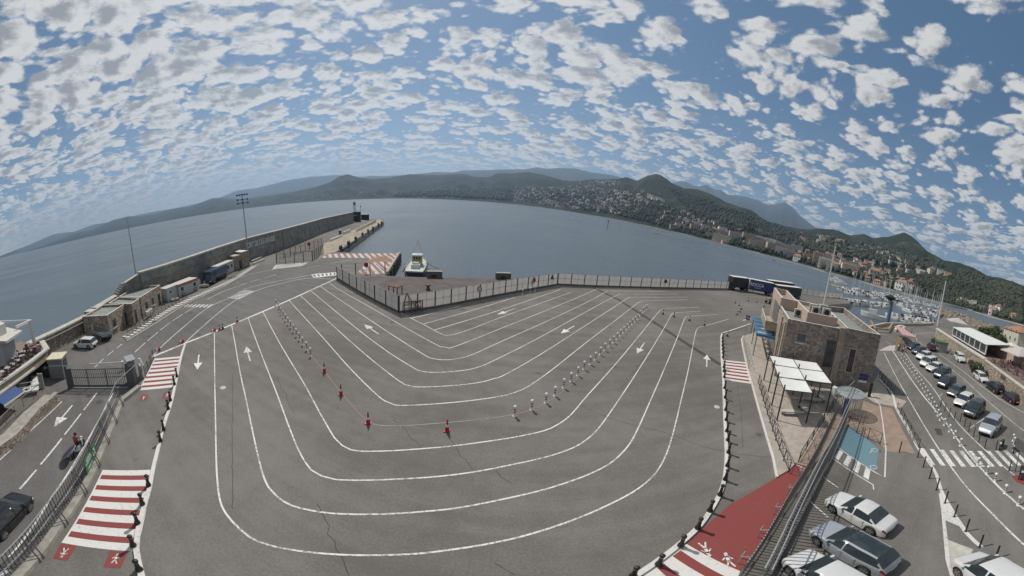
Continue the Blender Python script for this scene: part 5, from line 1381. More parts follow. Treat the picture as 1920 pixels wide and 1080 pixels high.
# ---- parapet fence between the two roads
FB = GL([(229, 754), (207.5, 810), (160, 917), (107.5, 995), (42.5, 1077), (20, 1100)])
FB = spline(FB, 2.0)
t = thing('road_fence', FB[0], 'long slanting fence of steel pickets on a concrete kerb between the two left roads', 'fence')
q = MB(); q.wall([G(262, 728)] + offs(FB, .0), .5, 0, .35, mat('plinth_concrete', (0.27, 0.25, 0.21), .9, .15, 2)); q.build('plinth', t)
FT = [p + Vector((0, 0, 2.15)) for p in offs(FB, -.18)]; FM = [p + Vector((0, 0, 1.15)) for p in offs(FB, -.18)]; FO = [p + Vector((0, 0, .45)) for p in offs(FB, -.18)]
q = MB(); q.pipe([G(262, 722) + Vector((0, 0, 2.3))] + FT, .032, M_GREYM, 6); q.build('top_rail', t)
q = MB(); q.pipe(FM, .03, M_GREYM, 6); q.build('middle_rail', t)
q = MB(); q.pipe(FO, .03, M_DGREY, 6); q.build('bottom_rail', t)
q = MB(); Pp = offs(FB, -.18); L = plen(Pp); s = 4.5
while s < L: p, d = walk(Pp, s); q.box((p.x, p.y, 1.3), (.034, .034, 1.75), mat('fence_picket', (.07, .065, .06), .6)); s += .25
q.build('pickets', t)
s = .6
while s < L:
    p, d = walk(Pp, s); n_ = Vector((d.y, -d.x, 0)); 
    if n_.x < 0: n_ = -n_
    for e in (0, .28): q = MB(); q.bar(p + d * e + Vector((0, 0, 2.15)), p + d * e + n_ * .5 + Vector((0, 0, .05)), .05, .05, M_DGREY); q.build('strut', t)
    s += 2.7
# green notice on it
p, d = walk(Pp, 9.2); 
gp = G(178, 845, 1.0); cl = min(range(len(Pp)), key=lambda i: (Pp[i] - Vector((gp.x, gp.y, 0))).length); d = (Pp[min(cl + 1, len(Pp) - 1)] - Pp[max(cl - 1, 0)]).normalized(); n_ = Vector((-d.y, d.x, 0))
if n_.dot(-Pp[cl]) < 0: n_ = -n_
t = thing('notice_board', Pp[cl], 'green notice board with white writing fixed low on the left fence', 'sign')
rt = Vector((0, 0, 1)).cross(n_); c = Pp[cl] + n_ * .07 + Vector((0, 0, 1.05)); M = Matrix((rt, Vector((0, 0, 1)), n_)).transposed()
q = MB(); q.box(c, (2.1, 1.15, .04), mat('green_sign', (.035, .16, .065), .5, .05), M=M); bd = q.build('board', t)
text("ACCUEIL\nPASSAGERS", .24, surfM(c + n_ * .03 + rt * -.35 + Vector((0, 0, .2)), rt, Vector((0, 0, 1))), M_WHT, parent=bd, name='lettering')
text("WELCOME", .18, surfM(c + n_ * .03 + rt * -.35 + Vector((0, 0, -.38)), rt, Vector((0, 0, 1))), M_WHT, parent=bd, name='lettering')
q = MB(); q.box(c + n_ * .03 + rt * .65, (.36, .5, .012), M_WHT, M=M); q.box(c + n_ * .04 + rt * .65 + Vector((0, 0, .05)), (.2, .26, .012), mat('green_sign', (.035, .16, .065), .5, .05), M=M); q.build('pictogram', bd)

# ---- stone wall, walkway with railing, lower deck
LW = GL([(113, 752), (78, 784), (41, 829), (0, 860), (-25, 885)])
t = thing('stone_wall', LW[0], 'low rubble stone wall along the left road below the walkway railing', 'wall')
q = MB(); q.wall(offs(LW, -.3), .5, 0, 1.0, M_RUBBLE, mtop=M_CONC); q.build('wall_body', t)
WK = offs(LW, -1.3)
if (WK[0] - LW[0]).dot(LW[0]) < 0: WK = offs(LW, 1.3)
t = thing('walkway', WK[0], 'pale sloping walkway behind the low stone wall', 'walkway')
q = MB(); q.wall(WK, 1.2, 0, .55, M_CONC); q.build('slab', t)
WR_ = [p + (p - l).normalized() * .9 for p, l in zip(WK, LW)]
t = thing('walkway_railing', WR_[0], 'brown handrail with thin posts along the sloping walkway', 'railing')
q = MB(); q.pipe([p + Vector((0, 0, 1.85)) for p in WR_], .045, mat('brown_rail', (.22, .16, .12), .6), 6); q.build('handrail', t)
L = plen(WR_); s = 0
while s <= L: p, d = walk(WR_, s); q = MB(); q.tube((p.x, p.y, .75), (p.x, p.y, 1.85), .03, M_DGREY, 5); q.build('post', t); s += 1.6
q = MB()
for z in (1.1, 1.4, 1.65): q.pipe([p + Vector((0, 0, z)) for p in WR_], .012, M_DGREY, 4)
q.build('cables', t)
M_DECK = mat('dark_brown_deck', (0.055, 0.038, 0.032), .8, .15, 3)
dk = [p + (p - l).normalized() * 2.2 for p, l in zip(WK, LW)]; dk2 = [p + (p - l).normalized() * 9 for p, l in zip(WK, LW)]
t = thing('timber_deck', dk[1], 'dark brown plank deck under the terrace at the left edge', 'deck')
foot = [dk[1], dk[2], dk[3], dk[4], dk2[4], dk2[3], dk2[2], dk2[1]]
q = MB(); q.prism([(p.x, p.y) for p in foot], .0, .55, M_DECK); q.build('platform', t)
q = MB()
for i in range(26):
    a = lerp(dk[1], dk[4], i / 25); b_ = lerp(dk2[1], dk2[4], i / 25); q.bar(a + Vector((0, 0, .565)), b_ + Vector((0, 0, .565)), .03, .02, M_BLACK)
q.build('plank_gaps', t)
# white lower terrace with chairs
c = G(56, 728)
t = thing('lower_terrace', c, 'small white railed platform with dark chairs under the terrace edge', 'platform')
q = MB(); q.box((c.x, c.y, .5), (4.2, 2.6, .2), M_WHT); q.build('floor', t)
q = MB(); 
for z in (1.1, 1.6): q.pipe([Vector((c.x - 2, c.y - 1.2, z)), Vector((c.x + 2, c.y - 1.2, z)), Vector((c.x + 2, c.y + 1.2, z))], .03, M_WHT)
for x in (-2, 0, 2): q.tube((c.x + x, c.y - 1.2, .5), (c.x + x, c.y - 1.2, 1.6), .03, M_WHT)
q.build('railing', t)
def chair(p, m, rz, lab, group, z=0):
    t = thing('chair', p + Vector((0, 0, z)), lab, 'chair', group)
    R = rotz(rz)
    T_ = Matrix.Translation(p + Vector((0, 0, z))) @ R
    q = MB(); q.T = T_; q.box((0, 0, .45), (.46, .46, .06), m); q.build('seat', t)
    q = MB(); q.T = T_; q.box((0, .22, .72), (.44, .05, .5), m); q.build('backrest', t)
    for x in (-.2, .2):
        for y in (-.2, .2): q = MB(); q.T = T_; q.box((x, y, .22), (.04, .04, .44), M_DGREY); q.build('leg', t)
    return t
for i in range(4): chair(c + Vector((-1.3 + .9 * i, .2, 0)), M_BLACK, .3 * i, 'black chair on the small white railed platform', 'black chairs on the white platform', z=.6)

# ---- upper terrace
ZT = 3.0
TE = [Vector((G(*p, ZT).x, G(*p, ZT).y, 0)) for p in [(88, 654), (60, 676), (0, 718), (-40, 745)]]
TEo = [Vector((-44.5, -8.5, 0)), Vector((-40, -14, 0)), Vector((-33, -19, 0)), Vector((-28, -21, 0))]
t = thing('terrace', TE[0], 'raised stone terrace with pale coping and tan masonry edge', 'terrace')
foot = TE + TEo[::-1]
q = MB(); q.prism([(p.x, p.y) for p in foot], 1.75, ZT - .12, mat('tan_plaster', (.30, .25, .18), .9, .15, 1.5), mtop=mat('terrace_floor', (.19, .14, .125), .9, .15, 1.5)); q.build('slab', t)
q = MB(); q.wall(offs(TE, 0.0), .5, ZT - .12, ZT + .12, M_ROOFW); q.build('coping', t)
q = MB(); q.bar(TE[1] + Vector((0, 0, 2.1)), TE[3] + Vector((0, 0, 2.1)), .62, .16, M_CONCL); q.build('string_course', t)
for i, (x, y) in enumerate(((77, 729), (82, 729))):
    p = G(x, y); q = MB(); q.tube((p.x, p.y, 0), (p.x - .2, p.y, 1.8), .16, M_CONC); q.build('pillar', t)
# blue awning under the terrace edge
p0 = G(28, 727, 1.9); p1 = G(-10, 752, 1.9)
t = thing('awning', p0, 'blue awning with white edge under the terrace at the left edge', 'awning')
d = (p1 - p0).normalized(); n_ = Vector((-d.y, d.x, 0)); n_ = n_ if n_.dot(-p0) > 0 else -n_
q = MB(); q.add([p0 + Vector((0, 0, .2)), p1 + Vector((0, 0, .2)), p1 + n_ * 1.3 - Vector((0, 0, .15)), p0 + n_ * 1.3 - Vector((0, 0, .15)), p0 + Vector((0, 0, .1)), p1 + Vector((0, 0, .1)), p1 + n_ * 1.3 - Vector((0, 0, .25)), p0 + n_ * 1.3 - Vector((0, 0, .25))],
      [(0, 1, 2, 3), (7, 6, 5, 4), (0, 4, 5, 1), (2, 6, 7, 3), (1, 5, 6, 2), (3, 7, 4, 0)], mat('blue_awning', (.04, .075, .19), .8, .06)); q.build('canopy', t)
q = MB(); q.bar(p0 + n_ * 1.32 - Vector((0, 0, .3)), p1 + n_ * 1.32 - Vector((0, 0, .3)), .05, .2, M_WHT); q.build('valance', t)
# building on the terrace
M_RENDER = mat('grey_render', (.34, .335, .315), .85, .05, 1)
cb = G(13, 690, ZT); cb.z = 0
dd_ = Vector((-.55, -.83, 0)); nn_ = Vector((-.83, .55, 0))
foot = [cb, cb + dd_ * 8, cb + dd_ * 8 + nn_ * 6, cb + nn_ * 2.2]
hB = 3.1
t = flat_building('terrace_building', foot, ZT + hB, M_RENDER, 'grey rendered flat-roofed building on the terrace at the left edge', M_ROOFG, z0=ZT)
ov = [foot[0] + Vector((1.2, .9, 0)), foot[1] + Vector((.8, -.4, 0)), foot[2], foot[3] + Vector((-.3, 1.2, 0))]
q = MB(); q.prism([(p.x, p.y) for p in ov], ZT + hB + .02, ZT + hB + .3, M_RENDER, mtop=M_ROOFW); q.build('roof_canopy', t)
pp = [lerp(foot[i], sum(foot, Vector()) / 4, .25) for i in range(4)]
q = MB(); q.prism([(p.x, p.y) for p in pp], ZT + hB + .3, ZT + hB + 1.5, M_RENDER, mtop=M_ROOFW); q.build('upper_parapet', t)
# white portal frame
pb = G(67, 656, ZT); hp = HT((67, 656), (56, 600), ZT)
t = thing('portal_frame', pb, 'tall white portal frame rising from the terrace against the sea', 'frame')
q = MB(); q.box((pb.x, pb.y, ZT + hp / 2), (.55, .35, hp), M_WHT, rz=.5); q.build('column', t)
e1 = Vector((G(30, 612, ZT + hp).x, G(30, 612, ZT + hp).y, ZT + hp)); e2 = Vector((G(-5, 602, ZT + hp).x, G(-5, 602, ZT + hp).y, ZT + hp))
tp = Vector((pb.x, pb.y, ZT + hp - .1)); e1.z = e2.z = tp.z
q = MB(); q.bar(tp, e1, .25, .3, M_WHT); q.build('beam', t); q = MB(); q.bar(tp + Vector((0, .2, 0)), e2, .15, .25, M_WHT); q.build('beam', t)
def cafe_table(p, lab, group, z, top):
    t = thing('table', p + Vector((0, 0, z)), lab, 'table', group)
    q = MB(); q.T = Matrix.Translation((p.x, p.y, z)); q.box((0, 0, .73), (.7, .7, .04), top); q.build('tabletop', t)
    q = MB(); q.T = Matrix.Translation((p.x, p.y, z)); q.tube((0, 0, 0), (0, 0, .72), .035, M_DGREY, 6); q.box((0, 0, .02), (.4, .4, .03), M_DGREY); q.build('leg', t)
    return t
M_PINKT = mat('pinkish_tabletop', (.26, .15, .135), .7, .1); M_GREYT = mat('grey_tabletop', (.35, .34, .33), .7, .1)
M_MAROON = mat('maroon_chair', (.09, .045, .045), .7, .1)
tt0, tc0 = None, None
for i, (x, y) in enumerate([(74, 660), (66, 664), (58, 671), (50, 667), (60, 661), (43, 681), (36, 676), (34, 690), (25, 697), (27, 685), (16, 704), (8, 711), (45, 673)]):
    p = G(x, y - 3, ZT); p.z = 0; tm = M_PINKT if i < 5 else M_GREYT
    if i in (0, 5): tt0 = cafe_table(p, 'x', 'x', ZT, tm); o = tt0
    else: o = copy_tree(tt0); o.location = p + Vector((0, 0, ZT))
    o['label'] = 'pinkish cafe table in the far corner of the left terrace' if i < 5 else 'grey cafe table along the coping of the left terrace'
    o['group'] = 'pinkish tables of the left terrace' if i < 5 else 'grey tables of the left terrace'
    for j, (ax, ay) in enumerate(((.75, .1), (-.75, -.1))):
        cp = p + Vector((ax, ay, 0))
        if tc0 is None: tc0 = chair(cp, M_MAROON, 0, 'x', 'x', z=ZT); o2 = tc0
        else: o2 = copy_tree(tc0); o2.location = cp + Vector((0, 0, ZT)); o2.rotation_euler.z = random.uniform(0, 6)
        o2['label'] = 'dark maroon chair at a table of the left terrace'; o2['group'] = 'dark chairs of the left terrace'
# stone wall right side of the terrace corner down to the lot
t = thing('stone_wall', G(90, 700), 'rubble wall rising from the parking lot to the terrace corner', 'wall')
q = MB(); q.wall([Vector((TE[0].x, TE[0].y, 0)), Vector((TE[0].x - 4.5, TE[0].y - 1.0, 0))], .8, 0, ZT - .1, M_RUBBLE, mtop=M_CONCL); q.build('wall_body', t)
# ================================================================== TERMINAL BUILDING, PERGOLA, RIGHT FENCES
HF, HW = 7.6, 7.85
def TP(x, y, z): v = G(x, y, z); return Vector((v.x, v.y, 0))
TB_ = TP(1478.4, 597.5, HF); TC_ = TP(1575, 616, HF); TE_ = TP(1460.6, 569, HF)
uu = (TC_ - TB_).normalized(); vv = Vector((-uu.y, uu.x, 0))
if vv.dot(TE_ - TB_) < 0: vv = -vv
def TL(u, v): return TB_ + uu * u + vv * v
Lf = (TC_ - TB_).length
t = flat_building('terminal_building', [TL(0, 0), TL(Lf, 0), TL(Lf, 18), TL(0, 18)], HF, M_TERM, 'two-storey brown stone ferry terminal with stepped flat roofs beside the pergola', M_ROOFG, par=.45)
TERM = t
def onface(a, b_, x, y):
    """ray through pixel hits the vertical plane a-b: distance along and height"""
    d = (b_ - a).normalized(); n_ = Vector((-d.y, d.x, 0)); r = RAY(x, y); o = Vector((0, 0, H))
    tt = (a - o).dot(n_) / r.dot(n_); p = o + r * tt
    return (p - a).dot(d), p.z
A_, B_ = TL(0, 0), TL(Lf, 0)
def pane_px(parent, a, b_, x0, y0, x1, y1, frame=M_LIGHTST, sill=True, name='window', pane=M_GLASS):
    u0, z0 = onface(a, b_, (x0 + x1) / 2, y1); u1, z1 = onface(a, b_, (x0 + x1) / 2, y0)
    ua, _ = onface(a, b_, x0, (y0 + y1) / 2); ub, _ = onface(a, b_, x1, (y0 + y1) / 2)
    w = abs(ub - ua); return opening(parent, a, b_, (ua + ub) / 2, w, z0, z1, name, frame, pane, sill)
M_WGL = glass('grey_blue_window', (.06, .075, .085), .15)
pane_px(t, A_, B_, 1494, 626, 1511, 641, pane=M_WGL)
f = pane_px(t, A_, B_, 1547, 639, 1562, 688, frame=M_DGREY, sill=False)
# left wall: pale stone with pilasters, upper window, entrance glass
def left_slab(name, v0, v1, z0, z1, m, out=.06, th=.12, parent=t):
    c = TL(0, (v0 + v1) / 2) - uu * (out - th / 2); q = MB(); q.box((c.x, c.y, (z0 + z1) / 2), (v1 - v0, th, z1 - z0), m, rz=atan2(vv.y, vv.x)); return q.build(name, parent)
M_PINKR = mat('pinkish_render', (.42, .31, .25), .85, .05, 1)
left_slab('stone_facing', .05, 18, 0.1, HF - .5, M_LIGHTST)
for v in (.3, 3.2): left_slab('pilaster', v, v + .8, .1, HF - .55, M_LIGHTST, .25, .2)
left_slab('slit_window', 1.7, 2.5, .6, HF - 1.2, mat('dark_brown_shutter', (.05, .035, .025), .8), .12, .1)
left_slab('window', 8.0, 13.5, 4.6, 7.5, mat('window_blinds', (.12, .12, .12), .6, .25, 6), .12, .08)
left_slab('entrance_glass', 5.4, 12.5, .15, 2.9, mat('green_glass_front', (.035, .05, .045), .15, .3, 1), .14, .1)
# upper roof boxes
def px_poly(pts, z): return [TP(x, y, z) for x, y in pts]
fU = [TL(.4, 9.5), TL(.4, 18.2), TL(Lf + 5, 18.2), TL(Lf + 5, 12.5), TL(Lf * .6, 12.5), TL(Lf * .6, 9.5)]
def high_block(foot, z0, z1, label_part, m, roof, par=.9):
    e = flat_building(label_part, [p.copy() for p in foot], z1, m, None, roof, par=par, z0=z0)
    for ch in list(e.children):
        ch.parent = t; ch.location = e.location - t.location; ch.name = label_part
    bpy.data.objects.remove(e)
q_ = 0
high_block([TL(-.05, 8.0), TL(2.6, 8.0), TL(2.6, 18.3), TL(-.05, 18.3)], HF - .4, 8.75, 'stair_tower', M_PINKR, M_ROOFG)
P1 = TP(1515, 585, 8.7); P2 = TP(1571, 596, 8.7)
ua, va = (P1 - TB_).dot(uu), (P1 - TB_).dot(vv); ub = (P2 - TB_).dot(uu)
high_block([TL(ua, va), TL(ub, va), TL(ub, va + 8.5), TL(ua, va + 8.5)], HF - .4, 8.7, 'roof_block', M_PINKR, mat('roof_screed', (.25, .22, .18), .9, .1), par=.5)
# wing
w0, w1, w2 = TP(1588, 614.5, HW), TP(1652, 628, HW), TP(1583, 577, HW)
wdir = (w1 - w0).normalized()
w3 = w0 + (w2 - w1) * .82
wing = [w0, w1, w2, w3]
tw = flat_building('terminal_wing', wing, HW, M_TERM, 'right-hand stone wing of the terminal with blue plates low on its wall', M_ROOFG, par=.9, capm=M_ROOFW)
pane_px(tw, w0, w1, 1590, 654, 1601, 698, frame=M_PINKR, sill=False, pane=M_GLASS)
n_ = -away(w0, w1); dw = (w1 - w0).normalized()
u_, z_ = onface(w0, w1, 1619, 707)
M_BLUEP = mat('blue_plate', (.035, .04, .14), .5, .05)
q = MB()
for dz_ in (0, -.42): c = w0 + dw * u_ + n_ * .05; q.box((c.x, c.y, z_ + .25 + dz_), (1.3, .05, .34), M_BLUEP, rz=atan2(dw.y, dw.x))
c = w0 + dw * u_ + n_ * .05; q.box((c.x, c.y, z_ - .62), (1.2, .05, .3), M_WHT, rz=atan2(dw.y, dw.x)); q.build('wall_plate', tw)
q = MB(); a_, b_ = TL(Lf + .05, 0), w0; mid = (a_ + b_) / 2
q.prism([(p.x, p.y) for p in (TL(Lf + .02, -.15), w0 + (TL(Lf, 0) - w0) * .02, w3, TL(Lf + .02, 3))], 0, HW - .12, M_LIGHTST); q.build('stone_return', tw)
p = G(1629, 744); q = MB(); q.tube((p.x, p.y, 0), (p.x, p.y, 1.9), .22, M_BLACK, 10); tag(q.build('dark_post', loc=p), 'thick black post at the outer corner of the terminal wing', 'post')
# rooftop machines
def ac(p, rz, s, lab):
    t2 = thing('air_conditioner', p, lab, 'air conditioner', 'roof machines of the terminal')
    T_ = Matrix.Translation(p) @ rotz(rz)
    q = MB(); q.T = T_; q.box((0, 0, s * .55), (1.1 * s, .45 * s, 1.0 * s), M_CONCL); q.build('casing', t2)
    q = MB(); q.T = T_; M = Matrix(((1, 0, 0), (0, 0, -1), (0, 1, 0))); q.lathe((0, -.24 * s, s * .55), [(.36 * s, 0), (.36 * s, .03)], M_BLACK, 14, M); q.build('fan', t2)
    return t2
zr = 8.25
for i, (u, v, s) in enumerate(((ub - 1.3, va + 1.6, 1.1), (ub - 2.9, va + 1.8, 1.0), (ub - 1.2, va + 3.4, 1.2), (ub - 2.8, va + 3.6, 1.0))):
    pp = TL(u, v); ac(Vector((pp.x, pp.y, zr)), atan2(uu.y, uu.x), s, 'rooftop air conditioner in the white cluster, %s of four' % ORD[i])
pp = TL(2.2, 4.6); ac(Vector((pp.x, pp.y, HF - .42)), atan2(uu.y, uu.x), 1.0, 'single air conditioner box on the lower green roof of the terminal')
# balcony and louvred canopy
bz = 4.3
tb = thing('balcony', TL(-1.4, 11), 'pale balcony with parapet above the blue canopy', 'balcony')
q = MB(); q.prism([(p.x, p.y) for p in (TL(-1.9, 6.8), TL(-.12, 6.8), TL(-.12, 15), TL(-1.9, 15))], bz - .25, bz, M_PINKR); q.build('floor', tb)
q = MB(); q.wall([TL(-.14, 6.8), TL(-1.9, 6.8), TL(-1.9, 15)], .16, bz, bz + 1.05, M_LIGHTST, mtop=M_ROOFW); q.build('parapet', tb)
M_CBL = mat('blue_canopy_steel', (.03, .17, .33), .5, .08)
tc_ = thing('louvre_canopy', TL(-2.9, 7), 'bright blue louvred canopy over the terminal entrance', 'canopy')
cz = 3.25
q = MB(); q.bar(TL(-.2, 6.3) + Vector((0, 0, cz)), TL(-3.0, 6.3) + Vector((0, 0, cz)), .25, .35, M_CBL); q.bar(TL(-3.0, 6.2) + Vector((0, 0, cz)), TL(-3.0, 17.5) + Vector((0, 0, cz)), .16, .25, M_CBL); q.bar(TL(-.25, 6.3) + Vector((0, 0, cz)), TL(-.25, 17.5) + Vector((0, 0, cz)), .16, .25, M_CBL); q.build('frame', tc_)
q = MB()
for i in range(9): v = 7.2 + i * 1.2; q.bar(TL(-.3, v) + Vector((0, 0, cz)), TL(-2.95, v + (.5 if i % 2 else -.1)) + Vector((0, 0, cz)), .5, .06, M_CBL)
q.build('louvres', tc_)
for v in (6.4, 11.8, 17.2): p = TL(-2.9, v); q = MB(); q.tube((p.x, p.y, .1), (p.x, p.y, cz), .07, M_DGREY); q.build('post', tc_)
p = G(1396, 629); t2 = thing('blue_sign', p, 'small square blue sign on a thin pole before the blue canopy', 'sign')
q = MB(); q.tube((p.x, p.y, 0), (p.x, p.y, 3.2), .035, M_GREYM); q.build('pole', t2)
f_ = facing(p); q = MB(); q.box((p.x, p.y, 3.1), (.75, .05, .75), M_BLUEP, rz=atan2(f_.y, f_.x) + pi / 2); pl_ = q.build('plate', t2)
q = MB(); c = p + f_ * .04; 
for ax in ((0, 0, .5, .1), (0, 0, .1, .5)): q.box((c.x, c.y, 3.1), (ax[2], .03, ax[3]), M_WHT, rz=atan2(f_.y, f_.x) + pi / 2)
q.build('symbol', pl_)
# ---- pergola with white shade sails
SZ = 3.3
N_ = {k_: G(*v, SZ) for k_, v in {'11': (1442, 666), '12': (1487, 673), '13': (1531, 680), '21': (1451.6, 684), '22': (1497.5, 690.6), '23': (1544, 697), '31': (1459, 706.6), '32': (1509.7, 712), '33': (1561, 719.7), '41': (1470, 731), '42': (1524.7, 737.5)}.items()}
tp_ = thing('pergola', N_['41'] - Vector((0, 0, SZ)), 'black steel pergola with five white shade sails beside the terminal', 'pergola')
M_SAIL = mat('white_sailcloth', (.66, .655, .63), .8, .03, .6)
for cell in (('11', '12', '22', '21'), ('12', '13', '23', '22'), ('21', '22', '32', '31'), ('22', '23', '33', '32'), ('31', '32', '42', '41')):
    P4 = [N_[c_] for c_ in cell]; cc = sum(P4, Vector()) / 4; P4 = [lerp(p, cc, .035) for p in P4]
    n = 8; vs = []
    for j in range(n + 1):
        for i in range(n + 1):
            a = lerp(P4[0], P4[1], i / n); b2 = lerp(P4[3], P4[2], i / n); p = lerp(a, b2, j / n)
            vs.append(p - Vector((0, 0, .16 * sin(pi * i / n) * sin(pi * j / n))))
    fs = [(j * (n + 1) + i, j * (n + 1) + i + 1, (j + 1) * (n + 1) + i + 1, (j + 1) * (n + 1) + i) for j in range(n) for i in range(n)]
    q = MB(); q.add(vs, fs, M_SAIL); q.add([v - Vector((0, 0, .012)) for v in vs], [f[::-1] for f in fs], M_SAIL); q.build('shade_sail', tp_, smooth=True)
for k_, p in N_.items(): q = MB(); q.box((p.x, p.y, (SZ + .5) / 2 + .05), (.11, .11, SZ + .4), M_BLACK); q.build('post', tp_)
for a, b_ in (('11', '13'), ('21', '23'), ('31', '33'), ('41', '42'), ('11', '41'), ('12', '42'), ('13', '33')): q = MB(); q.bar(N_[a] + Vector((0, 0, .03)), N_[b_] + Vector((0, 0, .03)), .05, .05, M_BLACK); q.build('beam', tp_)
def bench(a, b_, lab):
    a, b_ = G(*a), G(*b_); t2 = thing('bench', a, lab, 'bench', 'benches under the shade sails'); d = (b_ - a).normalized()
    q = MB(); q.bar(a + Vector((0, 0, .5)), b_ + Vector((0, 0, .5)), .55, .12, M_CONCL); q.build('seat', t2)
    for s in (.12, .88): p = lerp(a, b_, s); q = MB(); q.box((p.x, p.y, .27), (.4, .25, .34), M_CONC, rz=atan2(d.y, d.x)); q.build('leg', t2)
bench((1463, 778), (1497, 780), 'concrete bench at the front left under the pergola'); bench((1499, 764), (1514, 780), 'concrete bench at the front middle under the pergola')
bench((1503, 753), (1538, 757), 'concrete bench across the middle of the pergola'); bench((1533, 744), (1546, 758), 'concrete bench at the far right under the pergola')
q = MB(); p = G(1562, 742); q.box((p.x, p.y, .6), (.7, .5, 1.1), M_WHT); tag(q.build('litter_box', loc=p), 'white cabinet beside the right edge of the pergola', 'cabinet')
# ---- railings in front of the terminal
cross_rail(GL([(1421, 719), (1432, 758), (1445, 800), (1458, 838), (1478, 886)], .1), 1.05, 11, 'black crossed railing along the paved forecourt of the terminal', z0=.1)
cross_rail(GL([(1393, 640), (1403, 690)], .1), 1.05, 5, 'thin grey crossed railing by the far end of the forecourt', m=M_GREYM, z0=.1, r=.02)
cross_rail(GL([(1497, 866), (1530, 812), (1562, 762), (1580, 735)], .1), 1.05, 9, 'black crossed railing between the forecourt and the tan ramp', z0=.1)
cross_rail(GL([(1590, 800), (1613, 817), (1650, 833)]), 1.2, 3, 'black crossed railing at the top edge of the blue parking bay')
cross_rail(GL([(1648, 706), (1662, 725), (1675, 742)]), 1.0, 5, 'black crossed railing behind the terminal wing')
cross_rail(GL([(1681, 769), (1690, 783), (1697, 799), (1706, 814), (1712, 827), (1722, 840)]), 1.0, 6, 'black crossed railing along the tan path by the zebra crossing')
# ---- the two tall fences at the lower right
F1 = spline(GL([(1383, 1088), (1440, 1007), (1475, 950), (1500, 912), (1521, 877), (1545, 830), (1566, 785)]), 1.5)
t = thing('picket_fence', F1[0], 'dark steel picket fence along the right edge of the red path', 'fence')
for z_ in (.2, 1.75): q = MB(); q.pipe([p + Vector((0, 0, z_)) for p in F1], .03, M_GREYM, 5); q.build('rail', t)
q = MB(); L = plen(F1); s = .1
while s < L: p, d = walk(F1, s); q.box((p.x, p.y, .95), (.034, .034, 1.8), M_DGREY); s += .22
q.build('pickets', t)
s = 1.0
while s < L:
    p, d = walk(F1, s); nn = Vector((-d.y, d.x, 0)); q = MB(); q.pipe([p + nn * .45 + Vector((0, 0, .02)), p + nn * .45 + Vector((0, 0, .7)), p + Vector((0, 0, .95))], .025, M_GREYM, 5); q.pipe([p + d * .4 + nn * .45 + Vector((0, 0, .02)), p + d * .4 + nn * .45 + Vector((0, 0, .7)), p + nn * .45 + Vector((0, 0, .7))], .025, M_GREYM, 5); q.build('bracket', t); s += 2.2
F2 = spline(GL([(1408, 1120), (1457, 1038), (1494, 972), (1524, 917), (1553, 866), (1575, 818), (1585, 795)]), 1.5)
t = thing('security_fence', F2[0], 'taller grey fence with a thick double top tube beside the parked cars', 'fence')
q = MB(); q.wall(F2, .45, 0, .3, mat('fence_foot_concrete', (0.10, 0.098, 0.092), 0.9, .2, 2)); q.build('footing', t)
n2_ = offs(F2, .12); n3_ = offs(F2, -.12)
q = MB(); q.pipe([p + Vector((0, 0, 2.72)) for p in n2_], .038, M_GREYM, 8); q.build('top_tube', t)
q = MB(); q.pipe([p + Vector((0, 0, 2.72)) for p in n3_], .032, M_GREYM, 8); q.build('top_tube', t)
q = MB(); L = plen(F2); s = .1
while s < L: p, d = walk(F2, s); q.box((p.x, p.y, 1.5), (.05, .05, 2.4), M_DGREY); s += .27
s = .2
while s < L: p, d = walk(F2, s); q.box((p.x, p.y, 2.72), (.05, .28, .04), M_DGREY, rz=atan2(d.y, d.x)); s += .26
q.build('pickets', t)
# ---- full-height turnstile with round glass roof
c = G(1596, 737, 2.5); c.z = 0; R = 1.65
t = thing('turnstile', c, 'round caged turnstile with a circular glass roof at the end of the tall fence', 'turnstile')
mg = bpy.data.materials.new('clear_roof_glass'); mg.use_nodes = True; bq = mg.node_tree.nodes['Principled BSDF']; bq.inputs['Base Color'].default_value = (.45, .52, .54, 1); bq.inputs['Alpha'].default_value = .35; bq.inputs['Roughness'].default_value = .1
q = MB(); q.lathe((c.x, c.y, 2.5), [(R, 0), (R, .03)], mg, 32); rf = q.build('glass_roof', t)
q = MB(); ring = [c + Vector((cos(i * pi / 16) * R, sin(i * pi / 16) * R, 2.54)) for i in range(33)]; q.pipe(ring, .05, M_GREYM, 6)
fd = (F2[-1] - F2[-2]).normalized(); fn = Vector((-fd.y, fd.x, 0))
for o_ in (-.18, .18): q.pipe([c + fn * o_ - fd * R * 1.3 + Vector((0, 0, 2.58)), c + fn * o_ + fd * R + Vector((0, 0, 2.58))], .06, M_GREYM, 6)
q.pipe([c - fn * R + Vector((0, 0, 2.55)), c + fn * R + Vector((0, 0, 2.55))], .035, M_GREYM, 6)
q.build('roof_ring', rf)
q = MB()
for i in range(40):
    a = i * pi / 20
    if abs(Vector((cos(a), sin(a), 0)).dot(fd)) < .35: continue
    q.tube((c.x + R * .97 * cos(a), c.y + R * .97 * sin(a), 0), (c.x + R * .97 * cos(a), c.y + R * .97 * sin(a), 2.5), .022, M_GREYM, 5)
q.build('cage_bars', t)
for sg in (-1, 1):
    cc = c + fn * sg * .75; q = MB(); q.tube((cc.x, cc.y, 0), (cc.x, cc.y, 2.45), .05, M_GREYM)
    for j in range(11):
        for kq in range(4):
            a = kq * pi / 2 + .4; q.tube((cc.x, cc.y, .3 + j * .2), (cc.x + .7 * cos(a), cc.y + .7 * sin(a), .3 + j * .2), .02, M_GREYM, 5)
    q.build('rotor', t)
p = c + fn * .2 - fd * 1.0; q = MB(); q.box((p.x, p.y, 1.1), (.5, .4, 2.0), M_BLUEP); q.build('control_box', t)
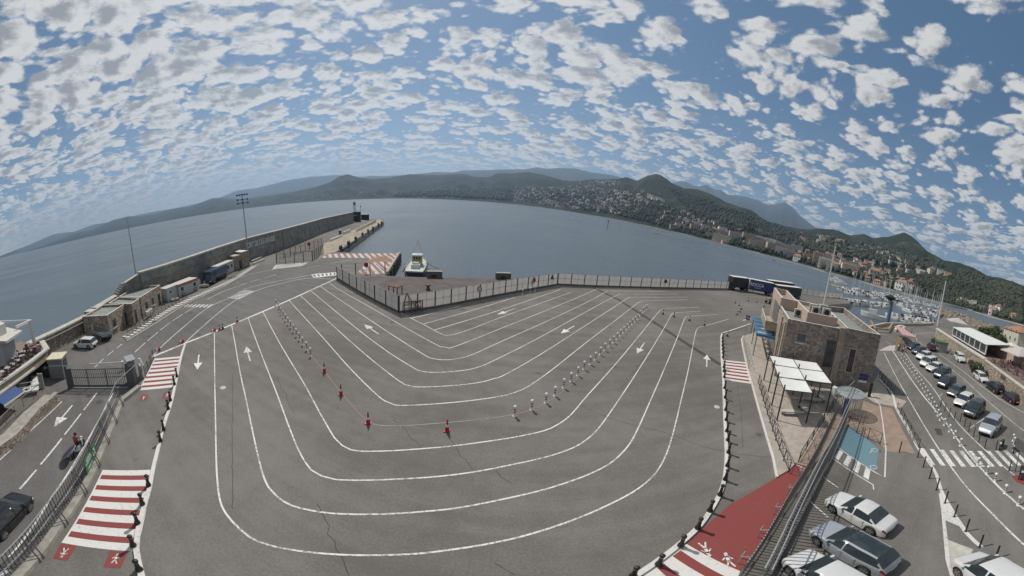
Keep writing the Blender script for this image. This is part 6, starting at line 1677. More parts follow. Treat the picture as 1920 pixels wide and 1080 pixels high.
q = MB(); a_ = TP(1580, 690, 6.0); a_.z = 6.0
q.pipe([c + Vector((0, .8, 2.55)), G(1603, 714, 3.6), G(1578, 688, 5.2)], .03, M_GREYM, 6)
q.build('stay_cable', t)
# ================================================================== VEHICLES
def smooth_interp(pts):
    """monotone-ish cosine interpolation through (x,y) points"""
    def f(x):
        if x <= pts[0][0]: return pts[0][1]
        for (x0, y0), (x1, y1) in zip(pts, pts[1:]):
            if x <= x1:
                t_ = (x - x0) / (x1 - x0); return y0 + (y1 - y0) * t_
        return pts[-1][1]
    def g_(x, h_=.045): return (f(x - h_) + 2 * f(x) + f(x + h_)) / 4
    return g_
M_LAMP = mat('clear_lamp', (.55, .56, .57), .15, .05); M_TAIL = mat('red_tail_lamp', (.26, .012, .018), .25, .05)
STY = {
 'hatch': dict(L=4.15, W=1.76, Hh=1.48, hood=.60, ws=(.52, .16), rw=(-.80, -.93), tail=-.93, belt=.90, hoodz=.86, tailz=.90),
 'suv': dict(L=4.40, W=1.84, Hh=1.66, hood=.62, ws=(.50, .20), rw=(-.84, -.95), tail=-.95, belt=1.02, hoodz=1.02, tailz=1.02),
 'coupe': dict(L=4.35, W=1.78, Hh=1.42, hood=.55, ws=(.46, .06), rw=(-.38, -.66), tail=-.68, belt=.88, hoodz=.82, tailz=.93),
 'wagon': dict(L=4.55, W=1.80, Hh=1.50, hood=.60, ws=(.50, .10), rw=(-.72, -.92), tail=-.92, belt=.92, hoodz=.86, tailz=.94),
 'van': dict(L=4.75, W=1.86, Hh=1.86, hood=.72, ws=(.64, .30), rw=(-.92, -.97), tail=-.97, belt=1.12, hoodz=1.05, tailz=1.12),
 'four': dict(L=4.1, W=1.76, Hh=1.86, hood=.50, ws=(.40, .30), rw=(-.95, -.99), tail=-.99, belt=1.12, hoodz=1.08, tailz=1.12),
}
SC = 1.0
def ell(name, p, rz, style, paintm, label, group=None, res=1, roofm=None, plate=True, cat='car', nside=2, dark_roof=False):
    """car: heading rz, p = centre on the ground"""
    s = STY[style]; L, W, Hh = s['L'], s['W'], s['Hh']; hl = L / 2
    t = thing(name, p, label, cat, group)
    T_ = Matrix.Translation(p) @ rotz(rz)
    t.scale = (SC, SC, SC)
    nx = 54 if res else 30
    wx = (.62 * hl, -.60 * hl); wr = .325 if style not in ('suv', 'four', 'van') else .35
    top = smooth_interp([(-1.0, .55), (-.985, s['tailz'] - .12), (s['tail'], s['tailz'])] + ([(s['rw'][1], s['tailz'] + .03)] if s['rw'][1] > s['tail'] else []) +
                        [(s['rw'][0], Hh - .05), (s['rw'][0] + .25, Hh), (s['ws'][1] - .12, Hh), (s['ws'][1], Hh - .05), (s['ws'][0], s['hoodz'] + .05), (.93, s['hoodz'] - .12), (.985, .62), (1.0, .45)])
    belt = smooth_interp([(-1.0, .5), (-.985, s['tailz'] - .16), (s['tail'] + .02, s['belt'] + .0), (s['ws'][0], s['belt'] - .06), (.93, s['hoodz'] - .2), (.985, .56), (1.0, .42)])
    half = smooth_interp([(-1.0, .36), (-.96, .43), (-.80, .475), (-.3, .5), (.4, .498), (.80, .47), (.95, .42), (1.0, .33)])
    xs = [-1 + 2 * i / nx for i in range(nx + 1)]
    rows_half = 9
    V = []
    for x in xs:
        X = x * hl; hw = half(x) * W; zt = top(x); zb = min(belt(x), zt - .015); zl = .20
        for c_ in wx:
            dd = abs(X - c_)
            if dd < wr + .07: zl = max(zl, sqrt(max(0, (wr + .07) ** 2 - dd * dd)) + wr - .02)
        zl = min(zl, zb - .1)
        k_ = min(1, max(0, (zt - zb) / (Hh - s['belt'])))
        hr = hw * (1 - .05) - .20 * W * .5 * k_ - .01
        prof = [(hw * .97, zl), (hw * 1.0, lerp(zl, zb, .35)), (hw * .995, lerp(zl, zb, .72)), (hw * .965, zb), (lerp(hw * .955, hr, .06), zb + (zt - zb) * .06), (lerp(hw * .955, hr, .5), lerp(zb, zt - .06 * k_, .5)), (hr, zt - .055 * k_ - .008), (hr * .82, zt - .02), (hr * .42, zt), (0, zt + .008)]
        full = [(y, z) for y, z in prof] + [(-y, z) for y, z in prof[-2::-1]]
        V.append([Vector((X, y, z)) for y, z in full])
    nr = len(V[0])
    groups = {'body': [], 'headlight': [], 'tail_light': [], 'windshield': [], 'rear_window': [], 'side_window': [], 'roof': []}
    for i in range(nx):
        xm = (xs[i] + xs[i + 1]) / 2
        for j in range(nr - 1):
            jj = min(j, nr - 2 - j)          # 0.. symmetric row index
            g_ = 'body'
            if jj >= 6 and s['ws'][1] + .01 < xm < s['ws'][0] - .005 and jj >= 6: g_ = 'windshield' if jj >= 6 else 'body'
            elif jj >= 6 and s['rw'][1] + .01 < xm < s['rw'][0] - .0: g_ = 'rear_window'
            elif jj in (4, 5) and (s['rw'][0] + (s['rw'][1] - s['rw'][0]) * (.72 if jj == 4 else .3) < xm < s['ws'][1] + (s['ws'][0] - s['ws'][1]) * (.78 if jj == 4 else .38)):
                if not (abs(xm - (.02 if nside == 2 else 9)) < .022) and not (nside == 3 and (abs(xm + .42) < .02 or abs(xm - .02) < .02)): g_ = 'side_window'
            elif jj >= 7 and dark_roof and s['rw'][0] < xm < s['ws'][1]: g_ = 'roof'
            if jj in (1, 2) and xm > .855 and g_ == 'body' and (jj == 2 or xm < .93): g_ = 'headlight' if jj == 2 else g_
            if jj == 2 and xm < -.885: g_ = 'tail_light'
            groups[g_].append((i * nr + j, (i + 1) * nr + j, (i + 1) * nr + j + 1, i * nr + j + 1))
    allv = [v for r_ in V for v in r_]
    body = None
    for g_, fs in groups.items():
        if not fs: continue
        used = sorted({v for f in fs for v in f}); mp_ = {v: i for i, v in enumerate(used)}
        q = MB(); q.T = T_
        m_ = {'body': paintm, 'roof': M_GLASS}.get(g_, M_GLASS)
        q.add([allv[v] for v in used], [tuple(mp_[v] for v in f) for f in fs], m_)
        if g_ == 'body':
            q.box((0, 0, .30), (L * .9, W * .82, .22), M_BLACK)
            for X in (.30 * hl, -.02 * hl, -.36 * hl):
                for sg in (1, -1): q.box((X, sg * (W * .5 - .002), .60), (.012, .018, .5), M_BLACK)
            q.box((hl * .975, 0, .42), (.08, W * .62, .2), M_BLACK)
            body = q.build('body', t, smooth=True)
        elif g_ in ('roof',): q.build('glass_roof', t, smooth=True)
        elif g_ in ('side_window', 'headlight', 'tail_light'):
            # split left/right
            for sg in (1, -1):
                ff = [f for f in fs if allv[f[0]].y * sg > 0]
                us = sorted({v for f in ff for v in f}); mm_ = {v: i for i, v in enumerate(us)}
                q = MB(); q.T = T_; q.add([allv[v] for v in us], [tuple(mm_[v] for v in f) for f in ff], {'side_window': M_GLASS, 'headlight': M_LAMP, 'tail_light': M_TAIL}[g_]); q.build('side_windows' if g_ == 'side_window' else g_, t, smooth=True)
        else: q.build(g_, t, smooth=True)
    ax = (T_.to_3x3() @ Vector((0, 1, 0)))
    for X in wx:
        for sg in (1, -1):
            wheel(t, T_ @ Vector((X, sg * (W / 2 - .13), wr)), ax * sg, wr, .22, spokes=bool(res))
    for sg in (1, -1):
        q = MB(); q.T = T_ @ Matrix.Translation((s['ws'][0] * hl - .25, sg * (W / 2 + .06), s['belt'] + .05)); q.box((0, 0, 0), (.12, .2, .13), paintm); q.build('mirror', t)
    if plate:
        q = MB(); q.T = T_; q.box((-hl * .995, 0, s['tailz'] - .38), (.04, .5, .12), M_WHT); q.build('number_plate', t)
    if res:
        for X in (.06 * hl, -.30 * hl):
            for sg in (1, -1): q = MB(); q.T = T_; q.box((X, sg * (W * .5 + .012), .80), (.16, .03, .03), paintm); q.build('door_handle', t)
    return t
P_WHITE = carpaint('white_car_paint', (.60, .60, .59)); P_SILV = carpaint('silver_car_paint', (.42, .44, .47), .35, .3); P_BLK = carpaint('black_car_paint', (.012, .013, .015), .1, .2)
P_NAVY = carpaint('navy_car_paint', (.02, .028, .045), .2, .25); P_GREY = carpaint('grey_car_paint', (.12, .13, .13), .4, .3); P_DGRN = carpaint('dark_green_grey_paint', (.022, .032, .034), .3, .25); P_MAR = carpaint('dark_maroon_paint', (.04, .014, .02), .2, .25)
def by_wheels(fw, rw, style, side=1, heading=None):
    """photo points where two wheels touch; side = +1 if the car's left side faces us"""
    W = STY[style]['W']; L = STY[style]['L']
    f = G(*fw)
    if rw is not None: r_ = G(*rw); d = (f - r_).normalized()
    else: d = Vector((cos(heading), sin(heading), 0))
    rgt = Vector((d.y, -d.x, 0))
    c = f - d * .62 * L / 2 + rgt * side * (W / 2 - .05)
    return c, atan2(d.y, d.x)
c, hd = by_wheels((1558, 961), (1626, 1001), 'coupe'); ell('parked_car', c, hd, 'coupe', P_WHITE, 'white coupe with dark rear window, the top car of the three beside the tall fence', 'cars beside the tall fence')
c, hd2 = by_wheels((1529, 1022), (1606, 1071), 'wagon'); ell('parked_car', c, hd2, 'wagon', P_SILV, 'silver car with a dark glass roof between the two white cars', 'cars beside the tall fence', dark_roof=True)
c, _ = by_wheels((1477, 1078), None, 'hatch', heading=hd2); ell('parked_car', c, hd2, 'hatch', P_WHITE, 'white hatchback cut off at the bottom edge beside the tall fence', 'cars beside the tall fence')
a_, b_ = G(1807, 1045, 1.05), G(1865, 1036, 1.05); dn = (b_ - a_).normalized(); hv = Vector((-dn.y, dn.x, 0)); hv = hv if hv.x < 0 else -hv
hv = (G(1788, 1058) - G(1835, 1085)).normalized()
c, hv_ = by_wheels((1792, 1081), (1850, 1125), 'van', side=1); ell('parked_car', c, hv_, 'van', P_WHITE, 'white people carrier with ribbed roof at the bottom right corner', res=1)
c, hb = by_wheels((59, 958), (6, 1016), 'hatch', side=-1); ell('moving_car', c, hb, 'hatch', P_BLK, 'glossy black car at the lower left edge on the left road')
a_ = (G(142, 655) - G(171, 657)).normalized(); hc = atan2(a_.y, a_.x)
cc = (G(142, 652) + G(171, 655)) / 2; ell('parked_car', cc + away(G(142, 655), G(171, 657)) * .6, hc, 'hatch', P_WHITE, 'small white hatchback parked by the rubble sea wall', res=0)
HR = (G(1790, 768) - G(1826, 747)).normalized(); hr_ = atan2(HR.y, HR.x)
SC = 1.13
row = [((1712, 655), 'hatch', P_NAVY, 'dark blue car, farthest of the taxi rank row, under the pink canopy'), ((1722, 664), 'suv', P_NAVY, 'dark blue car beside the farthest one of the taxi rank'), ((1731, 674), 'suv', P_WHITE, 'white car third from the far end of the taxi rank'), ((1740, 687), 'van', P_WHITE, 'tall white car behind the thin lamp post in the taxi rank'),
       ((1751, 695), 'wagon', P_WHITE, 'white car nearest to the dark pick-up in the taxi rank'), ((1766, 707), 'suv', P_DGRN, 'big dark grey-green off-road car in the middle of the taxi rank'), ((1774, 724), 'suv', P_NAVY, 'very dark blue car below the off-road car in the taxi rank'), ((1792, 740), 'hatch', P_GREY, 'grey car with bright bonnet behind the slim lamp post'),
       ((1806, 758), 'hatch', P_WHITE, 'white hatchback second or third from the near end of the taxi rank'), ((1826, 776), 'suv', P_DGRN, 'dark green car between the white hatchback and the silver grey car'), ((1856, 808), 'suv', P_SILV, 'silver grey car, nearest of the taxi rank beside the motorcycles')]
for (x, y), st, pm, lab in row: ell('parked_car', G(x, y), hr_, st, pm, lab, 'cars parked at the taxi rank', res=0, nside=3)
d2 = (G(1885, 768) - G(1802, 702)).normalized(); h2 = atan2(d2.y, d2.x)
for (x, y), st, pm, hh_, lab in (((1798, 677), 'four', P_WHITE, h2, 'boxy white off-road car parked below the glass terrace'), ((1838, 713), 'hatch', P_WHITE, h2, 'small white car parked against the stone wall'), ((1864, 733), 'suv', P_BLK, h2 + pi, 'black off-road car parked between the white and the last black car'), ((1894, 752), 'hatch', P_MAR, h2 + pi, 'black hatchback with red lamp, last at the stone wall on the right edge')):
    ell('parked_car', G(x, y), hh_, st, pm, lab, 'cars parked along the stone wall', res=0)
SC = 1.0
ell('moving_car', G(1745, 656), h2 + pi, 'van', P_MAR, 'dark van driving away past the green kiosk', res=0)

# ---- trailers and tractor on the mole
def trailer(a, b_, W, h, m, label, front_m=None, words=None, legs=True):
    a, b_ = G(*a), G(*b_); d = (b_ - a); L = d.length; d.normalize(); n_ = away(a, b_); rz = atan2(d.y, d.x)
    t = thing('trailer', a, label, 'trailer', 'trailers parked on the mole')
    c = (a + b_) / 2 + n_ * W / 2
    q = MB(); q.box((c.x, c.y, (h + 1.15) / 2 + .0), (L, W, h - 1.15), m, rz=rz); bd = q.build('cargo_body', t)
    q = MB(); q.box((c.x, c.y, h + .05), (L + .06, W + .06, .1), M_WHT, rz=rz); q.build('roof', bd)
    q = MB(); q.box((c.x, c.y, 1.0), (L * .97, W * .5, .3), M_BLACK, rz=rz); q.build('chassis', t)
    for s in (.80, .88, .96):
        for sg in (0, 1): p = a + d * L * s + n_ * (.2 + sg * (W - .4)) + Vector((0, 0, .5)); wheel(t, p, -n_ if sg == 0 else n_, .5, .35, spokes=False)
    if legs:
        q = MB(); p = a + d * L * .2 + n_ * .4; q.box((p.x, p.y, .55), (.15, .15, 1.1), M_DGREY); q.build('landing_leg', t)
    if front_m:
        p = a + d * .0 + n_ * W / 2 - d * .04; q = MB(); q.box((p.x, p.y, (h + 1.15) / 2), (.06, W - .02, h - 1.2), front_m, rz=rz); q.build('front_panel', bd)
    if words:
        rt = d if d.cross(Vector((0, 0, 1))).dot(-n_) > 0 else -d
        text(words, 1.5, surfM(a + d * L * .30 - n_ * .03 + Vector((0, 0, 2.75)), rt, Vector((0, 0, 1))), M_WHT, parent=bd, bold=.03)
        text("TRANSPORTS", .42, surfM(a + d * L * .34 - n_ * .03 + Vector((0, 0, 1.8)), rt, Vector((0, 0, 1))), M_WHT, parent=bd)
    return t
M_TRB = mat('blue_trailer_tarp', (.022, .04, .14), .55, .1, .8); M_TRD = mat('dark_trailer', (.022, .026, .024), .6, .15, 1)
trailer((1371, 544), (1402, 546.5), 2.6, 4.1, M_TRD, 'dark blue and black trailer at the left of the parked trailers', legs=True)
trailer((1403, 548), (1448, 556), 2.6, 4.2, M_TRB, 'blue trailer with white lettering and a white front', front_m=M_WHT, words='ROCCA')
trailer((1440, 549), (1486, 553), 2.6, 4.3, M_RUST, 'brown trailer standing behind the dark green one', legs=True)
trailer((1456, 559), (1500, 562), 2.6, 4.1, mat('dark_green_trailer', (.02, .032, .028), .6, .12, 1), 'dark green trailer at the right end of the row')
truck(G(1366, 541), G(1374, 545), 2.4, 2.0, 2.6, 2.4, P_DGRN, M_TRD, 'small dark green tractor unit at the far left of the trailers', flatbed=True)
# excavator-like machine
p = G(1444, 569); t = thing('forklift', p, 'small brown port tractor with dark cab beside the terminal', 'tractor')
q = MB(); q.box((p.x - .6, p.y, 1.2), (2.4, 1.6, .8), mat('tan_machine', (.25, .19, .14), .7)); q.build('bonnet', t)
q = MB(); q.box((p.x + 1.1, p.y, 1.9), (1.5, 1.6, 2.0), M_DGREY); q.build('cab', t)
for x, r_ in ((-1.2, .45), (1.0, .7)):
    for sg in (-1, 1): wheel(t, Vector((p.x + x, p.y + sg * .8, r_)), Vector((0, sg, 0)), r_, .35, spokes=False)

# ---- motorcycles
def moto(p, rz, m, label, group=None):
    t = thing('motorcycle', p, label, 'motorcycle', group)
    T_ = Matrix.Translation(p) @ rotz(rz); ax = T_.to_3x3() @ Vector((0, 1, 0))
    for x in (-.68, .68): wheel(t, T_ @ Vector((x, 0, .3)), ax, .3, .12, spokes=False)
    q = MB(); q.T = T_; loft(q, [[Vector((x, y, z)) for y, z in ((-w, zb), (-w, zt), (0, zt + .05), (w, zt), (w, zb), (0, zb - .03))] for x, w, zb, zt in ((-.8, .06, .55, .72), (-.4, .17, .32, .78), (0, .14, .28, .62), (.3, .16, .3, .85), (.6, .1, .5, .9))], m); q.build('fairing', t)
    q = MB(); q.T = T_; q.box((-.25, 0, .84), (.75, .28, .1), M_BLACK); q.build('seat', t)
    q = MB(); q.T = T_; q.tube((.68, 0, .3), (.45, 0, 1.0), .035, M_GREYM); q.tube((.42, -.34, 1.05), (.42, .34, 1.05), .025, M_BLACK); q.build('handlebar', t)
    q = MB(); q.T = T_; q.box((.66, 0, .85), (.1, .2, .16), M_WHT); q.build('headlight', t)
    return t
moto(G(1877, 840), hr_, M_BLACK, 'black scooter parked beside the silver grey car', 'motorcycles by the zebra crossing')
moto(G(1901, 845), hr_ + .1, M_BLACK, 'black scooter parked between the white bollards and the panel', 'motorcycles by the zebra crossing')
moto(G(1914, 893), hr_ + .2, P_NAVY, 'dark blue scooter parked on the red patch at the right edge', 'motorcycles by the zebra crossing')
p = G(1903, 885); t = thing('street_panel', p, 'grey street panel on a dark post by the zebra crossing', 'sign')
q = MB(); q.tube((p.x, p.y, 0), (p.x, p.y, 3.4), .05, M_DGREY); q.build('post', t)
q = MB(); q.box((p.x, p.y, 2.9), (1.5, .1, 1.0), M_DGREY, rz=.5); q.box((p.x - .04, p.y - .07, 2.9), (1.3, .03, .85), mat('blue_grey_panel', (.12, .14, .18), .5), rz=.5); q.build('panel', t)
q = MB(); q.sheet(GL([(1896, 892), (1925, 890), (1930, 915), (1905, 903)]), 0.02, M_RED); tag(q.build('red_patch', kind='structure'))

# ---- scooter rider on the left road
SP = G(150, 846); sh = atan2((G(165, 815) - G(135, 860)).y, (G(165, 815) - G(135, 860)).x)
st_ = moto(SP, sh, mat('light_scooter', (.3, .32, .33), .4), 'light scooter ridden along the left road')
def person(p, rz, joints, edges, radii, shirt, trousers, skin, label, hair=M_BLACK, helmet=None, z0=0.0):
    """body as one skinned mesh from a joint skeleton; joints in local coordinates"""
    t_loc = Vector((p.x, p.y, z0))
    me = bpy.data.meshes.new('person'); names = list(joints); idx = {n: i for i, n in enumerate(names)}
    R = rotz(rz)
    me.from_pydata([tuple(R @ Vector(joints[n])) for n in names], [(idx[a], idx[b]) for a, b in edges], [])
    o = bpy.data.objects.new('person', me); C.objects.link(o); o.location = t_loc
    md = o.modifiers.new('skin', 'SKIN'); md.use_smooth_shade = True
    for n in names:
        r_ = radii[n]; o.data.skin_vertices[0].data[idx[n]].radius = (r_, r_) if not isinstance(r_, tuple) else r_
    o.data.skin_vertices[0].data[idx['pelvis']].use_root = True
    sb = o.modifiers.new('sub', 'SUBSURF'); sb.levels = 1; sb.render_levels = 1
    bpy.context.view_layer.update()
    ev = bpy.data.meshes.new_from_object(o.evaluated_get(bpy.context.evaluated_depsgraph_get()))
    ev.materials.clear()
    for m_ in (shirt, trousers, skin): ev.materials.append(m_)
    hz_p = joints['pelvis'][2]; nk = joints['neck'][2]; inv = R.inverted()
    for f in ev.polygons:
        c = inv @ f.center; f.use_smooth = True
        near = min(names, key=lambda n: (Vector(joints[n]) - c).length)
        f.material_index = 2 if near in ('head', 'headtop', 'neck', 'handL', 'handR', 'elbowL', 'elbowR', 'handL2', 'handR2') else 1 if near in ('kneeL', 'kneeR', 'ankleL', 'ankleR', 'toeL', 'toeR', 'hipL', 'hipR') else 0
    o.modifiers.clear(); o.data = ev
    tag(o, label, 'person')
    hd_ = R @ Vector(joints['headtop'])
    q = MB(); q.lathe(t_loc + hd_ - Vector((0, 0, .10)), [(.118, 0), (.125, .06), (.10, .15), (.03, .19)], helmet or hair, 12); q.build('helmet' if helmet else 'hair', o, smooth=True)
    return o
BODY_E = [('pelvis', 'waist'), ('waist', 'chest'), ('chest', 'neck'), ('neck', 'head'), ('head', 'headtop'), ('chest', 'shL'), ('shL', 'elbowL'), ('elbowL', 'handL'), ('handL', 'handL2'), ('chest', 'shR'), ('shR', 'elbowR'), ('elbowR', 'handR'), ('handR', 'handR2'), ('pelvis', 'hipL'), ('hipL', 'kneeL'), ('kneeL', 'ankleL'), ('ankleL', 'toeL'), ('pelvis', 'hipR'), ('hipR', 'kneeR'), ('kneeR', 'ankleR'), ('ankleR', 'toeR')]
RAD = dict(pelvis=.15, waist=.135, chest=.16, neck=.06, head=.095, headtop=.085, shL=.07, shR=.07, elbowL=.045, elbowR=.045, handL=.032, handR=.032, handL2=.03, handR2=.03, hipL=.1, hipR=.1, kneeL=.065, kneeR=.065, ankleL=.042, ankleR=.042, toeL=.038, toeR=.038)
SIT = dict(pelvis=(-.25, 0, 1.0), waist=(-.22, 0, 1.15), chest=(-.16, 0, 1.38), neck=(-.12, 0, 1.54), head=(-.08, 0, 1.64), headtop=(-.07, 0, 1.74), shL=(-.15, .19, 1.44), elbowL=(.08, .26, 1.22), handL=(.34, .27, 1.1), handL2=(.42, .27, 1.09), shR=(-.15, -.19, 1.44), elbowR=(.08, -.26, 1.22), handR=(.34, -.27, 1.1), handR2=(.42, -.27, 1.09),
           hipL=(-.2, .11, .97), kneeL=(.2, .15, .86), ankleL=(.1, .16, .45), toeL=(.26, .17, .4), hipR=(-.2, -.11, .97), kneeR=(.2, -.15, .86), ankleR=(.1, -.16, .45), toeR=(.26, -.17, .4))
M_SKIN = mat('skin', (.36, .21, .15), .6, .05); M_REDSH = mat('red_shirt', (.35, .06, .05), .8, .1); M_DARKC = mat('dark_trousers', (.03, .03, .04), .85, .1)
person(SP, sh, SIT, BODY_E, RAD, M_REDSH, M_DARKC, M_SKIN, 'person in a red top riding a scooter on the left road', helmet=M_BLACK)
p = G(133, 862); t = thing('round_shield', p, 'large round dark purple disc standing behind the scooter rider', 'disc')
f_ = Vector((-.25, -.55, .8)).normalized(); s_v = Vector((0, 0, 1)).cross(f_).normalized(); M = Matrix((s_v, f_.cross(s_v), f_)).transposed()
q = MB(); q.lathe(Vector((p.x, p.y, .75)), [(.66, 0), (.68, .03), (.3, .12)], mat('dark_purple', (.05, .04, .065), .5, .1), 22, M); q.build('disc', t, smooth=False)
q = MB(); rr_ = [Vector((p.x, p.y, .76)) + M @ Vector((cos(i * pi / 12) * .68, sin(i * pi / 12) * .68, 0)) for i in range(25)]; q.pipe(rr_, .03, M_GREYM, 6); q.tube((p.x, p.y, 0), (p.x, p.y, .80), .04, M_GREYM); q.build('rim', t)
# ================================================================== MARINA
def boat_proto(kind):
    t = thing('moored_boat', (0, 0, 0), 'x', 'boat')
    if kind == 0:
        q = MB(); hull(q, 7, 2.6, .9, M_HULLW, M_DECKG); q.build('hull', t)
        q = MB(); q.box((0, .3, 1.5), (1.7, 2.2, 1.0), M_HULLW); q.box((0, .95, 1.7), (1.5, .9, .45), M_GLASS); q.build('cabin', t)
    elif kind == 1:
        q = MB(); hull(q, 5.6, 2.1, .75, M_HULLW, mat('dark_boat_cover', (.03, .05, .09), .8)); q.build('hull', t)
        q = MB(); q.box((0, -2.7, .8), (.5, .5, .9), M_BLACK); q.build('outboard_motor', t)
        q = MB(); q.box((0, .1, 1.25), (.9, .5, .7), M_GLASS); q.build('console', t)
    else:
        q = MB(); hull(q, 9, 2.9, 1.0, M_HULLW, M_DECKG); q.build('hull', t)
        q = MB(); q.box((0, .2, 1.4), (1.5, 3.2, .55), M_HULLW); q.build('coachroof', t)
        q = MB(); q.tube((0, 1, 1.1), (0, 1, 12), .09, M_WHT, 6); q.tube((0, .9, 2.3), (0, -3.2, 2.2), .14, mat('blue_sail_cover', (.03, .05, .14), .8), 6); q.build('mast', t)
    return t
BP = [boat_proto(i) for i in range(3)]; bused = set()
BLAB = ['white motor boat with small cabin among the crowded marina berths', 'small open boat with dark cover among the crowded marina berths', 'white sailing yacht with bare mast among the crowded marina berths']
rb = random.Random(5)
def put_boat(k_, p, rz, sc=1.0, lab=None, group=None):
    o = copy_tree(BP[k_]) if k_ in bused else BP[k_]; bused.add(k_)
    o.location = p; o.rotation_euler.z = rz; o.scale = (sc, sc, sc)
    o['label'] = lab or BLAB[k_]
    if group or not lab: o['group'] = group or ['motor boats of the marina', 'open boats of the marina', 'sailing yachts of the marina'][k_]
    return o
for a, b_, n, kinds, sc in (((1536, 564), (1664, 577), 44, (0, 0, 0, 1), 1.0), ((1590, 550), (1706, 572), 34, (0, 1, 2, 1), 1.1), ((1606, 545), (1728, 571), 32, (0, 2, 1), 1.1), ((1636, 549), (1750, 576), 32, (0, 2, 0), 1.2), ((1664, 552), (1768, 579), 28, (0, 2, 1), 1.2),
                            ((1690, 575), (1764, 588), 22, (0, 1, 2), 1.0), ((1672, 596), (1748, 602), 18, (0, 1, 1), 1.0), ((1694, 603), (1752, 607), 10, (1, 0), .9), ((1700, 585), (1766, 595), 18, (0, 1, 2), .9), ((1575, 543), (1690, 561), 24, (0, 1), 1.0)):
    A, B = G(*a, SEA), G(*b_, SEA); d = (B - A).normalized(); rz0 = atan2(d.y, d.x)
    for i in range(n):
        x_, y_ = lerp(a[0], b_[0], (i + rb.uniform(-.2, .2)) / n), lerp(a[1], b_[1], i / n) + rb.uniform(-.5, .5)
        put_boat(rb.choice(kinds), G(x_, y_, SEA), rz0 + rb.choice((0, pi)) + rb.uniform(-.08, .08), 1.3 * sc * rb.uniform(.85, 1.15))
M_PIER = mat('pier_planks', (.26, .225, .18), .9, .15, .5)
for a, b_, w, lab in (((1558, 537), (1626, 558), 4, 'long stone pier entering the marina from the left'), ((1596, 546), (1745, 575), 2.5, 'pontoon between the middle rows of boats'), ((1622, 546), (1768, 581), 2.5, 'pontoon behind the far rows of boats'), ((1680, 600), (1752, 605.5), 2, 'short pontoon near the quay wall')):
    q = MB(); q.wall([G(*a, SEA), G(*b_, SEA)], w, SEA - 1, SEA + (1.6 if w == 4 else .5), M_PIER, mtop=M_CONCL); tag(q.build('pier', loc=G(*a, SEA)), lab, 'pier')
# boats away from the rows
put_boat(2, G(1231, 438.5, SEA), 1.9, 1.5, 'white sailing boat anchored alone in the bay below the peak')
for i, (x, y, lab) in enumerate(((1361, 464.5, 'small white boat near the town shore, leftmost of the inshore four'), (1407, 472.5, 'white boat lying close to the beach before the green trees'), (1423, 476, 'white boat just right of the one before the green trees'), (1451, 489.5, 'dark low boat anchored off the beach, rightmost of the four'))): put_boat(i % 2, G(x, y, SEA), 1.2 + i, 1.5, lab)
put_boat(0, G(1636, 596, SEA), .3, 1.8, 'larger white cabin boat at the tan quay by the blue crane')
put_boat(0, G(1568, 529, SEA), .2, 3.0, 'long white passenger boat moored at the head of the marina pier'); put_boat(0, G(1576, 533, SEA), .2, 2.4, 'second white passenger boat beside the long one at the pier head')
p = G(1139, 428, SEA); t = thing('channel_mark', p, 'thin dark channel mark standing alone in the middle of the bay', 'beacon')
q = MB(); q.tube((p.x, p.y, SEA), (p.x, p.y, SEA + 8), .35, M_DGREY, 8); q.build('pole', t); q = MB(); q.lathe((p.x, p.y, SEA + 8), [(.8, 0), (.8, 1.6), (.1, 2.4)], M_BLACK, 8); q.build('topmark', t)
# blue crane column
p = G(1665, 601); t = thing('jib_crane', p, 'thick blue crane column with a white drum beside the marina', 'crane')
hC = HT((1665, 601), (1671, 566)); q = MB(); q.tube((p.x, p.y, SEA), (p.x, p.y, hC), .8, mat('blue_crane', (.07, .12, .19), .5), 14); q.build('column', t)
q = MB(); q.lathe((p.x + 1.6, p.y, hC - 1.2), [(1.1, 0), (1.1, 1.6)], M_WHT, 14); q.build('drum', t)
q = MB(); q.lathe((p.x + .4, p.y + 1, hC + .3), [(.6, 0), (2.2, 1.0), (2.4, 1.5), (.4, 2.2)], M_BLACK, 12); q.build('head', t)
# marina quay walls
MQ = [Vector((78, 29, 0)), Vector((86, 27.5, 0)), Vector((103, 27, 0)), Vector((140, 15.5, 0)), Vector((150, 14.6, 0))]
t = thing('quay_wall', MQ[2], 'low pinkish quay wall at the bend of the marina road', 'wall')
q = MB(); q.wall(MQ[1:], .7, SEA, 1.0, M_PINKR, mtop=M_CONCL); q.build('wall_body', t)
t = thing('dock_frame', G(1650, 618), 'tan timber dock frame with upright piles beside the blue crane', 'dock')
fr = GL([(1632, 608), (1640, 622), (1664, 624), (1674, 610)])
M_TANW = mat('tan_timber', (.33, .24, .15), .85, .2, 2)
q = MB()
for a, b_ in zip(fr, fr[1:]): q.bar(a + Vector((0, 0, 1.0)), b_ + Vector((0, 0, 1.0)), .5, .4, M_TANW)
q.build('beam', t)
for i in range(7): p = lerp(fr[0], fr[1], i / 6); q = MB(); q.box((p.x, p.y, .2), (.4, .4, 2.2), M_TANW); q.build('pile', t)
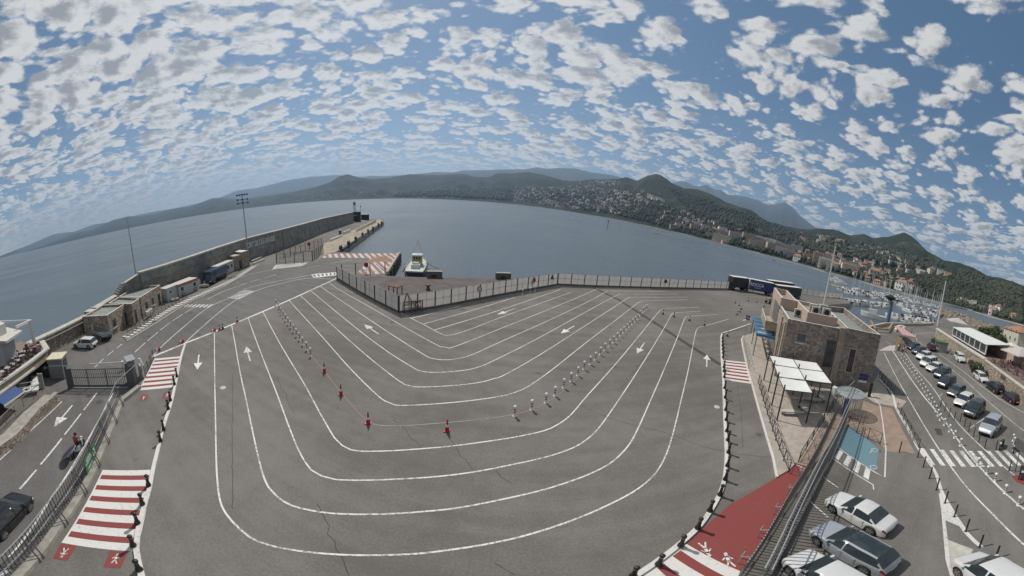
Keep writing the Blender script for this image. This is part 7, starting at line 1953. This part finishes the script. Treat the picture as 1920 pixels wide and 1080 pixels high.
# pink canopies, people, curved white seats
def canopy(c, w, d_, h, m, lab, name='canopy', pyramid=False, legs=True, z0=0.0, rz=0.0, group=None):
    t = thing(name, c, lab, 'parasol' if pyramid else 'canopy', group)
    T_ = Matrix.Translation((c.x, c.y, z0)) @ rotz(rz)
    q = MB(); q.T = T_
    if pyramid:
        q.add([(-w, -d_, h), (w, -d_, h), (w, d_, h), (-w, d_, h), (0, 0, h + w * .42), (-w, -d_, h - .22), (w, -d_, h - .22), (w, d_, h - .22), (-w, d_, h - .22)], [(0, 1, 4), (1, 2, 4), (2, 3, 4), (3, 0, 4), (5, 6, 1, 0), (6, 7, 2, 1), (7, 8, 3, 2), (8, 5, 0, 3)], m)
        q.build('cover', t); q = MB(); q.T = T_; q.tube((0, 0, 0), (0, 0, h + w * .4), .05, M_WHT, 8); q.build('pole', t)
        q = MB(); q.T = T_; 
        for sx, sy in ((-1, -1), (1, -1), (1, 1), (-1, 1)): q.bar((0, 0, h + w * .38), (sx * w * .97, sy * d_ * .97, h - .03), .03, .03, M_GREYM)
        q.build('ribs', t)
    else:
        q.box((0, 0, h), (w * 2, d_ * 2, .12), m); q.build('roof', t)
        for sx, sy in ((-1, -1), (1, -1), (1, 1), (-1, 1)): q = MB(); q.T = T_; q.tube((sx * w * .95, sy * d_ * .95, 0), (sx * w * .95, sy * d_ * .95, h), .05, M_GREYM, 6); q.build('leg', t)
    return t
M_PINKC = mat('pink_canvas', (.46, .27, .26), .8, .06)
canopy(G(1698, 645), 2.6, 2.0, 2.6, M_PINKC, 'pink canopy on thin legs over a waiting group at the road bend', rz=.4); canopy(G(1688, 634), 4.2, 1.6, 2.4, M_PINKC, 'long faded pink canopy behind the waiting group', rz=.5)
STAND = dict(pelvis=(0, 0, .95), waist=(0, 0, 1.1), chest=(.01, 0, 1.33), neck=(0, 0, 1.5), head=(.02, 0, 1.6), headtop=(.02, 0, 1.7), shL=(0, .18, 1.41), elbowL=(-.02, .24, 1.13), handL=(.06, .25, .88), handL2=(.08, .25, .8), shR=(0, -.18, 1.41), elbowR=(-.02, -.24, 1.13), handR=(.08, -.25, .88), handR2=(.1, -.25, .8),
             hipL=(0, .1, .9), kneeL=(.03, .11, .5), ankleL=(0, .12, .09), toeL=(.16, .13, .04), hipR=(0, -.1, .9), kneeR=(.0, -.11, .5), ankleR=(-.04, -.12, .09), toeR=(.12, -.13, .04))
shc = [((.45, .43, .42), 'white'), ((.05, .06, .09), 'dark'), ((.3, .2, .17), 'tan'), ((.12, .14, .17), 'grey'), ((.4, .13, .11), 'red'), ((.42, .4, .3), 'cream')]
for i, (x, y) in enumerate(((1683.5, 658), (1687, 656), (1690.5, 659), (1694, 657), (1697.5, 661), (1692, 663))):
    col_, nm = shc[i]; person(G(x, y), i * 1.3, STAND, BODY_E, RAD, mat('shirt_' + nm, col_, .85), M_DARKC, M_SKIN, 'person in a %s top standing in the group by the pink canopy' % nm)
person(G(1708, 629), 1, STAND, BODY_E, RAD, mat('shirt_grey', (.12, .14, .17)), M_DARKC, M_SKIN, 'person in grey walking on the road above the pink canopy')
q = MB(); q.wall(spline(GL([(1678, 622), (1682, 616), (1690, 614), (1697, 617)]), 1), .8, 0, .8, M_WHT); tag(q.build('curved_bench', loc=G(1688, 616)), 'curved white bench wall at the bend of the marina road', 'bench')
t = thing('notice_board', G(1682, 657), 'tall yellowish board standing left of the waiting group', 'sign')
p = G(1682, 657); q = MB(); q.box((p.x, p.y, 1.6), (.25, 1.2, 3.0), mat('ochre_board', (.30, .24, .12), .7)); q.build('board', t)

# ================================================================== RIGHT TERRACE RESTAURANT
ZR = 3.2
RW = [TP(x, y, ZR) for x, y in ((1757, 616), (1790, 637), (1848, 673), (1885, 700), (1925, 729), (1990, 775))]
t = thing('retaining_wall', RW[1], 'long tan stone retaining wall below the glass terrace', 'wall')
q = MB(); q.wall(RW, .7, -.2, ZR - .25, M_RUBBLE); q.build('wall_body', t)
q = MB(); q.wall(RW[:3], .95, ZR - .25, ZR + .15, M_ROOFW); q.wall(RW[2:], .8, ZR - .26, ZR - .1, M_CONCL); q.build('coping', t)
ox = [away(RW[1], RW[2])] * 6
back = [p + ox[0] * 15 for p in RW]
t = thing('terrace', RW[2], 'raised restaurant terrace behind the tan retaining wall', 'terrace')
q = MB(); q.prism([(p.x, p.y) for p in RW + back[::-1]], .0, ZR - .35, M_CONC, mtop=mat('brown_terrace_floor', (.17, .12, .10), .9, .15, 1)); q.build('slab', t)
VA = TP(1784, 629, ZR) + ox[0] * .3; VB = TP(1845, 666, ZR) + ox[0] * .3; vd = (VB - VA).normalized(); VL = (VB - VA).length
t = thing('glass_veranda', VA, 'long white-framed glass veranda with pale awning roof', 'veranda')
zt_ = ZR + 2.5
q = MB(); q.bar(VA + Vector((0, 0, zt_)), VB + Vector((0, 0, zt_)), .2, .2, M_WHT); q.bar(VA + Vector((0, 0, ZR + .25)), VB + Vector((0, 0, ZR + .25)), .2, .3, M_WHT); q.build('frame', t)
for i in range(8): p = VA + vd * VL * i / 7; q = MB(); q.box((p.x, p.y, ZR + 1.3), (.28, .28, 2.4), M_WHT, rz=atan2(vd.y, vd.x)); q.build('post', t)
M_VG = glass('veranda_glass', (.035, .05, .052), .12)
for i in range(7): a, b_ = VA + vd * VL * (i + .1) / 7, VA + vd * VL * (i + .9) / 7; q = MB(); q.bar(a + Vector((0, 0, ZR + 1.4)), b_ + Vector((0, 0, ZR + 1.4)), .05, 1.95, M_VG); q.build('pane', t)
M_AWN = mat('pale_awning', (.56, .58, .55), .8, .04, .8)
q = MB(); r4 = [VA - vd * .3 - ox[0] * .3 + Vector((0, 0, zt_ + .1)), VB + vd * .2 - ox[0] * .3 + Vector((0, 0, zt_ + .1)), VB + vd * 1 + ox[0] * 6 + Vector((0, 0, zt_ + .9)), VA + ox[0] * 6 + Vector((0, 0, zt_ + .9))]
q.add(r4 + [v - Vector((0, 0, .1)) for v in r4], [(0, 1, 2, 3), (7, 6, 5, 4), (0, 4, 5, 1), (1, 5, 6, 2), (2, 6, 7, 3), (3, 7, 4, 0)], M_AWN); q.build('awning_roof', t)
q = MB(); a, b_ = VA + ox[0] * 6.4, VB + vd * 8 + ox[0] * 6.4; q.wall([a, b_], .4, ZR - .4, ZR + 3.4, M_PINKR, mtop=M_ROOFW); q.build('rear_wall', t)
canopy(TP(1783, 619, ZR) + ox[0] * 2, 3.6, 3.6, 3.3, mat('greige_canvas', (.42, .38, .36), .8, .05), 'large greyish parasol at the left end of the glass veranda', name='parasol', pyramid=True, z0=ZR, rz=.3)
canopy(TP(1872, 668, ZR) + ox[0] * 3.4, 3.0, 3.0, 2.6, mat('white_canvas', (.55, .53, .51), .8, .05), 'pale striped parasol between the veranda and the right parasol', name='parasol', pyramid=True, z0=ZR, rz=.9)
canopy(TP(1900, 684, ZR) + ox[0] * 1.6, 3.6, 3.6, 2.7, mat('greige_canvas', (.42, .38, .36), .8, .05), 'large greyish parasol at the right edge of the photo', name='parasol', pyramid=True, z0=ZR, rz=.5)
M_BRT = mat('brown_table', (.16, .10, .075), .7, .1)
tt1 = tc1 = None; rr_ = random.Random(3)
for i in range(15):
    p = RW[2] + vd * (1.5 + (i % 5) * 3.3) + ox[0] * (1.6 + (i // 5) * 2.5)
    if tt1 is None: tt1 = cafe_table(p, 'x', 'x', ZR - .35, M_BRT); o = tt1
    else: o = copy_tree(tt1); o.location = p + Vector((0, 0, ZR - .35))
    o['label'] = 'small brown table on the right-hand restaurant terrace'; o['group'] = 'tables of the right terrace'
    for ax, ay in ((.8, .1), (-.8, 0), (0, .8)):
        cp = p + Vector((ax, ay, 0))
        if tc1 is None: tc1 = chair(cp, M_MAROON, 0, 'x', 'x', z=ZR - .35); o = tc1
        else: o = copy_tree(tc1); o.location = cp + Vector((0, 0, ZR - .35)); o.rotation_euler.z = rr_.uniform(0, 6)
        o['label'] = 'dark chair on the right-hand restaurant terrace'; o['group'] = 'chairs of the right terrace'
def house_block(name, c, w, d_, h, rz, wallm, roofm, label, cat='house', z0=0.0, rh=1.6, windows=True, floors=2, hip=True):
    t = thing(name, Vector((c.x, c.y, z0)), label, cat); T_ = Matrix.Translation((c.x, c.y, z0)) @ rotz(rz)
    q = MB(); q.T = T_; q.box((0, 0, h / 2 - .4), (w, d_, h + .8), wallm); q.build('wall', t)
    q = MB(); q.T = T_; a, b2 = w / 2 + .35, d_ / 2 + .35; k_ = max(0, a - b2) if hip else a
    q.add([(-a, -b2, h), (a, -b2, h), (a, b2, h), (-a, b2, h), (-k_, 0, h + rh), (k_, 0, h + rh), (-a, -b2, h - .15), (a, -b2, h - .15), (a, b2, h - .15), (-a, b2, h - .15)], [(0, 1, 5, 4), (2, 3, 4, 5), (1, 2, 5), (3, 0, 4), (6, 7, 1, 0), (7, 8, 2, 1), (8, 9, 3, 2), (9, 6, 0, 3)], roofm); q.build('roof', t)
    for fl in range(floors):
        for i in range(max(2, int(w / 3.2))):
            x = -w / 2 + w * (i + .5) / max(2, int(w / 3.2))
            for sy in (-1, 1):
                q = MB(); q.T = T_; q.box((x, sy * (d_ / 2 + .02), 1.6 + fl * 3), (1.1, .08, 1.5), M_WHT); f = q.build('window', t)
                q = MB(); q.T = T_; q.box((x, sy * (d_ / 2 + .05), 1.6 + fl * 3), (.85, .06, 1.25), M_GLASS); q.build('pane', f)
    return t
m, k, b = principled('orange_roof_tiles'); tcn = k.n('ShaderNodeTexCoord'); wv_ = k.n('ShaderNodeTexWave', i_Vector=tcn.outputs['Object'], i_Scale=2.2, i_Distortion=1.5); nz = k.n('ShaderNodeTexNoise', i_Vector=tcn.outputs['Object'], i_Scale=2.0, i_Detail=6.0)
k.nt.links.new(k.mix(wv_.outputs['Fac'], k.mix(nz.outputs['Fac'], (.20, .085, .045), (.36, .17, .09)), k.mix(nz.outputs['Fac'], (.30, .14, .08), (.42, .24, .15))), b.inputs['Base Color']); b.inputs['Roughness'].default_value = .9
M_TILE = m
hc = G(1925, 646, ZR); house_block('tiled_house', Vector((hc.x + 3, hc.y + 3.5, 0)), 12, 8, 4.6, atan2(vd.y, vd.x), mat('cream_render', (.50, .46, .37), .85, .05), M_TILE, 'cream house with orange tiled roof behind the right terrace', z0=ZR - .3, rh=1.9)
# kiosk below the terrace
p = G(1772, 661); t = thing('kiosk', p, 'small grey glass kiosk with green mossy roof below the terrace corner', 'kiosk')
rzk = atan2(vd.y, vd.x); q = MB(); T_ = Matrix.Translation((p.x, p.y + 1.5, 0)) @ rotz(rzk); q.T = T_; q.box((0, 0, 1.3), (3.6, 2.6, 2.6), mat('grey_kiosk', (.25, .26, .23), .6)); q.build('wall', t)
q = MB(); q.T = T_; q.box((0, 0, 2.68), (4.2, 3.2, .18), mat('mossy_roof', (.09, .12, .045), .9, .2)); q.build('roof', t)
q = MB(); q.T = T_; q.box((.2, -1.33, 1.7), (2.8, .06, 1.1), M_GLASS); q.build('window', t)
q = MB(); p = G(1760, 656); q.box((p.x, p.y, 1.5), (.3, 1.6, 3.0), mat('yellow_green_panel', (.42, .44, .22), .7)); tag(q.build('panel', loc=p), 'pale yellow-green panel beside the mossy kiosk', 'panel')
for i, (x, y) in enumerate(((1781, 664), (1814, 682))): p = G(x, y); q = MB(); q.lathe((p.x, p.y, 0), [(.28, 0), (.28, 1.2), (.2, 1.35)], M_CONCL, 10); tag(q.build('stone_post', loc=p), 'pale stone post %s the white off-road car' % ('left of' if i == 0 else 'right of'), 'post')
# niche openings of the wall
t = thing('wall_balustrade', RW[3], 'row of dark slots set in the retaining wall above the black car', 'balustrade')
d = (RW[3] - RW[2]).normalized(); n_ = -away(RW[2], RW[3])
for i in range(6): c = RW[3] + d * (-.9 + i * .75) + n_ * .36; q = MB(); q.box((c.x, c.y, ZR - .85), (.45, .06, .85), M_BLACK, rz=atan2(d.y, d.x)); q.build('slot', t)

# ---- shrubs and trees near by
def leafmat(name, c1, c2):
    m, k, b = principled(name); tcn = k.n('ShaderNodeTexCoord'); nz = k.n('ShaderNodeTexNoise', i_Vector=tcn.outputs['Object'], i_Scale=1.4, i_Detail=4.0)
    gi = k.n('ShaderNodeNewGeometry'); f = k.m('ADD', k.m('MULTIPLY', nz.outputs['Fac'], .6), k.m('MULTIPLY', gi.outputs['Random Per Island'], .4))
    k.nt.links.new(k.mix(f, c1, c2), b.inputs['Base Color']); b.inputs['Roughness'].default_value = .8; return m
M_LEAF = leafmat('shrub_leaves', (.015, .03, .01), (.085, .12, .045)); M_DRY = leafmat('dry_scrub', (.06, .06, .03), (.19, .17, .10)); M_TRUNK = mat('bark', (.09, .065, .045), .9, .2)
def bush(c, rx, ry, h, n, lf, label, m=None, trunk=.3, name='shrub', z0=0.0, seed=0):
    rnd = random.Random(seed + int(c.x * 7)); t = thing(name, Vector((c.x, c.y, z0)), label, 'tree' if 'tree' in name else 'shrub')
    q = MB(); base = Vector((c.x, c.y, z0))
    q.tube(base, base + Vector((0, 0, h * .5)), .14, M_TRUNK, 6, .06)
    for i in range(5): a = i * 1.3; q.tube(base + Vector((0, 0, h * trunk * .6)), base + Vector((cos(a) * rx * .5, sin(a) * ry * .5, h * .65)), .07, M_TRUNK, 5, .03)
    q.build('trunk', t)
    lob = [(Vector((rnd.uniform(-.6, .6) * rx, rnd.uniform(-.6, .6) * ry, h * rnd.uniform(trunk + .1, .85))), rnd.uniform(.3, .55)) for _ in range(9)]
    vs, fs = [], []
    for i in range(n):
        lc, lr = rnd.choice(lob); dv = Vector((rnd.gauss(0, 1), rnd.gauss(0, 1), rnd.gauss(0, .8))).normalized() * lr * rnd.uniform(.55, 1.0)
        pnt = base + lc + Vector((dv.x * rx, dv.y * ry, dv.z * h * .5))
        if pnt.z < z0 + .05: continue
        a = Vector((rnd.uniform(-1, 1), rnd.uniform(-1, 1), rnd.uniform(-1, 1))).normalized(); b2 = a.cross(Vector((rnd.uniform(-1, 1), rnd.uniform(-1, 1), rnd.uniform(-1, 1)))).normalized(); s_ = lf * rnd.uniform(.6, 1.4)
        j = len(vs); vs += [pnt + a * s_, pnt + b2 * s_ * .6, pnt - a * s_, pnt - b2 * s_ * .6]; fs.append((j, j + 1, j + 2, j + 3))
    q = MB(); q.add(vs, fs, m or M_LEAF); q.build('crown', t)
    return t
for i, (x, y, r_, h_, lab) in enumerate(((1846, 622, 4.5, 4.2, 'green feathery shrub at the left of the clump behind the veranda'), (1858, 621, 5, 5.2, 'tallest green shrub in the middle of the clump behind the veranda'), (1870, 628, 4.5, 4.6, 'green shrub right of the tallest one, near the tiled house'), (1877, 640, 4.0, 3.8, 'low green shrub against the corner of the tiled house'))):
    bush(TP(x, y + 6, 1.0), r_, r_, h_, 2600, .28, lab, z0=.5, trunk=.1, seed=i)
for i, (x, y, lab) in enumerate(((1849, 641, 'dry pale bush in front of the green clump'), (1866, 652, 'dry pale bush behind the veranda roof'))): bush(TP(x, y - 6, 1.5), 3.5, 3.5, 2.4, 1200, .2, lab, m=M_DRY, z0=.8, trunk=.05, seed=i)
for i, (x, y, lab) in enumerate(((1822, 697, 'bushy plant hanging on the retaining wall left of the small white car'), (1832, 700, 'bushy plant on the retaining wall above the small white car'), (1848, 707, 'small dark plant on the retaining wall above the black car'), (1750, 648, 'yellow-green shrub beside the pale panel'))):
    bush(G(x, y), 1.4, 1.4, 2.6 - (i == 2), 700, .16, lab, trunk=.1, seed=i, m=M_LEAF if i != 0 else M_DRY)
# headland scrub and rocks
sp_ = []; rnd = random.Random(8)
for i in range(420):
    x_ = rnd.uniform(1762, 1900); y_ = 578 + (x_ - 1762) * .36 + rnd.uniform(-2, 12); p = G(x_, y_, 0); sp_.append((p.x, p.y, rnd.uniform(-.6, .8), rnd.uniform(.8, 2.4)))
rocks('rocks', sp_, 'reddish rocks of the headland between the marina and the small bay')

# ================================================================== TOWN AND HILLSIDE
WALLC = [mat('house_cream', (.56, .51, .42), .9, .05), mat('house_white', (.72, .70, .66), .9, .05), mat('house_ochre', (.50, .37, .25), .9, .05), mat('house_pink', (.52, .36, .30), .9, .05), mat('house_grey', (.30, .28, .26), .9, .05)]
M_ROOFO = mat('town_tiles', (.26, .13, .085), .9, .2, .3); M_ROOFL = mat('town_flat_roof', (.46, .43, .39), .9, .1)
def tiny_house(wm, rm, flat=False):
    q = MB(); w, d_, h = 11, 9, 6
    q.box((0, 0, h / 2 - 3), (w, d_, h + 6), wm)
    if flat: q.box((0, 0, h + .2), (w + .3, d_ + .3, .5), rm)
    else: q.add([(-6, -5, h), (6, -5, h), (6, 5, h), (-6, 5, h), (-3.4, 0, h + 2.4), (3.4, 0, h + 2.4)], [(0, 1, 5, 4), (2, 3, 4, 5), (1, 2, 5), (3, 0, 4)], rm)
    for x in (-3.2, 0, 3.2):
        for z in (1.6, 4.4):
            for sy in (-1, 1): q.box((x, sy * (d_ / 2 + .02), z), (1.3, .1, 1.5), M_GLASS)
    return q
def block(wm, rm, w, d_, fl):
    q = MB(); h = fl * 3.0
    q.box((0, 0, h / 2 - 3), (w, d_, h + 6), wm); q.box((0, 0, h + .25), (w + .6, d_ + .6, .5), rm)
    n = int(w / 3.4)
    for f in range(fl):
        for i in range(n):
            x = -w / 2 + w * (i + .5) / n
            for sy in (-1, 1): q.box((x, sy * (d_ / 2 + .02), f * 3 + 1.7), (1.6, .12, 1.6), M_GLASS)
        for sy in (-1, 1): q.box((0, sy * (d_ / 2 + .5), f * 3 + .4), (w * .9, 1.0, .18), M_WHT)
    return q
HV = [tiny_house(WALLC[i % 5], M_ROOFO if i % 2 == 0 else M_ROOFL, i % 2 == 1) for i in range(8)]
HN = ['cream', 'white', 'ochre', 'pink', 'grey']
AV = [block(WALLC[i % 5], M_ROOFO if i % 2 else M_ROOFL, 26 + 6 * (i % 3), 12, 4 + i % 3) for i in range(6)]
hme, ame = {}, {}
rh_ = random.Random(21)
def put_house(i, p, rz, sc, where, big=False):
    src, cache, nm = (AV, ame, 'apartment_block') if big else (HV, hme, 'house')
    if i not in cache: o = src[i].build(nm); cache[i] = o.data
    else: o = bpy.data.objects.new(nm, cache[i]); C.objects.link(o)
    o.location = p; o.rotation_euler.z = rz; o.scale = (sc, sc, sc)
    c = HN[i % 5]; roof = ('tiled' if i % 2 == 0 else 'flat') if not big else ('tiled' if i % 2 else 'flat')
    tag(o, ('%s apartment block with %s roof %s' if big else 'small %s house with %s roof %s') % (c, roof, where), 'building' if big else 'house', '%s %ss with %s roofs %s' % (c, 'apartment block' if big else 'house', roof, where))
    return o
def rand_in(poly, rnd):
    xs = [p[0] for p in poly]; ys = [p[1] for p in poly]
    while 1:
        x, y = rnd.uniform(min(xs), max(xs)), rnd.uniform(min(ys), max(ys)); c = False
        for i in range(len(poly)):
            x0, y0 = poly[i]; x1, y1 = poly[i - 1]
            if (y0 > y) != (y1 > y) and x < (x1 - x0) * (y - y0) / (y1 - y0) + x0: c = not c
        if c: return x, y
def face_cam(p, rnd): return atan2(p.y, p.x) - pi / 2 + rnd.uniform(-.5, .5)
REG = [([(1330, 452), (1350, 432), (1430, 452), (1500, 470), (1590, 505), (1620, 522), (1560, 508), (1500, 492), (1440, 474), (1380, 461)], 64, 'in the town by the beach', True, 1.0),
       ([(1255, 428), (1280, 418), (1350, 432), (1330, 450)], 10, 'at the left end of the town front', True, .9),
       ([(1590, 508), (1640, 490), (1700, 515), (1720, 545), (1640, 535)], 52, 'on the plain behind the marina', False, 1.0),
       ([(1500, 470), (1560, 478), (1640, 495), (1600, 505)], 34, 'on the rise behind the town', False, 1.2),
       ([(1180, 395), (1200, 375), (1250, 385), (1330, 412), (1420, 440), (1400, 446), (1330, 432), (1250, 425)], 60, 'on the slope above the town front', False, 1.1),
       ([(1500, 438), (1560, 442), (1600, 458), (1560, 460), (1500, 450)], 14, 'in the village below the ridge', False, 1.6),
       ([(1786, 563), (1830, 565), (1900, 590), (1905, 601), (1840, 586), (1790, 572)], 13, 'on the far shore of the small bay', False, 1.0)]
for poly, n, where, big, sc in REG:
    for i in range(n):
        x, y = rand_in(poly, rh_); p = HIT(x, y)
        if p is None: continue
        bg_ = big and rh_.random() < .62
        put_house(rh_.randrange(6 if bg_ else 8), p, face_cam(p, rh_), sc * rh_.uniform(1.0, 1.5), where, bg_)
for i, (x, y, sc) in enumerate(((1495, 489, 1.0), (1548, 497, 1.1), (1590, 510, .9), (1638, 520, 1.2), (1690, 543, 1.1), (1565, 503, .9))): 
    p = HIT(x, y); 
    if p: put_house(0 if i % 2 else 6, p, face_cam(p, rh_), 2.2 * sc, 'among the large halls on the shore road')
# the rest of the hillside houses as one mass
FARR = [([(960, 352), (1100, 350), (1180, 360), (1200, 376), (1180, 395), (1160, 402), (1100, 393), (1040, 387), (965, 379)], 520), ([(1080, 340), (1160, 338), (1170, 348), (1080, 350)], 50), ([(1190, 352), (1215, 362), (1255, 380), (1200, 380)], 40), ([(740, 358), (960, 352), (960, 368), (740, 364)], 60), ([(480, 378), (560, 364), (740, 356), (740, 366), (560, 378)], 60), ([(1560, 462), (1640, 458), (1760, 505), (1790, 520), (1700, 510)], 60)]
q = MB(); rf_ = random.Random(4)
for poly, n in FARR:
    for i in range(n):
        x, y = rand_in(poly, rf_); p = HIT(x, y)
        if p is None: continue
        q.T = Matrix.Translation(p) @ rotz(face_cam(p, rf_)) @ Matrix.Scale(rf_.uniform(1.2, 2.1), 4)
        wm = rf_.choice(WALLC + WALLC[:2]); wl_ = rf_.uniform(9, 20); q.box((0, 0, .5), (wl_, 9, 8), wm); q.box((0, 0, 4.9), (wl_ + .6, 9.6, .8), rf_.choice((M_ROOFO, M_ROOFL, M_ROOFL)))
tag(q.build('far_houses', kind='stuff'), 'scattered pale houses dotting the slopes across the bay', 'houses')
# woods: many small crowns
M_WOOD = leafmat('evergreen_crowns', (.006, .013, .009), (.032, .045, .024)); M_WOOD2 = leafmat('maquis_crowns', (.014, .024, .014), (.070, .080, .045))
def woods(name, regs, m, label, seed=1):
    rnd = random.Random(seed); q = MB(); vs, fs = [], []
    for poly, n, s0, s1 in regs:
        for i in range(n):
            x, y = rand_in(poly, rnd); p = HIT(x, y)
            if p is None: continue
            r_ = rnd.uniform(s0, s1); j = len(vs); hh_ = r_ * rnd.uniform(.7, 1.2)
            ring = 6; a0 = rnd.uniform(0, 6)
            vs.append(p + Vector((0, 0, hh_ * 1.9)))
            for lv, (zz2, rr2) in enumerate(((1.4, .75), (.75, 1.0), (.1, .7))):
                for kq in range(ring): a = a0 + kq * pi / 3 + lv * .5; w_ = r_ * rr2 * rnd.uniform(.75, 1.2); vs.append(p + Vector((cos(a) * w_, sin(a) * w_, hh_ * zz2 * rnd.uniform(.85, 1.15))))
            for kq in range(ring):
                k2 = (kq + 1) % ring; fs.append((j, j + 1 + kq, j + 1 + k2)); fs.append((j + 1 + kq, j + 7 + kq, j + 7 + k2, j + 1 + k2)); fs.append((j + 7 + kq, j + 13 + kq, j + 13 + k2, j + 7 + k2))
    q.add(vs, fs, m); o = q.build(name, kind='stuff'); tag(o, label, 'trees'); return o
woods('woods', [([(960, 354), (1180, 358), (1205, 378), (1254, 428), (1160, 404), (1040, 386), (965, 378)], 1500, 5, 10), ([(740, 364), (960, 354), (960, 377), (850, 370), (740, 369)], 900, 10, 18),
                ([(1200, 372), (1300, 400), (1430, 442), (1500, 466), (1600, 500), (1700, 520), (1770, 560), (1690, 546), (1600, 520), (1500, 492), (1380, 462), (1254, 430)], 1100, 3.5, 7),
                ([(1390, 462), (1430, 462), (1450, 470), (1440, 477), (1395, 466)], 60, 5, 8), ([(1500, 484), (1620, 505), (1700, 540), (1640, 530), (1520, 498)], 180, 3, 6)], M_WOOD, 'dark evergreen trees between the houses across the bay', 2)
woods('maquis', [([(1620, 500), (1700, 505), (1800, 530), (1915, 570), (1918, 606), (1850, 588), (1770, 566), (1700, 545)], 2600, 1.8, 4.2), ([(1250, 352), (1400, 400), (1500, 440), (1640, 460), (1780, 500), (1700, 505), (1500, 465), (1300, 400)], 2200, 4, 10), ([(1800, 505), (1915, 545), (1915, 575), (1790, 530)], 700, 3, 7)], M_WOOD2, 'olive-green scrub covering the hills on the right', 5)
# a big rock band on the marina shore
q = MB(); q.wall([p * .985 for p in [Vector((sin(a_) * shoreD(a_), cos(a_) * shoreD(a_), 0)) for a_ in [AZ(1560, 512) + i * .02 for i in range(26)]]], 10, SEA - .5, .4, M_CONC); tag(q.build('shore_road', kind='structure'))
